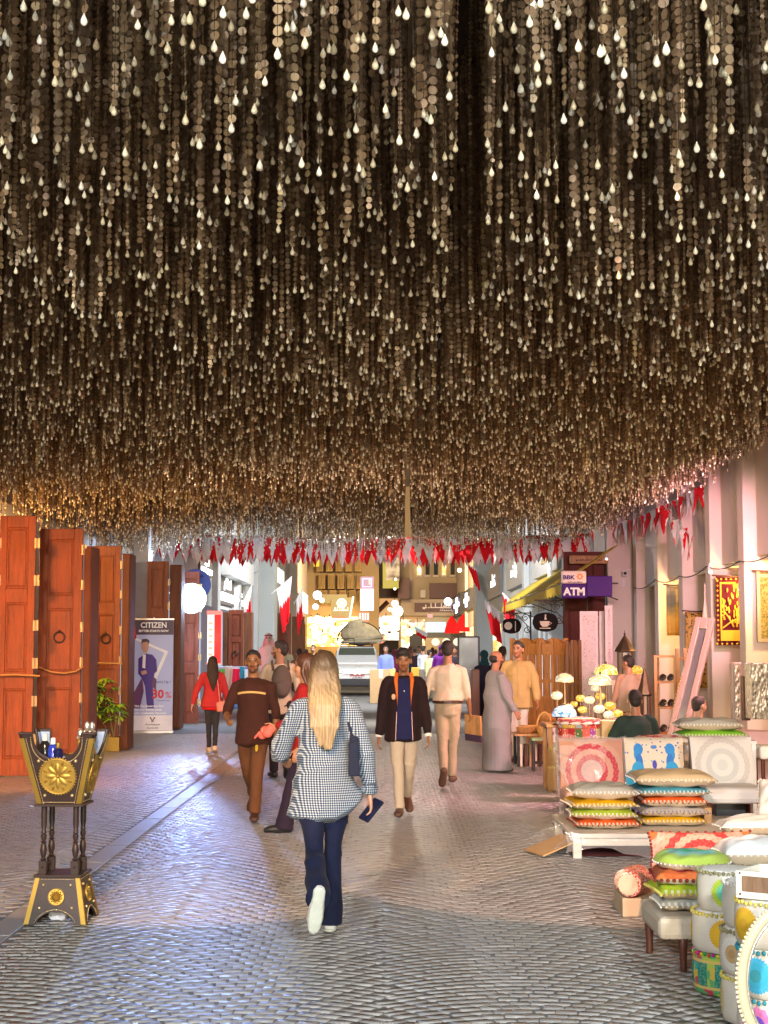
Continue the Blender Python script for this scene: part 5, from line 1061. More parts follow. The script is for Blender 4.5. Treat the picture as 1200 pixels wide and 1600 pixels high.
# front bench with its pile
Yq = 8.35; xb = P(1060, 1440, Yq).x; fb = thing('upholstered_bench', 'beige upholstered bench on turned brown legs at the front of the stall', 'bench', (xb, Yq, 0))
b = MB(); b.bx(-.13, .6, -.16, .42, .165, .285); b.build('seat', Fabric('bench_beige', (.56, .48, .37)), fb, bevel=.03)
for x, y in ((.0, -.12), (-.095, .36), (.5, -.1), (.5, .36)): b = MB(); b.lathe([(.016, 0), (.02, .02), (.018, .03), (.022, .11), (.026, .16), (.022, .17)], (x, y, 0), 12); b.build('leg', WOODD, fb, smooth=40)
b = MB()
for i in range(16): b.ell((-.125 + i * .046, -.163, .172), .005, 6, 4)
b.build('nail_heads', BRONZE, fb)
LT = Mandala('lime_turquoise', (0, 1), (0, 0), .20, [(.06, .50, .20), (.10, .55, .30), (.18, .58, .52), (.30, .58, .50), (.42, .62, .16), (.46, .62, .10)], 40, .03, (.45, .60, .08), dots=False)
RO = Mandala('red_orange', (0, 1), (0, 0), .24, [(.62, .42, .36), (.45, .01, .04), (.58, .22, .18), (.50, .015, .03), (.62, .13, .02), (.62, .10, .01)], 20, .06, (.72, .18, .03))
zz = .287
for (top_, h, w_, d_, dx, pom, rnd, label, rz, pr_) in ((TG, .062, .33, .34, .0, POMW, 4, 'grey ribbed cushion lowest on the front bench', .0, .007), (stripe_top('top_lime2', (.42, .55, .03)), .072, .36, .38, .0, POMY, 4, 'lime green cushion with yellow pompoms on the front bench', .06, .010), (RO, .074, .37, .40, .01, POMR, 4, 'red and orange printed cushion with dark pompoms on the front bench', -.10, .011), (LT, .078, .41, .42, .03, POMW, 2, 'round lime cushion with a turquoise centre topmost on the front bench', 0, .006)):
    pillow('cushion', label, xb + .07 + dx, Yq + .12, zz, w_, d_, h * 1.25, top_, pom=pom, rnd=rnd, rz=rz, pomr=pr_, group='cushions piled on the front bench'); zz += h
RC = Mandala('red_cushion', (0, 1), (0, -.09), .34, [(.5, .2, .16), (.42, .01, .02), (.48, .2, .14), (.42, .012, .02), (.5, .3, .22), (.46, .015, .02), (.46, .28, .2), (.52, .34, .26)], 26, .05, (.60, .12, .02))
p = P(1094, 1316, 9.45); pillow('cushion', 'red rosette bolster cushion with tasselled edge standing upright on the bench', p.x, 9.45, .345, .60, .235, .09, RC, pom=POMR, rot=(R(80), 0, R(2)), pomr=.011, group='printed cushions standing upright').location.z = .335 + .125
rb = thing('stool', 'plain low stool under the red rosette cushion', 'stool', (p.x, 9.45, 0)); b = MB(); b.bx(-.27, .3, -.15, .15, .29, .333); b.build('seat', WOODL, rb)
for x in (-.23, .26):
    for y in (-.12, .12): b = MB(); b.bx(x - .02, x + .02, y - .02, y + .02, 0, .29); b.build('leg', WOODL, rb)
p = P(1150, 1310, 11.4); pillow('cushion', 'long white quilted bolster lying behind the red rosette cushion', p.x + .45, 12.0, .25, .9, .3, .16, IVORY, group='white cushions'); p = P(1168, 1350, 8.6); pillow('cushion', 'fluffy white cushion lying behind the open wooden tray', p.x + .12, 8.9, .455, .42, .34, .16, Fabric('fluffy', (.70, .74, .74), s=60), group='white cushions')
p = P(1197, 1280, 12); pillow('cushion', 'white cushion with tassels cut by the right picture edge', 3.08, 12.15, .36, .30, .3, .3, IVORY, rot=(R(70), 0, -.4), pomr=.016, group='white cushions')
p = P(1160, 1400, 8.9); ws = thing('side_table', 'small white table behind the pouf piles', 'table', (p.x + .12, 8.95, 0)); b = MB(); b.bx(-.25, .25, -.2, .2, .42, .452); b.build('table_top', WHITE, ws)
for x in (-.22, .22):
    for y in (-.17, .17): b = MB(); b.bx(x - .02, x + .02, y - .02, y + .02, 0, .42); b.build('leg', WHITE, ws)
# bolster and carton
Yc2 = 9.9; p = P(993, 1415, Yc2); cb = thing('carton', 'flat beige carton on the paving under the red bolster', 'box', (p.x, Yc2, 0)); b = MB(); b.bx(-.085, .2, -.02, .35, 0, .115); b.build('body', M('carton_beige', (.58, .47, .32), .85), cb, bevel=.006)
t = NT('red_lattice'); v = t.voro(scale=46, feat='DISTANCE_TO_EDGE'); RL = t.fin(t.mix(t.math('LESS_THAN', v, .11), (.60, .055, .03), (.75, .55, .45)), .85)
for (x, y, z, l_, rz) in ((p.x + .02, Yc2 + .10, .115 + .085, 'red printed round bolster with a cream end on the carton', -.5), (p.x + .03, Yc2 + .3, .11 + .08, 'second red printed bolster lying behind the first one', -.5)):
    bo = thing('bolster', l_, 'cushion', (x, y, z), rz); Mx = Matrix.Rotation(R(90), 4, 'X'); b = MB(); b.lathe([(.06, -.14), (.078, -.13), (.083, 0), (.078, .13), (.06, .14)], n=24, M=Mx); b.build('roll', RL, bo, smooth=40); b = MB(); b.lathe([(.066, .1405), (.066, .146), (.03, .15)], n=24, M=Mx); b.build('end_disc', BEIGE_F, bo)
# front rug
b = MB(); b.grid(lambda u, v: (1.58 + 2.0 * u, 5.9 + 2.75 * v, .008 + .003 * math.sin(v * 17)), 10, 14); b.v = [(x + max(0, (y - 5.9)) * .06, y, z) for x, y, z in b.v]; tag(b.build('rug', M('rug_plum', (.17, .035, .05), .95)), 'plum red rug under the pouf piles at the lower right', 'rug')
# poufs
def pouf(label, x, y, z, r, h, cols, n=4, base=(.64, .59, .50), pomc=None, mat=None, a0=0.3, petals=30, scale=.80):
    root = thing('pouf', label, 'pouf', (x, y, z), a0, 'embroidered poufs stacked at the front right')
    m_ = mat
    if m_ is None:
        nm = 'pouf_%d' % len(_mc); t = NT(nm); xyz = t.sep(); ang = t.math('ARCTAN2', xyz[1], xyz[0]); u = t.math('SUBTRACT', t.math('FRACT', t.math('MULTIPLY', ang, n / 6.28318)), .5); uu = t.math('MULTIPLY', u, 6.28318 * r / n); vv = t.math('SUBTRACT', xyz[2], h * .5)
        rr = t.math('DIVIDE', t.math('SQRT', t.math('ADD', t.math('MULTIPLY', uu, uu), t.math('MULTIPLY', vv, vv))), h * .5 * scale); a2 = t.math('ARCTAN2', vv, uu)
        edge = t.math('MULTIPLY_ADD', t.math('ABSOLUTE', t.math('SINE', t.math('MULTIPLY', a2, petals / 2))), -.10, 1.0)
        c = t.ramp(t.math('MULTIPLY', rr, .9), [(i / len(cols) * .9, q) for i, q in enumerate(cols)] + [(.9, base)], 'CONSTANT')
        ln = t.math('MULTIPLY', t.math('GREATER_THAN', t.math('SINE', t.math('MULTIPLY', a2, petals)), .55), t.math('LESS_THAN', rr, 1)); c = t.mix(t.math('MULTIPLY', ln, .35), c, tuple(q * .6 for q in cols[-1]))
        c = t.mix(t.math('GREATER_THAN', rr, edge), c, base); g = t.noise(scale=150); c = t.mix(t.math('MULTIPLY', g, .2), c, (.3, .27, .24)); t.bump(g, .3, .004); m_ = t.fin(c, .9, 0, .2)
    b = MB(); b.lathe([(r * .90, 0), (r * .97, h * .04), (r * 1.02, h * .2), (r * 1.05, h * .5), (r * 1.02, h * .8), (r * .97, h * .95), (r * .92, h)], n=40); b.v = [(x_ * (1 + .012 * math.sin(7 * math.atan2(y_, x_) + z_ * 20)), y_, z_) for x_, y_, z_ in b.v]; b.build('side', m_, root, smooth=True)
    b = MB(); b.lathe([(r * .94, h * .985), (r * .80, h * 1.03), (r * .3, h * 1.045), (.005, h * 1.05)], n=32); b.build('top', IVORY, root, smooth=True)
    b = MB(); pc = pomc if isinstance(pomc, list) else [pomc or POMW]
    for i in range(44): a = i * 6.28318 / 44; b.ell((r * 1.0 * math.cos(a), r * 1.0 * math.sin(a), h * .985 - (.004 if i % 2 else 0)), (.009, .009, .011), 6, 5, mi=i % len(pc))
    b.build('pompom_trim', pc, root, smooth=True); return root
YL = [(.68, .36, .005), (.72, .44, .005), (.70, .40, .01)]; LTQ = [(.02, .40, .42), (.05, .50, .42), (.12, .52, .30), (.40, .56, .03), (.45, .60, .02)]; WOR = [(.42, .24, .08), (.55, .34, .12), (.74, .70, .62), (.76, .72, .64)]; BLU = [(.02, .30, .36), (.02, .40, .62), (.04, .42, .70)]; GRW = [(.58, .55, .5), (.66, .63, .57), (.72, .70, .64)]; PNK = [(.05, .06, .55), (.10, .05, .55), (.70, .16, .42), (.72, .20, .48)]
POMT = Fabric('pom_teal', (.03, .25, .32)); POMO = Fabric('pom_olive', (.3, .27, .14))
t = NT('elephant_cloth'); xyz = t.sep(); ang = t.math('MULTIPLY', t.math('ARCTAN2', xyz[1], xyz[0]), 1.6); cl_ = t.voro(scale=28, out='Color'); cs = t.sep(cl_); base_c = t.ramp(cs[0], [(0, (.35, .48, .06)), (.3, (.10, .35, .12)), (.5, (.55, .40, .05)), (.7, (.02, .32, .32)), (.85, (.5, .05, .08))], 'CONSTANT')
fa = t.math('FRACT', ang); tealm = t.math('MULTIPLY', t.math('MULTIPLY', t.math('GREATER_THAN', fa, .35), t.math('LESS_THAN', fa, .95)), t.math('MULTIPLY', t.math('GREATER_THAN', xyz[2], .045), t.math('LESS_THAN', xyz[2], .155))); c = t.mix(tealm, base_c, (.0, .17, .15))
wv = t.noise(t.comb(ang, t.math('MULTIPLY', xyz[2], 6), 0), 9, 3); c = t.mix(t.math('MULTIPLY', tealm, t.math('LESS_THAN', t.math('ABSOLUTE', t.math('SUBTRACT', wv, .5)), .012)), c, (.35, .55, .2))
bd_ = t.math('LESS_THAN', t.math('ABSOLUTE', t.math('SUBTRACT', t.math('ABSOLUTE', t.math('SUBTRACT', xyz[2], .1)), .062)), .007); ELE = t.fin(t.mix(bd_, c, (.6, .42, .12)), .85)
MULTI = [Fabric('pom_m%d' % i, q) for i, q in enumerate(((.45, .02, .25), (.55, .45, .03), (.04, .3, .1), (.5, .08, .05)))]
x1_ = P(1137, 1500, 7.72).x; y1_ = 7.72
pouf('pouf embroidered with teal and lime panels at the bottom of the left pouf pile', x1_, y1_, 0.01, .165, .20, None, mat=ELE, pomc=MULTI, a0=-.5)
pouf('cream pouf with yellow sunbursts in the middle of the left pouf pile', x1_, y1_, .212, .170, .19, YL, pomc=POMY, a0=-1.08); pouf('cream pouf with lime and turquoise rings on top of the left pouf pile', x1_ + .015, y1_, .41, .155, .19, LTQ, pomc=POMO, a0=-1.1)
x2_ = P(1178, 1500, 7.2).x; y2_ = 7.12
pouf('cream pouf with a faded yellow disc at the bottom of the middle pouf pile', x2_, y2_, .01, .165, .205, [(.62, .48, .18), (.62, .50, .22), (.62, .52, .25)], pomc=POMY, a0=-1.0); pouf('cream pouf with a white and tan daisy in the middle pouf pile', x2_, y2_, .222, .165, .20, WOR, pomc=POMO, a0=-1.75, n=4); pouf('cream pouf with white daisies on top of the middle pouf pile', x2_ + .01, y2_, .43, .160, .20, GRW, pomc=POMW, a0=-1.1)
x3_ = P(1215, 1500, 6.75).x; y3_ = 6.72
pouf('white pouf with a pink and blue flower at the bottom of the right pouf pile', x3_, y3_, .01, .175, .20, PNK, pomc=POMT, a0=-1.62, petals=12); pouf('white pouf with bright blue sunbursts in the right pouf pile', x3_, y3_, .215, .178, .20, BLU, pomc=POMT, a0=-1.6); pouf('white pouf with a golden sunburst on top of the right pouf pile', x3_ - .01, y3_, .42, .17, .195, YL, pomc=POMY, a0=-1.9)
# open wooden tray on top, round ring frame
p = P(1178, 1393, 6.55); tr = thing('wooden_tray', 'white painted open wooden tray with a brown side panel on the poufs', 'tray', (x3_ + .02, y3_ - .05, .628), -.62)
PT = M('tray_white', (.66, .64, .56), .6, var=.15, scale=14)
b = MB(); b.bx(-.17, .17, -.13, .13, 0, .012)
for y in (-.13, .12): b.bx(-.17, .17, y, y + .012, .012, .115)
for x in (-.17, .158): b.bx(x, x + .012, -.118, .12, .012, .115)
b.build('box', PT, tr, bevel=.003); b = MB(); b.bx(-.14, .14, -.134, -.1305, .03, .095); b.bx(-.174, -.1705, -.09, .1, .03, .095); b.build('side_panel', WOODR if False else Wood('tray_brown', (.24, .14, .08), .6), tr); b = MB()
for x in (-.15, 0, .15): b.ell((x, -.131, .018), .005, 6, 4); b.ell((x, -.131, .105), .005, 6, 4)
b.build('rivets', BRONZE, tr)
b = MB(); b.bx(-.155, .155, -.115, .115, .0125, .016); b.build('lining', WOODD, tr)
fr = P(1252, 1536, 6.35); rf = thing('round_hoop', 'round beige standing hoop with a beaded rim at the lower right corner', 'frame', fr, -.05); Rr = 97 * 6.35 / F_PX
RINGM = M('ring_beige', (.52, .46, .30), .4)
circ = [(Rr * .93 * math.cos(a), 0, Rr * 1.22 * math.sin(a)) for a in np.linspace(0, 2 * math.pi, 61)[:-1]]
b = MB(); b.tube(circ, [(.022, .016)] * 60, 8, closed=True); b.build('rim', RINGM, rf, smooth=True)
b = MB(); b.tube([(x * .90, 0, z * .92) for x, y, z in circ], [.006] * 60, 6, closed=True); b.build('inner_lip', SILVER, rf, smooth=True)
b = MB()
for i in range(110): a = i * 6.28318 / 110; b.ell((Rr * 1.02 * math.cos(a), -.006, Rr * 1.30 * math.sin(a)), .0072, 6, 5)
b.build('beaded_edge', M('bead_cream', (.66, .6, .42), .35), rf, smooth=True)
b = MB(); b.bx(-.015, .015, .0, .03, -fr.z, -Rr * 1.22); b.bx(-.12, .12, -.08, .1, -fr.z, -fr.z + .02); b.build('foot', RINGM, rf)
# ================================================================ people
def remesh(mb, vox, it=4):
    me = mb.mesh('tmp'); o = bpy.data.objects.new('tmp', me); COL.objects.link(o)
    m = o.modifiers.new('r', 'REMESH'); m.mode = 'VOXEL'; m.voxel_size = vox; m.use_smooth_shade = True
    if it: s = o.modifiers.new('s', 'SMOOTH'); s.factor = .5; s.iterations = it
    dg = bpy.context.evaluated_depsgraph_get(); out = bpy.data.meshes.new_from_object(o.evaluated_get(dg))
    bpy.data.objects.remove(o); bpy.data.meshes.remove(me); out.polygons.foreach_set('use_smooth', [True] * len(out.polygons)); return out
def chain(pts, rad, m=4):
    """a smooth bend through the joints"""
    pts = [V3(p) for p in pts]; rad = [V3(r if hasattr(r, '__len__') else (r, r)) for r in rad]; P_, R_ = [], []
    for i in range(len(pts) - 1):
        p0, p1, p2, p3 = pts[max(i - 1, 0)], pts[i], pts[i + 1], pts[min(i + 2, len(pts) - 1)]
        for q in range(m):
            u = q / m; P_.append(.5 * (2 * p1 + (p2 - p0) * u + (2 * p0 - 5 * p1 + 4 * p2 - p3) * u * u + (3 * p1 - p0 - 3 * p2 + p3) * u ** 3)); R_.append(tuple(rad[i] * (1 - u) + rad[i + 1] * u))
    P_.append(pts[-1]); R_.append(tuple(rad[-1])); return P_, R_
def coords(me): a = np.empty(len(me.vertices) * 3, np.float32); me.vertices.foreach_get('co', a); return a.reshape(-1, 3).astype(float)
def setco(me, a): me.vertices.foreach_set('co', a.astype(np.float32).ravel()); me.update()
def normals(me): a = np.empty(len(me.vertices) * 3, np.float32); me.vertex_normals.foreach_get('vector', a); return a.reshape(-1, 3).astype(float)
def folds(me, amp, vertical=1.0, seed=0, f=26):
    """cloth creases along the surface normal"""
    if amp <= 0: return
    c = coords(me); n = normals(me); x, y, z = c[:, 0], c[:, 1], c[:, 2]; s = seed
    w = .35 * np.sin(6 * z + s) + .3 * np.sin(9 * x - 5 * y + 2 * s)
    h = np.sin(f * (x * 1.0 + .7 * y + .25 * w) + f * .35 * (1 - vertical) * z * 3 + s) * .6 + np.sin(f * 1.9 * (x * .8 - y + .2 * w) + 7 * z * (1.2 - vertical) + 1.7 * s) * .35 + np.sin(f * .8 * (z * 1.3 + .5 * x + w * .4)) * .5
    a1 = np.abs(np.sin(f * .45 * (x + .6 * y) + 2.2 * np.sin(4.5 * z + s) + f * .30 * z + s)); a2 = np.abs(np.sin(f * .38 * (x - .8 * y) - 1.8 * np.sin(5.5 * z - s) - f * .42 * z * (1.3 - vertical) + 2 * s))
    h = h * .55 + 1.5 * (1 - a1) ** 4 * (.5 + .5 * np.sin(3.1 * z + s)) + 1.2 * (1 - a2) ** 4 * (.5 + .5 * np.sin(4.3 * z + 2 * s)) - .4
    setco(me, c + n * (h * amp)[:, None])
def setcol(me, fn):
    c = coords(me); col = np.ones((len(c), 4), np.float32); col[:, :3] = fn(c)
    me.color_attributes.new('Col', 'FLOAT_COLOR', 'POINT').data.foreach_set('color', col.ravel())
t = NT('skin'); at_ = t.t.nodes.new('ShaderNodeVertexColor'); at_.layer_name = 'Col'; n = t.noise(scale=30, detail=3)
SKIN = t.fin(t.mix(t.math('MULTIPLY', n, .2), at_.outputs[0], (.16, .05, .03)), .48, 0, .4, Subsurface_Weight=.05)
def Hair(name, dark, light, rough=.42):
    if name in _mc: return _mc[name]
    t = NT(name); xyz = t.sep(); ang = t.math('ARCTAN2', xyz[1], xyz[0]); n = t.noise(t.comb(t.math('MULTIPLY', xyz[0], 60), t.math('MULTIPLY', ang, 9), t.math('MULTIPLY', xyz[2], 3)), 1.6, 5, .7)
    t.bump(n, .5, .006); _mc[name] = t.fin(t.ramp(n, [(.3, dark), (.68, light)]), rough, 0, .5); return _mc[name]
HBLK = Hair('hair_black', (.008, .006, .005), (.03, .022, .018), .7); HBRN = Hair('hair_brown', (.04, .016, .008), (.13, .05, .025))
def rotm(yaw=0, pitch=0, roll=0): return np.array((Matrix.Rotation(yaw, 3, 'Z') @ Matrix.Rotation(pitch, 3, 'X') @ Matrix.Rotation(roll, 3, 'Y')))
def person(label, px, py, Y, yaw=180, H=1.75, legs=((0, 0, 0), (0, 0, 0)), arms=((0, 6, 10, 0), (0, 6, 10, 0)), lean=0, head=(0, 0), skin=(.36, .17, .09), shirt=None, trouser=None, shoe=None, hair='short', hairm=None, beard=0., robe=None, q=1.0, bulk=1.0, female=False, sleeve=1.0, hem=-.10, loose=.0, flare=0., fold=.005, collar=None, belt=None, vest=None, sole=None, legslim=0., zoff=0., sit=False, loc=None, group=None, extra=None):
    k = H / 1.75; yw = R(yaw)
    gx = loc if loc is not None else (P(px, py, Y).x, Y, 0)
    Rl = rotm(0, -R(lean))
    Pv = np.zeros(3); up = lambda x, y, z: Pv + Rl @ V3((x, y, z)) * k
    shw = (.165 if female else .182) * bulk ** .5
    joints = {}
    minz = 9
    L = {}
    for s, (f, kb, fp) in zip((-1, 1), legs):          # left leg is -x
        hip = V3((s * .080 * k, 0, -.02 * k)); f_, f2 = R(f), R(f - kb)
        kn = hip + k * .43 * V3((-s * .045, math.sin(f_), -math.cos(f_))); an = kn + k * .41 * V3((-s * .03, math.sin(f2), -math.cos(f2)))
        pt = R(fp); fd = V3((s * .12, math.cos(pt), -math.sin(pt))); fd = unit(fd); fu = V3((0, math.sin(pt), math.cos(pt)))
        heel = an - fd * .055 * k - fu * .055 * k; toe = an + fd * .185 * k - fu * .058 * k
        L[s] = (hip, kn, an, heel, toe, fd, fu); minz = min(minz, heel[2] - .022 * k, toe[2] - .018 * k)
    dz = -minz if not sit else .48 * k
    Pv = V3((0, 0, dz))
    for s in L: L[s] = tuple(p + V3((0, 0, dz)) if i < 5 else p for i, p in enumerate(L[s]))
    N = up(0, -.01, .53); A = {}
    for s, (f, ab, eb, inn) in zip((-1, 1), arms):
        sh = up(s * shw, -.01, .452); f_, a_ = R(f), R(ab)
        d1 = unit(V3((s * math.sin(a_), math.sin(f_) * math.cos(a_), -math.cos(f_) * math.cos(a_)))); el = sh + d1 * .295 * k
        f2 = R(f + eb); d2 = unit(V3((s * math.sin(a_) * .6 - s * math.sin(R(inn)), math.sin(f2), -math.cos(f2)))); wr = el + d2 * .255 * k
        A[s] = (sh, el, wr, d2)
    Rh = rotm(R(head[0]), R(head[1])); Hc = N + V3((0, .025, .165)) * k
    hp = lambda x, y, z: Hc + Rh @ V3((x, y, z)) * k
    def hell(mb, c, r, nu=16, nv=12):
        Mx = Matrix.Translation(Hc) @ Matrix(Rh.tolist()).to_4x4() @ Matrix.Scale(k, 4); mb.ell(c, r, nu, nv, M=Mx)
    # ---- the body: one continuous surface
    b = MB()
    hell(b, (0, -.012, .030), (.076, .096, .092)); hell(b, (0, .028, -.028), (.060, .062, .088)); hell(b, (0, .050, -.082), (.034, .036, .030)); hell(b, (0, .02, -.06), (.052, .05, .05))
    b.tube([hp(0, .080, .012), hp(0, .098, -.02), hp(0, .102, -.032)], [.009 * k, .012 * k, .015 * k], 8)
    for s in (-1, 1): hell(b, (s * .077, -.008, -.008), (.012, .022, .033), 10, 8); hell(b, (s * .03, .074, .034), (.024, .012, .010), 8, 6); hell(b, (s * .036, .062, -.024), (.024, .022, .022), 8, 6)
    hell(b, (0, .084, -.055), (.022, .010, .010), 8, 6)
    b.tube([up(0, -.02, .44), N + V3((0, .0, .03)) * k, hp(0, -.01, -.05)], [(.075 * k, .06 * k), (.056 * k, .056 * k), (.053 * k, .056 * k)], 14)
    tors = [(-.02, .128, .085, 0), (.08, .13, .09, 0), (.2, .124, .088, .01), (.34, .145, .10, .01), (.42, .140, .09, 0), (.48, .09, .06, -.01)]
    b.tube([up(0, y, z) for z, rx, ry, y in tors], [(rx * k * bulk, ry * k * bulk) for z, rx, ry, y in tors], 18)
    for s in L:
        hip, kn, an, heel, toe, fd, fu = L[s]; b.tube([hip, kn, kn * .6 + an * .4, an], [.055 * k, .040 * k, .038 * k, .030 * k], 12); b.tube([an - fd * .03 * k - fu * .02 * k, an + fd * .14 * k - fu * .05 * k], [(.03 * k, .03 * k), (.035 * k, .018 * k)], 10)
    for s in A:
        sh, el, wr, d2 = A[s]; b.tube([sh, el], [.042 * k, .034 * k], 10); b.tube([el, el * .6 + wr * .4, wr], [.036 * k, .036 * k, .024 * k], 10)
        side = unit(np.cross(d2, (s * 1.0, 0, 0)) if abs(d2[0]) < .8 else np.cross(d2, (0, 0, 1)))   # thumb side
        side = side if side[1] > 0 or side[2] > .3 else -side; pn = unit(np.cross(d2, side)) ; pn = pn if pn[0] * s < 0 else -pn
        b.tube([wr, wr + d2 * .035 * k, wr + d2 * .085 * k], [(.022 * k, .018 * k), (.034 * k, .017 * k), (.036 * k, .014 * k)], 10, ref=pn)
        for i, (o_, ln) in enumerate(((.026, .070), (.009, .080), (-.009, .074), (-.026, .058))):
            r0 = wr + d2 * .085 * k + side * o_ * k; p1 = r0 + (d2 * .95 + pn * .3) * ln * .5 * k; p2 = p1 + (d2 * .55 + pn * .8) * ln * .5 * k; b.tube([r0 - d2 * .02 * k, r0, p1, p2], [.0088 * k] * 3 + [.0075 * k], 7)
        r0 = wr + d2 * .028 * k + side * .024 * k; b.tube([r0, r0 + (side * .8 + d2 * .6 + pn * .2) * .035 * k, r0 + (side * .75 + d2 * 1.3 + pn * .45) * .048 * k], [.012 * k, .010 * k, .008 * k], 7)
    me = remesh(b, .0068 / q ** 1.0 if q >= 1 else .0068 / q, 2)
    hc_ = np.array(HAIRC.get(hair if hairm is None else hairm.name, (.015, .011, .009)))
    sk = V3(skin)
    def colr(c):
        l = (c - Hc) @ Rh / k; x, y, z = np.abs(l[:, 0]), l[:, 1], l[:, 2]; out = np.tile(sk, (len(c), 1))
        face = (y > .03) & (np.abs(z) < .2)
        out[face & (z < -.03)] *= .94
        lip = face & (x < .024) & (np.abs(z + .056) < .009) & (y > .07); out[lip] = sk * (.75, .5, .5) + (.05, .0, .01)
        if beard:
            bd = face & (((np.abs(z + .041) < .008) & (x < .032) & (y > .07)) | ((z < -.068) & (y > .035)) | ((z < -.02) & (x > .044) & (z > -.15))); out[bd & ~lip] = out[bd & ~lip] * (1 - beard) + hc_ * beard
        br_ = face & (np.abs(x - .031) < .020) & (np.abs(z - .036 + (x - .03) ** 2 * 8) < .0055); out[br_] = hc_ * .8 + sk * .15
        so = face & (np.abs(x - .031) < .020) & (np.abs(z - .014) < .012) & (y > .05); out[so] = sk * .70
        ew = face & (((x - .031) / .0145) ** 2 + ((z - .013) / .0068) ** 2 < .8) & (y > .05); out[ew] = (.32, .28, .25)
        ei = face & (((x - .031) / .0085) ** 2 + ((z - .013) / .0068) ** 2 < 1) & (y > .05); out[ei] = (.02, .012, .01)
        return out
    setcol(me, colr)
    body = tag(link('person', me, SKIN, None), label, 'person', group); body.location = (gx[0], gx[1], zoff); body.rotation_euler.z = yw
    vx = .0105 / q
    ax = lambda p: p
    # ---- trousers
    if trouser is not None and robe is None:
        b = MB(); b.tube([up(0, 0, .10), up(0, 0, .0), up(0, 0, -.09)], [(.148 * k * bulk, .105 * k * bulk), (.163 * k * bulk, .118 * k * bulk), (.155 * k * bulk, .115 * k * bulk)], 18, cap=.35)
        for s in L:
            hip, kn, an, heel, toe, fd, fu = L[s]; g_ = 1 - legslim; e_ = an + (an - kn) * (-.04 if not flare else (.07 if kb < 30 else -.03)); md = kn * .55 + an * .45
            pp_, rr_ = chain([hip + V3((0, 0, .02)), hip * .55 + kn * .45, kn, md, e_], [(.090 * k, .098 * k), .084 * k * g_, (.066 - flare * .15) * k * g_, (.062 + flare * .3) * k * g_, ((.056 + flare) * k * g_, (.062 + flare * 1.2) * k * g_)]); b.tube(pp_, rr_, 16, cap=.2); b.ell(hip + Rl @ V3((s * .008, -.028, .02)) * k, (.085 * k, .082 * k, .10 * k), 14, 10)
        m_ = remesh(b, vx, 4); folds(m_, fold * .8, .35, 2 + px, 24); folds(m_, fold * .9, .5, px, 11); link('trousers', m_, trouser, body)
    # ---- shoes
    if shoe is not None:
        for s in L:
            hip, kn, an, heel, toe, fd, fu = L[s]; b = MB(); c1 = heel + fu * .025 * k
            b.tube([c1 - fd * .004, c1 + fd * .05 * k + fu * .012 * k, c1 + fd * .12 * k, c1 + fd * .19 * k - fu * .004 * k, toe + fu * .012 * k], [(.040 * k, .042 * k), (.044 * k, .050 * k), (.048 * k, .044 * k), (.052 * k, .034 * k), (.042 * k, .026 * k)], 12, ref=fu, cap=.6)
            b.tube([an + fu * .05 * k, an - fu * .03 * k], [.042 * k, .045 * k], 10)
            m_ = remesh(b, min(.009, vx), 3); sh_o = link('shoe', m_, shoe, body)
            if sole is not None:
                b = MB(); b.tube([heel - fu * .004 * k - fd * .006, heel + fd * .07 * k - fu * .006 * k, heel + fd * .16 * k - fu * .007 * k, toe - fu * .006 * k], [(.038 * k, .012 * k), (.037 * k, .012 * k), (.048 * k, .012 * k), (.038 * k, .011 * k)], 14, ref=fu, cap=1.6); link('sole', remesh(b, .006, 2), sole, sh_o)
    # ---- upper garment
    def torso_tube(b, lo, pad, top=.51):
        zs = [lo, lo + .10, .10, .22, .34, .43, .49, top + .02]; rx = [.172, .168, .16, .152, .165, .176, .128, .072]; ry = [.128, .124, .118, .116, .124, .116, .088, .064]; pw = [1.7, 1.4, 1, .9, .7, .35, .1, 0]
        if female: rx = [.178, .168, .148, .138, .150, .156, .112, .066]; ry = [.128, .122, .108, .104, .124, .108, .08, .06]
        zz = sorted(set(zs)); pts = [up(0, (.012 if .2 < z < .4 else 0), z) for z in zs]
        ok = [0] + [i for i in range(1, len(zs)) if zs[i] > zs[0] + .04 and (i != 1 or lo + .10 < .08)]
        b.tube([pts[i] for i in ok], [((rx[i] * bulk + pad * pw[i]) * k, (ry[i] * bulk + pad * pw[i]) * k) for i in ok], 22, cap=.2)
    if shirt is not None and robe is None:
        b = MB(); torso_tube(b, hem, loose)
        for s in A:
            sh, el, wr, d2 = A[s]; ins = up(s * shw * .50, -.008, .478)
            if sleeve >= .99: b.tube(*chain([ins, sh + V3((0, 0, .004)), el, el * .45 + wr * .55, wr - d2 * .01], [.052 * k, (.056 + loose * .35) * k, (.050 + loose * .6) * k, (.044 + loose * .5) * k, (.036 + loose * .35) * k]), 14, cap=.25)
            else: b.tube([ins, sh, sh + (el - sh) * (.4 + sleeve * .6)] + ([el + (wr - el) * (sleeve - .5)] if sleeve > .5 else []), [.052 * k, .058 * k, .056 * k] + ([.048 * k] if sleeve > .5 else []), 12, cap=.2)
        m_ = remesh(b, vx, 4); folds(m_, fold, .75, px, 22); folds(m_, fold * 1.3, .9, px + 3, 9); so_ = link('shirt' if not collar or collar[0] != 'jacket' else 'jacket', m_, shirt, body)
        if extra: extra(dict(body=body, shirt=so_, up=up, N=N, A=A, L=L, k=k, hp=hp, hell=hell))
    elif extra and robe is None: extra(dict(body=body, up=up, N=N, A=A, L=L, k=k, hp=hp, hell=hell))
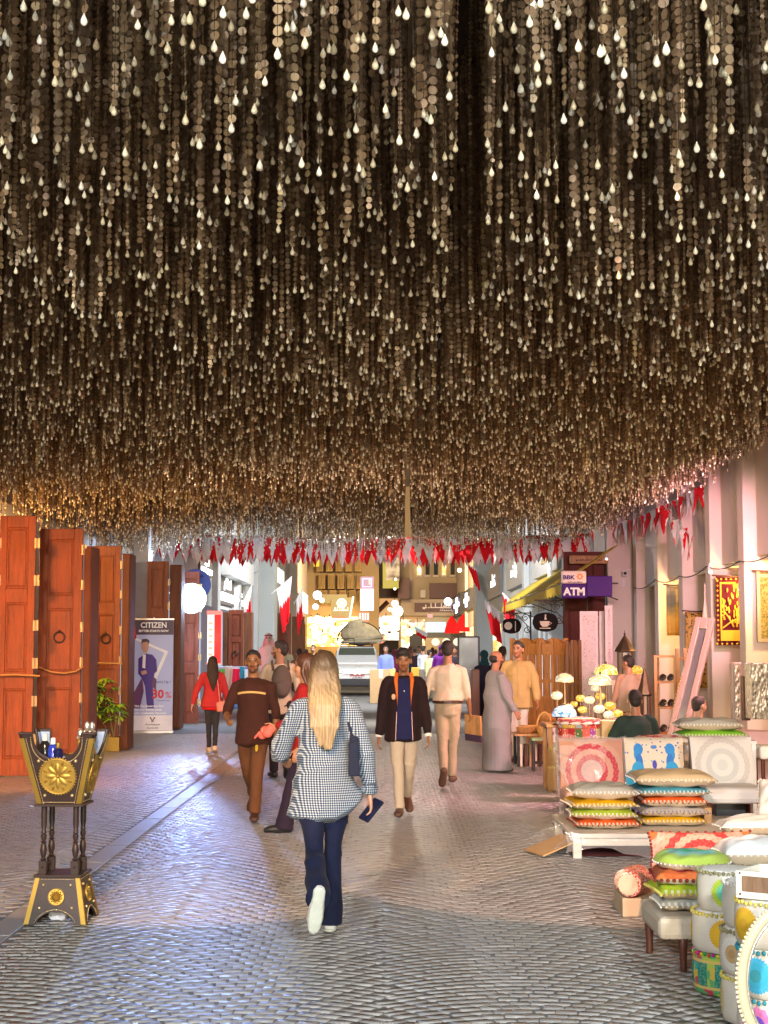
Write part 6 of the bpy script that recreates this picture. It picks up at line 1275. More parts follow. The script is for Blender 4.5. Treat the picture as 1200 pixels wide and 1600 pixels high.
    if robe is not None:
        b = MB(); zs = [(-dz / k + .035, .25, .205), (-.55, .225, .19), (-.25, .20, .178), (.0, .19, .175), (.18, .185, .185), (.32, .178, .16), (.43, .176, .125), (.49, .155, .098), (.535, .075, .066)]
        b.tube([up(0, (.03 * (bulk - 1) * 6 if 0 <= z < .35 else 0), z) for z, rx, ry in zs], [(rx * k * (bulk if z > -.3 else bulk ** .3), ry * k * (bulk if z > -.3 else bulk ** .3)) for z, rx, ry in zs], 24, cap=.08)
        for s in A:
            sh, el, wr, d2 = A[s]; ins = up(s * shw * .50, -.008, .478); b.tube([ins, sh, el, wr - d2 * .01], [.055 * k, .066 * k, .062 * k, .056 * k], 12, cap=.25)
        m_ = remesh(b, vx, 4); folds(m_, fold * 1.2, .97, px, 17); link('robe', m_, robe, body)
        if extra: extra(dict(body=body, up=up, N=N, A=A, L=L, k=k, hp=hp, hell=hell))
    if belt is not None:
        b = MB(); b.tube([up(0, 0, .045), up(0, 0, .082)], [(.178 * k * bulk, .134 * k * bulk)] * 2, 24, cap=0); link('belt', b.mesh('belt'), belt, body)
    # ---- hair
    hm = hairm or HBLK; b = MB()
    if hair == 'short': hell(b, (0, -.022, .043), (.0815, .098, .087)); hell(b, (0, -.055, -.005), (.068, .056, .068)); hell(b, (0, .004, .088), (.064, .066, .042)); hell(b, (0, -.01, .02), (.0805, .045, .05))
    elif hair == 'fringe': hell(b, (0, -.020, .046), (.084, .102, .093)); hell(b, (0, -.055, -.005), (.068, .06, .068)); hell(b, (0, .018, .098), (.074, .070, .044)); hell(b, (.012, .062, .088), (.058, .030, .026)); hell(b, (0, -.01, .02), (.083, .045, .055))
    elif hair == 'bald': hell(b, (0, -.045, .01), (.083, .074, .072))
    elif hair == 'scarf': hell(b, (0, -.018, .036), (.090, .108, .100)); hell(b, (0, -.03, -.09), (.085, .085, .09)); hell(b, (0, -.02, -.16), (.12, .09, .07))
    elif hair in ('long', 'tail'):
        hell(b, (0, -.022, .040), (.088, .106, .098)); hell(b, (0, -.055, -.04), (.088, .062, .10))
        ln = .47 if hair == 'long' else .50; hb = .03 if hair == 'long' else .0
        b.tube([hp(0, -.06, .02), hp(0, -.088, -.10), hp(0, -.135 - hb, -.22), hp(.005, -.165 - hb, -ln * .72), hp(.01, -.165 - hb, -ln)], [(.086 * k, .055 * k), (.106 * k, .055 * k), (.108 * k, .040 * k), (.066 * k, .030 * k), (.018 * k, .014 * k)], 18, ref=(0, 1, 0))
        for s in (-1, 1): b.tube([hp(s * .06, -.01, .05), hp(s * .078, .01, -.06), hp(s * .082, -.04, -.18)], [.03 * k, .026 * k, .018 * k], 8)
        if hair == 'long':
            rr = random.Random(5)
            for i in range(26): a_ = rr.uniform(-1, 1); b.tube([hp(a_ * .07, -.10, -.02), hp(a_ * .088, -.165, -.2), hp(a_ * .075 + rr.uniform(-.02, .02), -.205, -.34), hp(a_ * .03 + rr.uniform(-.02, .02), -.20, -ln + rr.uniform(-.02, .10))], [.013 * k, .014 * k, .012 * k, .005], 6)
    if hair != 'none': 
        m_ = remesh(b, .0075 / q, 2)
        if hair in ('long', 'tail', 'short', 'fringe'): folds(m_, .0014 if hair != 'long' else .0022, .98, 3, 150 if hair == 'long' else 110)
        link('hair' if hair != 'scarf' else 'headscarf', m_, hm, body)
    return dict(body=body, up=up, N=N, A=A, L=L, k=k, hp=hp, hell=hell)
HAIRC = {'hair_black': (.012, .009, .008), 'hair_brown': (.06, .025, .012)}
def wpt(p, v): return p['body'].matrix_basis @ Vector(v)

# --- the woman in the gingham shirt, walking away
t = NT('gingham'); xyz = t.sep(); u = t.math('ADD', xyz[0], t.math('MULTIPLY', xyz[1], .55)); fq = 72.0
a_ = t.math('GREATER_THAN', t.math('FRACT', t.math('MULTIPLY', u, fq)), .46); b_ = t.math('GREATER_THAN', t.math('FRACT', t.math('MULTIPLY', xyz[2], fq)), .46)
s_ = t.math('MULTIPLY', t.math('ADD', a_, b_), .5); n = t.noise(scale=6)
c = t.ramp(s_, [(0, (.44, .47, .48)), (.3, (.12, .165, .225)), (.75, (.012, .024, .062))], 'CONSTANT'); GING = t.fin(c, .85, 0, .2, Sheen_Weight=.1)
DENIM = Fabric('navy_denim', (.008, .011, .034), .3); SNEAK = M('sneaker_white', (.62, .62, .58), .6); SOLE = M('sole_white', (.55, .58, .50), .6, var=.2, scale=30)
BLOND = Hair('hair_blond', (.11, .068, .032), (.44, .32, .165), .5)
_t = BLOND.node_tree; _b = _t.nodes['Principled BSDF']; _l = _b.inputs['Base Color'].links[0]; _s = _l.from_socket; _mx = _t.nodes.new('ShaderNodeMix'); _mx.data_type = 'RGBA'; _mr = _t.nodes.new('ShaderNodeMapRange'); _mr.inputs[1].default_value = 1.38; _mr.inputs[2].default_value = 1.62
_t.links.new([q for q in _t.nodes if q.type == 'SEPXYZ'][0].outputs[2], _mr.inputs[0]); _t.links.new(_mr.outputs[0], _mx.inputs[0]); _t.links.new(_s, _mx.inputs[6]); _mx.inputs[7].default_value = (.06, .036, .02, 1); _t.links.new(_mx.outputs[2], _b.inputs['Base Color'])
def wex(j):
    me = j['shirt'].data; c_ = coords(me); lo = c_[:, 2].min(); wgt = np.clip((lo + .30 - c_[:, 2]) / .3, 0, 1) * (np.abs(c_[:, 0]) < .30); c_[:, 2] += wgt * (np.clip(c_[:, 0] - .06, 0, .2) * .75 - .03 + .25 * c_[:, 0] ** 2); c_[:, 0] *= 1 + .10 * wgt; setco(me, c_)
    k = j['k']; up = j['up']; sh, el, wr, d2 = j['A'][1]
    b = MB(); b.tube([wr - d2 * .005, wr - d2 * .05], [.05 * k, .052 * k], 14, cap=.2); m_ = remesh(b, .008, 2); folds(m_, .003, .5, 3, 60); link('cuff', m_, GING, j['body'])
    b = MB(); b.tube([up(0, -.02, .52), up(0, -.02, .56)], [(.078 * k, .07 * k), (.066 * k, .062 * k)], 18, cap=.3); link('collar', remesh(b, .008, 2), GING, j['body'])
wm_ = person('woman with long blond hair in a blue gingham shirt walking away', 505, 1450, 9.35, yaw=4, H=1.66, legs=((-18, 42, 66), (3, 2, 0)), arms=((26, 22, 45, 18), (-8, 20, 14, 6)), lean=1, skin=(.55, .30, .20), shirt=GING, trouser=DENIM, shoe=SNEAK, sole=SOLE, hair='long', hairm=BLOND, female=True, hem=-.19, loose=.030, flare=.026, fold=.0085, q=1.15, extra=wex)
# her bag, phone
sh, el, wr, d2 = wm_['A'][1]
b = MB(); c0 = wm_['up'](.185, -.10, .15); b.box(c0, (.075, .24, .20), tx=.8, ty=.7); b.box(c0 + V3((0, 0, .06)), (.05, .18, .14), ty=.4); b.tube([c0 + V3((0, .0, .1)), wm_['up'](.14, -.05, .42), wm_['up'](.13, .02, .53)], [(.018, .006)] * 3, 8); m_ = remesh(b, .008, 10); folds(m_, .006, .5, 4, 24)
o = tag(link('handbag', m_, Fabric('bag_navy', (.012, .016, .035), .3)), 'soft navy handbag tucked under the right arm of the blond woman', 'handbag'); o.location = wm_['body'].location; o.rotation_euler = wm_['body'].rotation_euler
p = wpt(wm_, wr + d2 * .10); b = MB(); b.box((0, 0, 0), (.02, .085, .16)); o = tag(b.build('phone_case', M('case_navy', (.012, .014, .04), .35), bevel=.006, loc=p), 'dark blue phone case held in the right hand of the blond woman', 'phone'); o.rotation_euler = (.3, .7, .9)

# --- man in brown with a tan chest stripe
def bex(j):
    up = j['up']; k = j['k']; b = MB(); pts = []
    for a_ in np.linspace(-1.0, 1.0, 15): pts.append(up(.168 * math.sin(a_), .128 * math.cos(a_) + .018, .372 + .018 * math.cos(a_ * 1.5)))
    b.tube(pts, [(.006, .011)] * 15, 8, ref=(0, 0, 1), cap=.4); b.v = list(b.v); link('chest_stripe', b.mesh('stripe'), M('stripe_tan', (.66, .42, .14), .8), j['shirt'])
BRS = Fabric('shirt_brown', (.055, .018, .012), .25); BRT = Fabric('trouser_brown', (.13, .05, .02), .25)
mb_ = person('man in a dark brown top with a tan chest stripe walking forward', 394, 1276, 15.35, yaw=176, H=1.68, legs=((14, 8, -4), (-16, 34, 40)), arms=((-12, 10, 20, 6), (14, 16, 62, 22)), head=(4, 0), skin=(.30, .13, .055), shirt=BRS, trouser=BRT, shoe=M('sandal_brown', (.07, .03, .02), .6), beard=.6, hair='short', sleeve=.72, hem=-.14, loose=.012, extra=bex, legslim=-.06)
hip, kn = mb_['L'][-1][0], mb_['L'][-1][1]; c_ = hip * .62 + kn * .38; b = MB(); b.ell(c_ + V3((.012, .080, 0)), (.017, .012, .042), 10, 8); b.build('trouser_patch', M('logo_yellow', (.7, .45, .03), .7), mb_['body'], smooth=True)
# --- man with a grey backpack
bp = person('bearded man in a beige top with a grey backpack walking away', 436, 1212, 20.3, yaw=12, H=1.80, legs=((10, 4, 0), (-14, 24, 30)), arms=((10, 12, 30, 0), (-12, 10, 14, 0)), head=(68, 0), skin=(.34, .17, .09), shirt=Fabric('top_beige', (.52, .42, .30)), trouser=Fabric('trouser_dark', (.03, .02, .025), .2), shoe=M('shoe_black', (.02, .02, .02), .5), beard=.75, hair='short')
b = MB(); b.ell(bp['up'](.0, -.18, .30), (.135, .085, .22), 18, 14); b.ell(bp['up'](.0, -.24, .22), (.10, .06, .11), 14, 10)
for s in (-1, 1): b.tube([bp['up'](s * .10, -.13, .45), bp['up'](s * .105, -.02, .565), bp['up'](s * .11, .12, .46), bp['up'](s * .13, .1, .25)], [(.024, .012)] * 4, 8)
o = tag(link('backpack', remesh(b, .01, 3), Fabric('pack_grey', (.11, .085, .07), .2)), 'grey brown backpack on the back of the bearded man', 'backpack'); o.location = bp['body'].location; o.rotation_euler = bp['body'].rotation_euler
# --- woman in red, reaching out
wr_ = person('brown haired woman in a red top facing left beside the blond woman', 476, 1297, 14.3, yaw=80, H=1.66, legs=((16, 6, 0), (-14, 20, 20)), arms=((-6, 6, 20, 0), (24, 8, 46, 0)), head=(10, 0), skin=(.55, .27, .14), shirt=Fabric('top_red', (.32, .015, .015), .2), trouser=Fabric('trouser_dark2', (.025, .015, .03)), shoe=M('shoe_black'), hair='tail', hairm=HBRN, female=True, hem=-.16, loose=.01, flare=.03)
sh, el, wr, d2 = wr_['A'][1]; p = wpt(wr_, wr + d2 * .11); b = MB(); rr = random.Random(8)
for i in range(5): b.ell((rr.uniform(-.05, .05), rr.uniform(-.03, .03), rr.uniform(-.05, .05)), (.05, .03, .045), 10, 8)
b.tube([(-.06, 0, -.02), (-.10, -.02, -.07)], .013, 6); o = tag(link('red_bundle', remesh(b, .008, 2), M('bundle_coral', (.70, .14, .10), .6)), 'coral red bundle held out by the woman in red', 'bundle'); o.location = p
# --- woman in the red sweater
GRAD = Fabric('sweater_red', (.42, .035, .04), .15)
def rex(j):
    up = j['up']; b = MB(); b.tube([up(0, 0, -.14), up(0, 0, -.09)], [(.172, .132)] * 2, 22, cap=.2); link('sweater_hem', remesh(b, .01, 2), Fabric('hem_red', (.62, .012, .012)), j['shirt'])
rs2_ = person('woman in a red sweater with long dark hair walking away', 331, 1176, 25.2, yaw=8, H=1.55, legs=((2, 2, 0), (-6, 14, 14)), arms=((-4, 26, 10, 0), (6, 16, 16, 0)), skin=(.52, .30, .20), shirt=GRAD, trouser=Fabric('jeans_charcoal', (.03, .035, .04), .3), shoe=M('shoe_cream', (.70, .58, .42), .6), hair='tail', hairm=HBLK, female=True, hem=-.10, loose=.025, legslim=.16, extra=rex)
b = MB(); b.tube([rs2_['up'](.14, -.16, -.02), rs2_['up'](.17, -.16, -.16)], [(.07, .035), (.085, .04)], 12, cap=.4); b.tube([rs2_['up'](.13, -.17, .0), rs2_['up'](.10, -.155, .3), rs2_['up'](.06, -.11, .5)], [(.012, .006)] * 3, 6); o = tag(link('shoulder_bag', remesh(b, .008, 2), M('bag_pink', (.60, .25, .20), .55)), 'pink shoulder bag on a thin strap on the woman in the red sweater', 'handbag'); o.location = rs2_['body'].location; o.rotation_euler = rs2_['body'].rotation_euler
# --- man in the dark jacket
NAVY = Fabric('shirt_navy', (.012, .014, .06), .25); JACK = Fabric('jacket_black', (.018, .008, .009), .25); ORNG = Fabric('lining_orange', (.62, .14, .02))
def jex(j):
    up, k = j['up'], j['k']; b = MB()
    V_ = [up(x, .150 - .25 * x * x * 3, z) for x, z in ((-.035, .50), (.035, .50), (.07, .40), (.075, .2), (.085, -.10), (-.085, -.10), (-.075, .2), (-.07, .40))]
    b.grid(lambda u, v: up((u - .5) * (.115 + .05 * (1 - v)), .157 + .012 * math.sin(v * 3) - 1.6 * ((u - .5) * .15) ** 2 - (.075 * max(0, v - .72) / .28), -.12 + .625 * v), 12, 20); link('shirt_front', b.mesh('s'), NAVY, j['shirt']).modifiers.new('s', 'SOLIDIFY').thickness = .012
    b = MB()
    for s in (-1, 1): b.tube([up(s * .075, .045, .56), up(s * .085, .105, .49), up(s * .078, .142, .40), up(s * .068, .160, .28), up(s * .066, .165, .18)], [(.020, .011), (.020, .011), (.013, .009), (.008, .007), (.004, .004)], 8, ref=(0, 1, 0))
    link('orange_lining', b.mesh('l'), ORNG, j['shirt'])
    b = MB()
    for s in (-1, 1): b.tube([up(s * .078, .160, .16), up(s * .085, .155, .0), up(s * .09, .15, -.13)], .005, 6)
    link('zip_edge', b.mesh('z'), M('zip', (.35, .22, .2), .4, .6), j['shirt'])
    b = MB(); b.tube([up(0, -.10, .50), up(0, -.075, .55)], [(.10, .05), (.085, .04)], 12); link('hood', remesh(b, .01, 3), JACK, j['shirt'])
    b = MB(); 
    for z in (.38, .27, .16, .05): b.ell(up(0, .168, z), (.006, .004, .006), 6, 4)
    link('button', b.mesh('b'), IVORY, j['shirt'])
    b = MB(); b.ell(up(.11, .142, .32), (.022, .01, .03), 8, 6); link('badge', b.mesh('g'), M('badge', (.6, .35, .2), .5), j['shirt'])
    for s in A_(j): sh, el, wr, d2 = j['A'][s]; b = MB(); b.tube([wr - d2 * .012, wr + d2 * .014], [.036, .034], 10, cap=.2); link('cuff', b.mesh('c'), IVORY, j['shirt'])
def A_(j): return j['A'].keys()
jm = person('young man in a dark jacket with orange lining walking forward', 631, 1271, 15.75, yaw=181, H=1.69, legs=((-14, 26, 34), (12, 6, -4)), arms=((6, 9, 12, 0), (-8, 10, 14, 0)), head=(-5, -6), skin=(.33, .15, .07), shirt=JACK, trouser=Fabric('trouser_cream', (.46, .39, .29), .15), shoe=M('shoe_tan', (.09, .04, .025), .5), beard=.45, hair='fringe', hem=-.13, loose=.018, legslim=.06, extra=jex, collar=('jacket',))
# --- man in a pale shirt walking away
PSH = Fabric('shirt_pale', (.58, .47, .36), .1); BTR = Fabric('trouser_beige', (.40, .32, .22), .15)
pm = person('man in a pale untucked looking shirt and beige trousers walking away', 700, 1224, 19.25, yaw=-3, H=1.76, legs=((-8, 30, 50), (6, 3, 0)), arms=((2, 14, 16, 0), (6, 11, 22, 0)), skin=(.30, .14, .07), shirt=PSH, trouser=BTR, shoe=M('shoe_brown', (.14, .075, .05), .6), hair='short', hem=.075, loose=.010, sleeve=.85, bulk=1.06, belt=M('belt_dark', (.05, .02, .015), .4), fold=.007)
pm['body']['label'] = 'man in a pale shirt and beige trousers walking away with a folder'
sh, el, wr, d2 = pm['A'][1]; p = wpt(pm, wr + d2 * .13 + V3((.03, .0, -.1))); b = MB(); b.box((0, 0, 0), (.035, .24, .34)); b.box((-.0005, 0, -.12), (.038, .242, .09), 1); o = tag(b.build('folder', [WOODL, M('folder_dark', (.05, .03, .06), .5)], loc=p, bevel=.004), 'brown folder with a dark corner carried by the man in beige trousers', 'folder'); o.rotation_euler = (.1, -.2, .9)
# --- man in the grey robe, man in the tan shirt
gm = person('heavy man in a long grey robe standing in profile facing right', 776, 1203, 21.4, yaw=-72, H=1.66, legs=((0, 0, 0), (2, 0, 0)), arms=((16, 8, 18, 0), (14, 8, 16, 0)), head=(-4, 0), skin=(.38, .18, .10), shoe=M('sandal', (.10, .05, .04), .6), robe=Fabric('robe_grey', (.25, .245, .255), .1), hair='bald', beard=.8, bulk=1.18, fold=.007)
def tex(j):
    up = j['up']; b = MB()
    for s in (-1, 1): b.grid(lambda u, v, s=s: up(s * (.012 + .055 * u), .075 + .03 * (1 - v) - .05 * u * v, .50 + .055 * v - .03 * u), 4, 4)
    link('collar', b.mesh('c'), TANS, j['shirt']).modifiers.new('s', 'SOLIDIFY').thickness = .008
    b = MB(); b.tube([up(.0, .140, z) for z in (-.13, 0, .1, .2, .3, .4, .48)], [(.003, .012)] * 7, 6, ref=(0, 1, 0)); 
    for s in (-1, 1): b.box(up(s * .085, .132, .34), (.085, .01, .012))
    link('placket', b.mesh('p'), TANS, j['shirt'])
TANS = Fabric('shirt_tan', (.50, .36, .15), .14)
tm = person('smiling man in a tan overshirt and white trousers facing the camera', 811, 1190, 23.2, yaw=172, H=1.80, legs=((4, 3, 0), (-3, 0, 0)), arms=((12, 13, 22, 0), (-2, 15, 8, 0)), head=(-22, 0), skin=(.46, .22, .12), shirt=TANS, trouser=Fabric('trouser_white', (.66, .62, .57), .1), shoe=M('shoe_maroon', (.05, .015, .02), .5), hair='short', beard=.25, hem=-.14, loose=.024, fold=.008, legslim=.08, extra=tex)
# --- stall people
def vex(j):
    up = j['up']; b = MB()
    b.tube([up(0, 0, -.02), up(0, 0, .1), up(0, 0, .3), up(0, 0, .44), up(0, 0, .52)], [(.19, .15), (.185, .145), (.185, .14), (.165, .12), (.09, .08)], 18, cap=.2); m_ = remesh(b, .012, 3); folds(m_, .005, .1, 2, 45); link('padded_vest', m_, Fabric('vest_khaki', (.33, .26, .19), .15), j['body'])
person('man in a padded khaki vest turned away beside the big lantern', 984, 1215, 21.4, yaw=28, H=1.60, arms=((10, 10, 30, 0), (10, 10, 30, 0)), head=(20, 0), skin=(.36, .18, .10), shirt=Fabric('shirt_brown2', (.34, .22, .14)), trouser=Fabric('trouser_dark'), shoe=M('shoe_black'), hair='short', q=.8, extra=vex)
sm_ = person('seated man in a dark green top seen from behind at the lamp table', 998, 1240, 16.6, yaw=10, H=1.66, legs=((80, 82, 0), (78, 80, 0)), arms=((24, 16, 50, 10), (24, 16, 50, 10)), head=(-8, 0), skin=(.36, .17, .09), shirt=Fabric('knit_green', (.022, .04, .034), .25), trouser=Fabric('trouser_dark'), shoe=M('shoe_black'), hair='short', hem=-.1, loose=.015, bulk=1.1, q=.9, sit=True, lean=8)
sm_['body'].location.z = .02
hs = person('person with bobbed dark hair sitting low behind the white cushions', 1094, 1240, 17.6, yaw=-60, H=1.55, legs=((80, 82, 0), (78, 80, 0)), skin=(.45, .25, .16), shirt=Fabric('top_plum', (.12, .04, .05)), trouser=Fabric('trouser_dark'), hair='short', q=.7, sit=True)
for (x, y, l_) in ((sm_['body'].location.x, 16.55, 'low wooden stool under the seated man in dark green'), (hs['body'].location.x, 17.55, 'low wooden stool under the person with bobbed hair')):
    st2 = thing('stool', l_, 'stool', (x, y, 0)); b = MB(); b.lathe([(.17, .36), (.175, .38), (.17, .40)], n=20); b.build('seat', WOODD, st2)
    for a_ in (.8, 2.4, 3.9, 5.5): b = MB(); b.cyl((.12 * math.cos(a_), .12 * math.sin(a_), .36), (.15 * math.cos(a_), .15 * math.sin(a_), 0), .016, n=8); b.build('leg', WOODD, st2)
person('woman in a dark teal headscarf behind the man in the grey robe', 757, 1150, 30.5, yaw=20, H=1.66, skin=(.5, .3, .2), shirt=Fabric('abaya', (.02, .02, .05)), robe=Fabric('abaya', (.02, .02, .05)), hair='scarf', hairm=Fabric('scarf_teal', (.01, .05, .07)), female=True, q=.6)
person('person in black with dark hair between the robed man and the tan shirt', 786, 1150, 29.5, yaw=-20, H=1.74, skin=(.4, .22, .13), shirt=Fabric('top_black', (.015, .012, .015)), trouser=Fabric('trouser_dark'), hair='short', q=.6)
# --- mannequin in white
GHU = NT('ghutra'); xyz = GHU.sep(); d = GHU.math('MULTIPLY', GHU.math('SINE', GHU.math('MULTIPLY', xyz[0], 160)), GHU.math('SINE', GHU.math('MULTIPLY', xyz[2], 160))); GHU = GHU.fin(GHU.mix(GHU.math('GREATER_THAN', d, .05), (.75, .7, .7), (.55, .10, .16)), .85)
def gex(j):
    b = MB(); j['hell'](b, (0, -.02, .04), (.094, .112, .102)); j['hell'](b, (0, -.04, -.10), (.13, .085, .13)); b.tube([j['hp'](.09, .0, 0), j['hp'](.14, .02, -.22)], [.03, .03], 8); b.tube([j['hp'](-.09, .0, 0), j['hp'](-.14, .02, -.22)], [.03, .03], 8); link('headcloth', remesh(b, .014, 3), GHU, j['body'])
    b = MB(); b.tube([j['hp'](.098 * math.cos(a_), -.02 + .116 * math.sin(a_), .075) for a_ in np.linspace(0, 6.283, 21)[:-1]], .012, 6, closed=True); link('head_cord', b.mesh('c'), BLACK, j['body'])
    b = MB(); 
    for s in (-1, 1): j['hell'](b, (s * .032, .082, .014), (.024, .012, .018), 8, 6)
    link('sunglasses', b.mesh('g'), BLACK, j['body'])
mn = person('white robed mannequin in sunglasses and a red checked headcloth', 419, 1100, 41, yaw=176, H=1.86, skin=(.70, .66, .62), robe=Fabric('thobe_white', (.72, .74, .74), .05), hair='none', q=.6, zoff=.24, extra=gex, shoe=M('shoe_black')); mn['body'].name = 'mannequin'; mn['body']['category'] = 'mannequin'
b = MB(); b.lathe([(.34, 0), (.34, .21), (.32, .237)], n=24); tag(b.build('display_plinth', WHITE, loc=(mn['body'].location.x, 41, 0), smooth=40), 'round white plinth under the robed mannequin', 'plinth')
# --- the crowd down the street
def fab(r, g, b_): return Fabric('crowd_%d_%d_%d' % (r * 100, g * 100, b_ * 100), (r, g, b_))
crowd = [(386, 66, (.3, .12, .1), 'dull red', 0, 'short'), (428, 70, (.1, .12, .2), 'slate', 0, 'short'), (448, 62, (.35, .3, .2), 'wheat', 10, 'short'), (478, 60, (.12, .12, .1), 'charcoal', 0, 'short'), (610, 72, (.5, .25, .1), 'amber', 0, 'short'), (623, 80, (.15, .1, .25), 'violet', 0, 'scarf'), (640, 84, (.45, .4, .35), 'cream', 0, 'short'), (660, 82, (.08, .1, .12), 'dark slate', 0, 'short'), (676, 76, (.3, .05, .1), 'maroon', 0, 'scarf'), (700, 72, (.2, .25, .35), 'denim blue', 0, 'short'), (725, 66, (.25, .2, .15), 'earth brown', 0, 'short'), (392, 55, (.20, .22, .14), 'olive', 0, 'short'), (402, 58, (.45, .45, .42), 'pale grey', 0, 'bald'), (412, 60, (.22, .24, .2), 'grey green', 10, 'short'), (467, 39, (.20, .12, .08), 'brown', 10, 'short'), (489, 47, (.28, .27, .2), 'khaki', 170, 'short'), (500, 50, (.32, .28, .22), 'sand', 190, 'short'),
         (603, 50, (.18, .24, .62), 'bright blue', 172, 'short'), (617, 62, (.28, .03, .08), 'crimson', 0, 'scarf'), (628, 66, (.40, .10, .05), 'rust', 160, 'short'), (634, 58, (.02, .02, .03), 'black', 10, 'short'), (648, 60, (.04, .02, .03), 'dark plum', 0, 'short'), (662, 52, (.58, .60, .64), 'pale blue', -40, 'short'),
         (671, 50, (.60, .62, .30), 'pale yellow', -50, 'short'), (681, 66, (.10, .30, .30), 'teal', 0, 'short'), (690, 45, (.18, .03, .30), 'purple', 0, 'scarf'), (711, 48, (.03, .02, .03), 'black', 160, 'short'), (705, 62, (.35, .25, .18), 'tan', 0, 'short'), (641, 70, (.45, .12, .1), 'brick red', 0, 'scarf'), (655, 68, (.5, .5, .5), 'light grey', 180, 'short')]
rc = random.Random(12); seen = {}
for (px, Y, col, nm, yw, hr) in crowd:
    seen[nm] = seen.get(nm, 0) + 1
    where = 'left of the parked car' if px < 520 else 'right of the parked car'
    lb = 'distant %s in %s %s' % ('walker' if hr != 'scarf' else 'woman with a headscarf', nm, where)
    if seen[nm] > 1: lb = 'distant walker in %s just left of the standing mirror board' % nm
    person(lb, px, 1100, Y, yaw=yw, H=rc.uniform(1.66, 1.82), legs=((8, 4, 0), (-8, 14, 16)), arms=((8, 10, 14, 0), (-8, 10, 14, 0)), skin=(.38, .2, .12), shirt=fab(*col), trouser=fab(col[0] * .3 + .03, col[1] * .3 + .03, col[2] * .3 + .04), hair=hr, hairm=HBLK if hr != 'scarf' else fab(col[0] * .4, col[1] * .4, col[2] * .4), q=.36, shoe=M('shoe_black'), fold=.004, group='walkers far down the street')
# ================================================================ vehicle and things in the middle distance
Yv = 56.5; gv = P(558, 1085, Yv); suv = thing('parked_car', 'white four wheel drive with a tarpaulin covered load on its roof rack', 'car', (gv.x, Yv, 0), R(1.5))
CARW = M('car_white', (.74, .75, .74), .25, var=.03, spec=.6, Coat_Weight=.5); TRIM = M('car_trim', (.03, .03, .033), .5); CHR = M('chrome', (.75, .75, .75), .15, 1, var=.02)
b = MB()
def sect(y, hw, z0, z1): return [(-hw, y, z0 + .12), (-hw + .06, y, z0), (hw - .06, y, z0), (hw, y, z0 + .12), (hw, y, z1 - .12), (hw - .10, y, z1), (-hw + .10, y, z1), (-hw, y, z1 - .12)]
secs = [sect(-.02, .82, .42, .98), sect(.10, .90, .36, 1.06), sect(.5, .92, .34, 1.10), sect(1.25, .92, .34, 1.13), sect(3.9, .92, .36, 1.12), sect(4.4, .88, .42, 1.08)]
vs = [p for s in secs for p in s]; fs = [(i * 8 + j, i * 8 + (j + 1) % 8, (i + 1) * 8 + (j + 1) % 8, (i + 1) * 8 + j) for i in range(5) for j in range(8)] + [tuple(reversed(range(8))), tuple(range(40, 48))]
b.add(vs, fs); body = b.build('body', CARW, suv, bevel=.03, recalc=True)
b = MB(); secs = [sect(1.15, .86, 1.0, 1.20), sect(2.0, .74, 1.0, 1.78), sect(2.5, .73, 1.0, 1.82), sect(4.1, .73, 1.0, 1.80), sect(4.4, .80, 1.0, 1.15)]
vs = [p for s in secs for p in s]; fs = [(i * 8 + j, i * 8 + (j + 1) % 8, (i + 1) * 8 + (j + 1) % 8, (i + 1) * 8 + j) for i in range(4) for j in range(8)] + [tuple(reversed(range(8))), tuple(range(32, 40))]
b.add(vs, fs); b.build('cabin', CARW, suv, bevel=.03, recalc=True)
b = MB(); b.add([(-.76, 1.19, 1.17), (.76, 1.19, 1.17), (.64, 1.93, 1.72), (-.64, 1.93, 1.72), (-.76, 1.23, 1.15), (.76, 1.23, 1.15), (.64, 1.97, 1.70), (-.64, 1.97, 1.70)], [(0, 1, 2, 3), (7, 6, 5, 4), (0, 4, 5, 1), (1, 5, 6, 2), (2, 6, 7, 3), (3, 7, 4, 0)]); b.v = [(x, y - .02, z + .02) for x, y, z in b.v]; b.build('windscreen', M('windscreen', (.12, .13, .10), .08, spec=.8), suv)
for s in (-1, 1): b = MB(); b.add([(s * .80, 2.1, 1.2), (s * .80, 3.9, 1.2), (s * .755, 3.8, 1.62), (s * .755, 2.25, 1.65)], [(0, 1, 2, 3)[::s]]); b.build('side_window', GLASS, suv, solid=.02)
b = MB(); b.bx(-.80, .80, -.14, .02, .34, .60); b.build('bumper_guard', TRIM, suv, bevel=.05)
b = MB(); b.bx(-.87, .87, -.10, .05, .60, .74); b.build('bumper', CARW, suv, bevel=.04)
b = MB(); b.bx(-.50, .50, -.06, .0, .78, .94); b.build('grille', TRIM, suv, bevel=.02)
for i in range(2): b = MB(); b.bx(-.5, .5, -.075, -.062, .82 + i * .07, .845 + i * .07); b.build('grille_bar', CHR, suv)
b = MB()
for a_ in (math.pi / 2, math.pi * 7 / 6, -math.pi / 6):
    d = V3((math.cos(a_), 0, math.sin(a_))); n_ = V3((-d[2], 0, d[0])); q = [d * 0, d * .07 + n_ * .04, d * .14, d * .07 - n_ * .04]; b.prism([(p[0], p[2] + .86) for p in q], -.09, -.08)
b.build('emblem', CHR, suv)
for s in (-1, 1): b = MB(); b.bx(s * .52, s * .84, -.05, .10, .80, .96); b.build('headlight', M('headlight', (.65, .65, .6), .1, .4), suv, bevel=.03)
b = MB(); b.bx(-.27, .27, -.16, -.145, .62, .78); lp_ = b.build('number_plate', M('plate', (.75, .72, .7), .5), suv); b = MB(); b.bx(-.265, .265, -.163, -.1605, .71, .775); b.build('red_band', M('plate_red', (.5, .12, .12), .5), lp_); glyphs(6, .1, (0, -.164, .665), FRONT, PDK, lp_, seed=5, wide=.6)
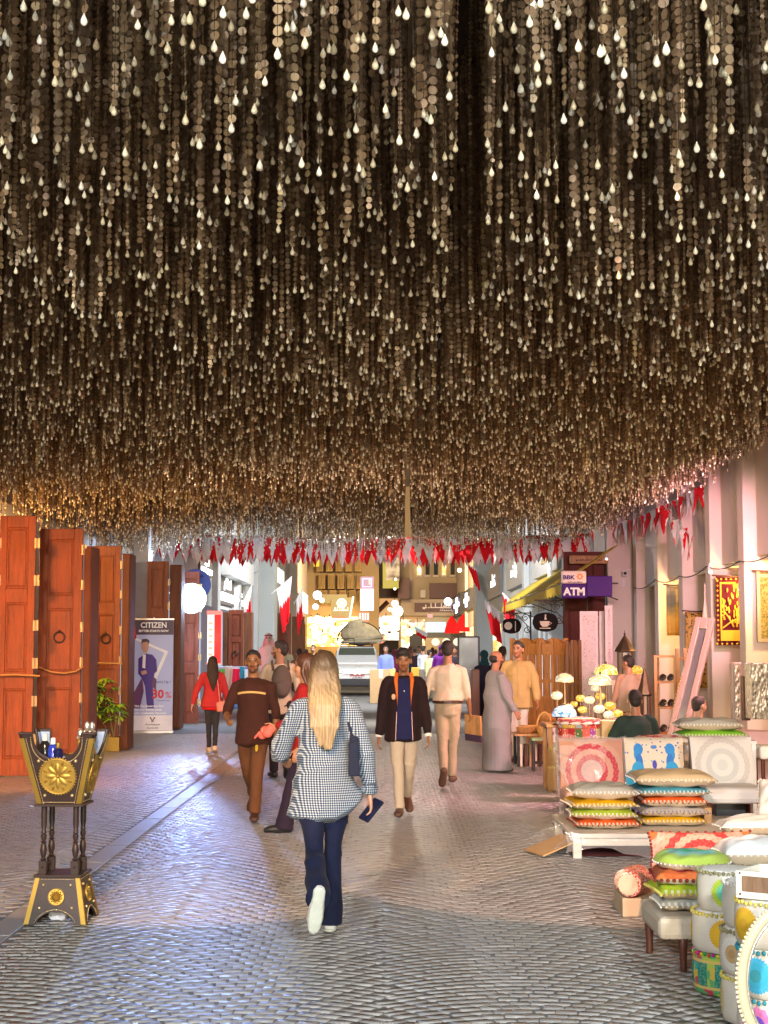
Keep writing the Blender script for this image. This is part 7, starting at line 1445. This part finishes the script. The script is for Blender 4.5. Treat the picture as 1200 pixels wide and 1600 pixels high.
for s in (-1, 1):
    b = MB(); b.ell((s * 1.02, 1.55, 1.18), (.11, .06, .10), 10, 8); b.bx(s * .88, s * .98, 1.52, 1.58, 1.10, 1.16); b.build('wing_mirror', TRIM if s > 0 else CARW, suv, smooth=40)
    for y in (.85, 3.45):
        b = MB(); b.tube([(s * .70, y, .36), (s * .93, y, .36)], [.36, .36], 24, cap=.08); w_ = b.build('wheel', M('tyre', (.02, .02, .02), .8), suv, smooth=40); b = MB(); b.tube([(s * .90, y, .36), (s * .945, y, .36)], [.21, .21], 20, cap=.05); b.build('rim', M('alloy'), w_, smooth=40)
b = MB()
for x in (-.62, .62): b.tube([(x, 1.9, 1.88), (x, 4.2, 1.88)], .02, 6)
for y in (2.0, 2.7, 3.4, 4.1): b.tube([(-.62, y, 1.88), (.62, y, 1.88)], .016, 6); b.cyl((-.6, y, 1.78), (-.6, y, 1.88), .015, n=6); b.cyl((.6, y, 1.78), (.6, y, 1.88), .015, n=6)
b.tube([(-.9, 1.85, 1.93), (.75, 1.85, 1.93)], .02, 6); b.tube([(-.9, 1.85, 2.1), (-.1, 1.85, 2.1)], .016, 6)
for x in (-.9, -.5, -.1): b.cyl((x, 1.85, 1.9), (x, 1.85, 2.1), .014, n=6)
b.build('roof_rack', IRON, suv)
b = MB(); b.ell((.05, 3.0, 2.25), (.78, .95, .42), 22, 14); b.ell((-.1, 2.8, 2.55), (.42, .6, .30), 16, 10); b.ell((.5, 2.9, 2.15), (.5, .9, .2), 16, 10); m_ = remesh(b, .05, 2); folds(m_, .05, .3, 4, 6.5)
ld = tag(link('roof_load', m_, Fabric('tarp', (.55, .45, .28), .3)), 'lumpy tarpaulin bundle tied on the roof of the white car', 'bundle'); ld.location = suv.location
for y_ in (2.55, 3.2): b = MB(); b.tube([(.05 + .86 * math.cos(a_), y_, 2.02 + .72 * math.sin(a_)) for a_ in np.linspace(0, math.pi, 15)], .018, 5); b.build('tie_rope', BLACK, ld)
b = MB(); b.bx(-.62, .9, 1.9, 2.0, 1.92, 2.0); b.tube([(-.3, 1.9, 2.06), (.5, 1.9, 2.1), (.95, 1.9, 2.24)], [.05, .06, .04], 8); b.tube([(-.6, 1.93, 1.96), (1.0, 1.92, 2.02)], [.06, .05], 8); tag(b.build('rolled_mats', M('mats', (.40, .34, .22), .8), loc=suv.location), 'rolled mats and poles along the front of the roof rack', 'mats')
Yb2 = 48.5; boxthing('cardboard_box', 'large plain cardboard box standing in front of the white car', 'box', 578, 609, 1046, 1099, Yb2, .6, CARD); 
a, c = P(578, 1046, Yb2), P(609, 1060, Yb2); b = MB(); b.bx((a.x + c.x) / 2 - .03, (a.x + c.x) / 2 + .10, Yb2 - .006, Yb2 - .002, c.z, a.z - .002); tag(b.build('packing_tape', M('tape', (.6, .5, .42), .3)), 'strip of packing tape on the cardboard box', 'tape')
boxthing('cardboard_box', 'yellowish cardboard box behind the larger plain box', 'box', 609, 618, 1045, 1090, 49.2, .5, M('card_yellow', (.60, .45, .16), .8)); boxthing('cardboard_box', 'mustard carton just right of the young man in the jacket', 'box', 643, 656, 1043, 1090, 46, .5, M('card_mustard', (.60, .42, .06), .8))
r_, W_, H_ = boxthing('display_board', 'tall pale blue sheeted board on a dark stand behind the walking man', 'board', 717, 748, 996, 1100, 33.5, .05, M('board_blue', (.42, .52, .60), .12, .1, var=.25, scale=2.5))
b = MB(); b.bx(-W_ / 2 - .03, -W_ / 2, -.01, .06, 0, H_ + .02); b.bx(W_ / 2, W_ / 2 + .03, -.01, .06, 0, H_ + .02); b.bx(-W_ / 2, W_ / 2, -.01, .06, H_, H_ + .03); b.build('frame', M('frame_dark', (.05, .05, .06), .5), r_)
boxthing('stall_shelf', 'dark shelf of books and cloth beside the robed man', 'shelf', 737, 750, 1046, 1130, 27.5, .4, WOODD); r_, W_, H_ = boxthing('narrow_mirror', 'narrow grey mirror panel behind the pale shirted man', 'mirror', 655, 664, 1046, 1100, 40, .05, M('slate', (.16, .18, .2), .2))
# vertical street signs and billboard far away
Yw = 88; a, c = P(563, 920, Yw), P(584, 954, Yw); vs_ = thing('street_sign', 'tall white backlit vertical shop sign with a purple top', 'sign', (a.x, Yw, c.z)); w_, h_ = c.x - a.x, a.z - c.z
b = MB(); b.bx(0, w_, 0, .3, 0, h_); b.build('lit_panel', Emit('sign_panel', (.97, .95, 1), 1.1), vs_)
h2 = 19 * Yw / F_PX; b = MB(); b.bx(0, w_, -.02, .3, h_ + .01, h_ + h2); b.build('purple_top', Emit('sign_purple', (.22, .04, .32), .8), vs_)
b = MB(); q = .1; 
for (x0, x1, z0, z1) in ((.12, w_ - .12, .1, .14), (.12, w_ - .12, h2 - .14, h2 - .1), (.12, .16, .14, h2 - .14), (w_ - .16, w_ - .12, .14, h2 - .14)): b.bx(x0, x1, -.04, -.025, h_ + z0, h_ + z1)
b.build('pink_outline', Emit('pink_neon', (1, .25, .6), 4), vs_); b = MB(); b.bx(w_ * .62, w_ * .74, -.04, -.025, h_ + h2 * .35, h_ + h2 * .8); b.build('red_mark', Emit('neon_red2', (1, .15, .1), 4), vs_)
for i in range(3): glyphs(3, .22, (w_ / 2, -.01, h_ * (.78 - i * .25)), FRONT, M('grey_ink', (.3, .3, .35), .5), vs_, seed=20 + i)
a, c = P(560, 956, Yw), P(577, 972, Yw); rs3 = thing('street_sign', 'red and white lettered shop board below the tall white sign', 'sign', (a.x, Yw, c.z)); b = MB(); b.bx(0, c.x - a.x, 0, .2, 0, a.z - c.z); b.build('board', Emit('board_red', (.75, .12, .04), .8), rs3); b = MB()
for i in range(4): b.bx(.06 + i * .15, .14 + i * .15, -.02, 0, .12, .5)
b.build('letters', Emit('sign_panel'), rs3)
Yg = 90; a, c = P(511, 936, Yg), P(555, 966, Yg); gs_ = thing('street_sign', 'golden jewellery shop sign with a round emblem and bright edge', 'sign', (a.x, Yg, c.z)); w_, h_ = c.x - a.x, a.z - c.z; b = MB(); b.prism([(.25, 0), (w_ * .8, 0), (w_ * .92, h_ * 1.1), (.25, h_)], 0, .3); b.bx(-.3, w_ * .7, .31, .5, h_ * .8, h_ * 1.25); b.build('board', Emit('board_gold', (.55, .33, .04), .7), gs_)
b = MB(); b.tube([(.25, -.03, -.05), (w_ * .8, -.03, -.05), (w_ * .93, -.03, h_ * 1.1)], .05, 6); b.build('bright_edge', Emit('edge_white', (1, .88, .6), 2.5), gs_)
b = MB(); b.tube([(w_ * .52 + .24 * math.cos(q), -.03, h_ * .78 + .24 * math.sin(q)) for q in np.linspace(0, 6.28, 21)[:-1]], .05, 6, closed=True); b.ell((w_ * .52, -.02, h_ * .78), (.12, .04, .14)); b.build('emblem', Emit('edge_white'), gs_); glyphs(6, .30, (w_ * .5, -.03, h_ * .45), FRONT, Emit('edge_white'), gs_, seed=31); glyphs(3, .35, (w_ * .42, -.03, h_ * .1), FRONT, Emit('board_red'), gs_, seed=33)
Yy = 98; a, c = P(598, 870, Yy), P(623, 919, Yy); yb2 = thing('billboard', 'yellow framed billboard with a pale picture hanging high', 'billboard', (a.x, Yy, c.z)); w_, h_ = c.x - a.x, a.z - c.z; b = MB(); b.bx(0, w_, 0, .3, 0, h_); b.build('frame', Emit('frame_yellow', (.75, .58, .03), .6), yb2)
t = NT('billboard_picture'); n = t.noise(scale=2.2, detail=4); b = MB(); b.bx(w_ * .2, w_ + .05, -.05, 0, h_ * .25, h_); b.build('picture', t.fin(t.ramp(n, [(.35, (.15, .10, .08)), (.5, (.5, .45, .4)), (.65, (.7, .68, .62))]), .5), yb2)
a = P(490, 885, 96); b = MB(); b.bx(0, .35, 0, .2, 0, .75); tag(b.build('yellow_sign', Emit('frame_yellow2', (.9, .65, .02), 1.0), loc=a), 'small glowing yellow sign high on the balcony building', 'sign')
# lamps strung along the far shops
FL = Emit('far_lamp', (1, .82, .5), 4); FC = Emit('far_lamp_cool', (.95, .97, 1), 4)
def farlamp(px, py, Y, r, m_, label, sq=False):
    p = P(px, py, Y); root = thing('shop_lamp', label, 'lamp', p, 0, 'bright lamps of the far shops'); b = MB(); b.ell((0, 0, 0), (r, r * .6, r * 1.0), 10, 8); b.build('bulb', m_, root, smooth=True); b = MB(); b.cyl((0, .05, r * .8), (0, .3, r * 1.6), .03, n=6); b.build('bracket', IRON, root)
rr = random.Random(21)
for (px, py, Y, r, m_, wh) in ((496, 930, 84, .24, FC, 'highest on the left end building'), (493, 948, 84, .16, FC, 'below the highest lamp on the left end building'), (503, 938, 85, .14, FL, 'right of the highest lamp on the left'), (490, 985, 84, .13, FL, 'lowest beside the left shop door'), (492, 990, 85, .12, FL, 'second lowest beside the left shop door'), (496, 996, 84, .14, FL, 'at head height by the left shop door'),
                               (617, 943, 92, .20, FC, 'on the post in the middle of the street'), (621, 955, 92, .34, FL, 'largest under the middle post'), (609, 952, 93, .12, FL, 'small left of the middle post'), (618, 905, 92, .08, FL, 'top of the string on the middle post'), (617, 920, 92, .08, FL, 'second on the string of the middle post'), (700, 940, 100, .26, FC, 'over the brown fascia at the far end'), (718, 891, 88, .13, FL, 'high under the bunting at the right'), (741, 916, 88, .08, FL, 'small beside the right column'),
                               (640, 988, 92, .22, FL, 'low left of the far doorway'), (594, 998, 92, .28, Emit('far_red', (1, .12, .08), 7), 'red beside the roof load')): farlamp(px, py, Y, r, m_, 'bright shop lamp ' + wh)
for i in range(26): farlamp(rr.uniform(484, 545), rr.uniform(966, 996), 97, rr.uniform(.10, .24), FL, 'bright bulb among the cluster lighting the gold shop window')
for i in range(10): farlamp(rr.uniform(580, 630), rr.uniform(966, 985), 106, rr.uniform(.14, .28), FL if i % 3 else FC, 'bright bulb among the cluster in the middle far shop')
for (px, py, Y, s_, l_) in ((706, 978, 94, .5, 'red cloth canopy standing left of the red umbrella'), (725, 975, 92, .62, 'large closed red umbrella beside the right column')):
    p = P(px, py, Y); um = thing('red_umbrella', l_, 'umbrella', (p.x, Y, 0)); b = MB(); b.lathe([(s_ * .95, p.z - .45), (s_ * .8, p.z - .1), (s_ * .45, p.z + .35), (.05, p.z + .6)], n=12); b.build('cloth', Fabric('flag_red'), um); b = MB(); b.cyl((0, 0, 0), (0, 0, p.z), .04, n=8); b.build('pole', IRON, um)

# ================================================================ lamps that light the street, and added fill lights
def wall_lamp(x, y, z, rz, energy, col, label, size=.25, tgt=None, spot=None):
    root = thing('wall_lamp', label, 'lamp', (x, y, z), rz, 'hooded lamps under the bay soffits' if label.startswith('warm') else None); b = MB(); b.lathe([(.05, .14), (.10, .05), (.16, -.06)], n=16); b.build('hood', BLACK, root, smooth=40); b = MB(); b.ell((0, 0, -.02), (.09, .09, .07)); b.build('bulb', Emit('bulb_%s' % label[:6], col, 6), root); b = MB(); b.tube([(0, 0, .14), (-.2, 0, .25), (-.45, 0, .2)], .02, 6); b.build('bracket', IRON, root)
    if spot:
        l = lamp('lamp_light', 'SPOT', energy, col, (x, y, z - .16), None, size, spot_size=R(spot), spot_blend=.6); aim(l, tgt)
    else: l = lamp('lamp_light', 'POINT', energy, col, (x, y, z - .2), None, size)
    return l
def area(x, y, z, tgt, energy, col, size): l = lamp('fill_light', 'AREA', energy, col, (x, y, z), None, size); aim(l, tgt); return l  # area light added as fill, stands for no particular lamp
wall_lamp(-4.3, 14.6, 3.4, 0, 2300, (1, .27, .03), 'orange wall lamp by the first door', .2, (-4.7, 20.5, 1.3), 52)
wall_lamp(-5.9, 23.5, 3.3, 0, 260, (1, .55, .18), 'amber wall lamp above the doors')
wall_lamp(4.9, 17.5, 3.9, math.pi, 1700, (1, .42, .46), 'pink wall lamp on the right columns', .25, (2.2, 20, 0), 105)
wall_lamp(4.25, 16.0, 3.9, math.pi, 4500, (1, .45, .62), 'magenta wall lamp aimed at the corner pier', .2, (5.25, 34, 2.3), 24)
wall_lamp(-5.4, 18.6, 3.5, 0, 1600, (1, .66, .46), 'warm wall lamp on the left aimed across the street', .2, (6.2, 26.5, 2.0), 44)  # added lamp outside the view, brightens the bays opposite
wall_lamp(5.35, 19.4, 3.5, math.pi, 2400, (.92, .95, 1), 'white wall lamp on the right aimed at the banner', .2, (-4.9, 32, 1.5), 26)  # added lamp outside the view, brightens the banner print
for y in (12.5, 17.2, 22, 24.5, 29.3): wall_lamp(5.85, y, 2.9, math.pi, 105, (1, .62, .26), 'warm hooded lamp under a bay soffit', .12)
def pole_lamp(x, y, h, energy, col, tgt, label, size):  # added frontal fill on poles, unseen behind the camera
    root = thing('fill_lamp', label, 'lamp', (x, y, 0)); b = MB(); b.lathe([(.12, 0), (.1, .3), (.06, .4), (.045, h)], n=14); b.build('pole', IRON, root, smooth=40); b = MB(); b.bx(-.3, .3, -.2, .35, h, h + .1); b.build('lamp_head', IRON, root, bevel=.02)
    area(x, y + .1, h - .05, tgt, energy, col, size).data.spread = R(75)
pole_lamp(-2.6, -3.2, 4.6, 240, (.90, .96, 1), (-.6, 7.5, 0), 'added fill lamp on a pole behind the camera on the left', .6)
pole_lamp(2.8, -3.0, 4.8, 260, (.92, .98, 1), (1.4, 8.0, .2), 'added fill lamp on a pole behind the camera on the right', .6)
area(1.0, 62, 6.5, (0, 54, 0), 350, (1, .86, .62), 1.5)
area(-.5, 78, 7, (0, 92, 3), 3000, (1, .74, .42), 2)  # added fill for the far end of the street
area(0, 44, 6.5, (-.6, 56, 1), 1500, (.95, .97, 1), 1.2)  # added fill for the front of the parked car
area(0, -13, 2.9, (0, 20, 3.2), 2700, (1, .87, .68), 1.0)  # unseen fill behind the camera for the canopy beads
area(.4, 37.5, 4.3, (.2, 14, 0), 800, (1, .90, .78), .4)  # added back light for glints on the paving
def flood(x, tgt, energy, col, ang, label):  # floods added above the view to warm the paving
    root = thing('fill_flood', label, 'lamp', (x, 4.35, 4.0)); b = MB(); b.bx(-.16, .16, -.12, .10, .02, .16); b.build('housing', BLACK, root, bevel=.01); b = MB(); b.cyl((0, 0, .16), (0, 0, 2.9), .012, n=6); b.build('rod', IRON, root)
    l = lamp('fill_flood_light', 'SPOT', energy, col, (x, 4.4, 3.96), None, .06, spot_size=R(ang), spot_blend=.12); aim(l, tgt)
flood(-1.5, (-1.3, 15.5, 0), 2100, (1, .58, .30), 37, 'black flood lamp added out of view at the near canopy edge on the left')
flood(1.5, (1.6, 15.5, 0), 2100, (1, .54, .34), 37, 'black flood lamp added out of view at the near canopy edge on the right')

for i, (px, py, w_, h_, Y, cl) in enumerate(((548, 975, 10, 5, 93, (1, .2, .1)), (575, 985, 9, 6, 90, (.2, .5, 1)), (630, 975, 8, 7, 95, (1, .75, .3)), (652, 982, 11, 4, 99, (.3, 1, .8)), (560, 990, 7, 5, 94, (1, .9, .7)), (603, 975, 9, 5, 97, (1, .45, .1)), (672, 962, 8, 5, 98, (1, .3, .3)))):
    p = P(px, py, Y); k = Y / F_PX; o = thing('shop_sign', 'small lit %s box sign hung over the far shops' % ('red', 'blue', 'amber', 'turquoise', 'cream', 'orange', 'rose')[i], 'sign', p); b = MB(); b.bx(-w_ * k / 2, w_ * k / 2, 0, .15, -h_ * k / 2, h_ * k / 2); b.build('box', Emit('box_sign_%d' % i, cl, 1.6), o, bevel=.02); b = MB(); b.cyl((0, .07, h_ * k / 2), (0, .07, h_ * k / 2 + .6), .02, n=6); b.build('hanger', IRON, o); glyphs(4, h_ * k * .5, (0, -.01, 0), FRONT, WHITE if i % 2 else DARKS, o, seed=40 + i)
# loose cables along the fronts
def cable(pts, label):
    o = Vector(pts[0]); b = MB(); q = []
    for i in range(len(pts) - 1):
        a, c = Vector(pts[i]), Vector(pts[i + 1])
        for k in range(8): u = k / 8; q.append(a.lerp(c, u) - o - Vector((0, 0, .10 * 4 * u * (1 - u) * min(1, (c - a).length / 3))))
    q.append(Vector(pts[-1]) - o); b.tube(q, .009, 5); tag(b.build('cable', BLACK, loc=o, smooth=True), label, 'cable')
cable([(5.40, y, 3.02 + .05 * (i % 2)) for i, y in enumerate((33.2, 30.6, 28.1, 25.7, 23.3, 20.9, 18.5))], 'thin black cable looped from column to column on the right')
cable([(4.93, 34.2, 4.6), (4.93, 34.1, 3.0), (4.94, 34.05, 1.2)], 'black cable running down the pink lit pier')
cable([(-4.78, 43.6, 4.6), (-4.7, 50.2, 4.3), (-4.7, 57.4, 4.6)], 'black cable sagging along the grey facade on the left')
# ================================================================ the hanging canopy of disc strands
DISC = NT('bronze_disc'); _a = DISC.t.nodes.new('ShaderNodeAttribute'); _a.attribute_name = 'tone'
_c = DISC.ramp(_a.outputs['Fac'], [(0, (.125, .078, .045)), (.5, (.265, .178, .102)), (.85, (.47, .34, .19)), (1, (.66, .52, .27))])
DISC = DISC.fin(_c, .40, .25, .5)
PEARL = NT('cream_pearl'); _g = PEARL.t.nodes.new('ShaderNodeNewGeometry'); _o = PEARL.t.nodes.new('ShaderNodeObjectInfo')
_k = PEARL.math('FRACT', PEARL.math('ADD', _g.outputs['Random Per Island'], _o.outputs['Random'])); PEARL = PEARL.fin(PEARL.ramp(_k, [(0, (.42, .36, .22)), (.25, (.80, .70, .47)), (.7, (.93, .87, .66)), (1, (.97, .93, .80))]), PEARL.math('MULTIPLY_ADD', _k, -.15, .34), 0, .6)
CORD = M('dark_cord', (.05, .035, .025), .8)
b = MB(); b.bx(-6.8, 6.2, 3.6, 37, 6.9, 7.1)
for y in np.arange(4.2, 37, 1.5): b.bx(-6.7, 6.1, y, y + .08, 6.84, 6.898)
cr = b.build('ceiling', M('ceiling_dark', (.03, .022, .016), .9)); struct(cr)
rs = np.random.default_rng(5)
def canopy_points():
    pts = []
    sp = .150
    for y in np.arange(4.7, 36.4, sp):
        half = .25 * y + 1.0
        for x in np.arange(-6.3, 5.5, sp):
            if abs(x) > half: continue
            xx, yy = x + rs.uniform(-.07, .07), y + rs.uniform(-.07, .07)
            if abs(xx / yy * 2400 - max(37, 140 - max(0, yy - 8.5) * 9)) < max(5, 25 - max(0, yy - 8) * 2): continue       # the open seam between two halves of the canopy
            z = 4.20 + .07 * math.sin(xx * .9 + yy * .33) + .06 * math.sin(yy * .8 - xx * 1.7) + rs.normal(0, .14)
            if xx < -4.0: z -= .16 * (-4.0 - xx)
            if xx > 4.2: z += .45 * (xx - 4.2)
            pts.append((xx, yy, z))
    return np.array(pts)
def strand_arrays(pts, nseg):
    """discs of many strands as numpy arrays: (verts, faces-per-disc)"""
    V, T = [], []
    ca = np.cos(np.arange(nseg) * 2 * np.pi / nseg); sa = np.sin(np.arange(nseg) * 2 * np.pi / nseg)
    for x, y, z in pts:
        kind = rs.random(); r = .0205 if kind < .55 else (.0165 if kind < .85 else .0105)
        step = r * 2.13; top = min(6.78, z + (2.55 if y < 14 else 1.5)); n = int((top - z - .075) / step)
        if n < 2: continue
        zc = z + .050 + r + np.arange(n) * step
        base = rs.uniform(0, np.pi); ang = base + rs.normal(0, .35, n) + np.cumsum(rs.normal(0, .12, n))
        tone = np.clip(rs.normal(.42, .22) + rs.normal(0, .07, n), 0, 1); tilt = rs.normal(0, .12, n); lx, ly = rs.normal(0, .016, 2)
        cx_ = np.cos(ang)[:, None] * ca[None] * r; cy_ = np.sin(ang)[:, None] * ca[None] * r
        dzl = (zc - z)[:, None]; vv = np.stack([x + cx_ + lx * dzl + .004 * np.sin(dzl * 5 + base), y + cy_ + ly * dzl + (tilt[:, None] * sa[None] * r), zc[:, None] + sa[None] * r + 0 * cx_], -1)
        V.append(vv.reshape(-1, 3)); T.append(np.repeat(tone, nseg))
    return np.concatenate(V), np.concatenate(T)
def discs_mesh(name, V, T, nseg):
    nf = len(V) // nseg
    me = bpy.data.meshes.new(name); me.vertices.add(len(V)); me.vertices.foreach_set('co', V.astype(np.float32).ravel())
    me.loops.add(len(V)); me.loops.foreach_set('vertex_index', np.arange(len(V), dtype=np.int32))
    me.polygons.add(nf); me.polygons.foreach_set('loop_start', np.arange(0, len(V), nseg, dtype=np.int32)); me.polygons.foreach_set('loop_total', np.full(nf, nseg, np.int32))
    me.attributes.new('tone', 'FLOAT', 'POINT').data.foreach_set('value', T.astype(np.float32)); me.update(); return me
def drop_mesh(pts, n, prof, name):
    k = len(prof); ca = np.cos(np.arange(n) * 2 * np.pi / n); sa = np.sin(np.arange(n) * 2 * np.pi / n)
    one = np.array([(r * ca[j], r * sa[j], z) for r, z in prof for j in range(n)])
    sc_ = rs.uniform(.66, .84, len(pts))
    V = (pts[:, None, :] + one[None] * sc_[:, None, None]).reshape(-1, 3)
    f = np.array([(i * n + j, i * n + (j + 1) % n, (i + 1) * n + (j + 1) % n, (i + 1) * n + j) for i in range(k - 1) for j in range(n)])
    Fs = (np.arange(len(pts))[:, None, None] * (k * n) + f[None]).reshape(-1, 4)
    me = bpy.data.meshes.new(name); me.vertices.add(len(V)); me.vertices.foreach_set('co', V.astype(np.float32).ravel())
    me.loops.add(Fs.size); me.loops.foreach_set('vertex_index', Fs.ravel().astype(np.int32))
    me.polygons.add(len(Fs)); me.polygons.foreach_set('loop_start', np.arange(0, Fs.size, 4, dtype=np.int32)); me.polygons.foreach_set('loop_total', np.full(len(Fs), 4, np.int32))
    me.polygons.foreach_set('use_smooth', np.ones(len(Fs), bool)); me.update(); return me
PROF = [(.001, .0), (.012, .004), (.0185, .015), (.0175, .028), (.0115, .043), (.005, .057), (.002, .066)]
allp = canopy_points()
# the 300 strands that show largest are objects of their own; the thousands behind them are one mass
inview = (np.abs(allp[:, 0]) < .245 * allp[:, 1]) & (allp[:, 2] - 1.68 < .437 * allp[:, 1])
order = np.argsort(np.where(inview, allp[:, 1] - .25 * (4.4 - allp[:, 2]), 1e6)); near = order[:300]
rest = np.ones(len(allp), bool); rest[near] = False
LABEL = 'strand of dull bronze discs ending in one cream teardrop bead, among those hanging nearest overhead'
for i in near:
    p = allp[i]; V, T = strand_arrays(np.array([(0., 0., p[2])]), 12)
    V[:, 2] -= p[2]
    r_ = tag(link('bead_strand', discs_mesh('bead_strand', V, T, 12), DISC), LABEL, 'bead strand', 'bead strands hanging nearest overhead')
    r_.location = p
    d = link('teardrop_bead', drop_mesh(np.zeros((1, 3)), 12, PROF, 'teardrop_bead'), PEARL, r_)
    c_ = MB(); c_.cyl((0, 0, .07), (0, 0, 6.8 - p[2]), .0014, n=4); c_.build('cord', CORD, r_)
pr = allp[rest]
far = pr[:, 1] > 15
parts = []
Va, Ta = strand_arrays(pr[~far], 8); Vb, Tb = strand_arrays(pr[far], 6)
cm = link('bead_canopy', discs_mesh('bead_canopy', Va, Ta, 8), DISC)
tag(cm, 'dense mass of bronze disc strands filling the canopy beyond the nearest strands', 'bead canopy'); cm['kind'] = 'stuff'
o = link('disc_strands', discs_mesh('disc_strands', Vb, Tb, 6), DISC, cm); o['kind'] = 'stuff'
o = link('teardrop_beads', drop_mesh(pr[~far], 8, PROF, 'drops'), PEARL, cm); o['kind'] = 'stuff'
o = link('teardrop_beads', drop_mesh(pr[far], 6, PROF[::2], 'drops'), PEARL, cm); o['kind'] = 'stuff'
print('strands', len(allp), 'discs', len(Va) // 8 + len(Vb) // 6)
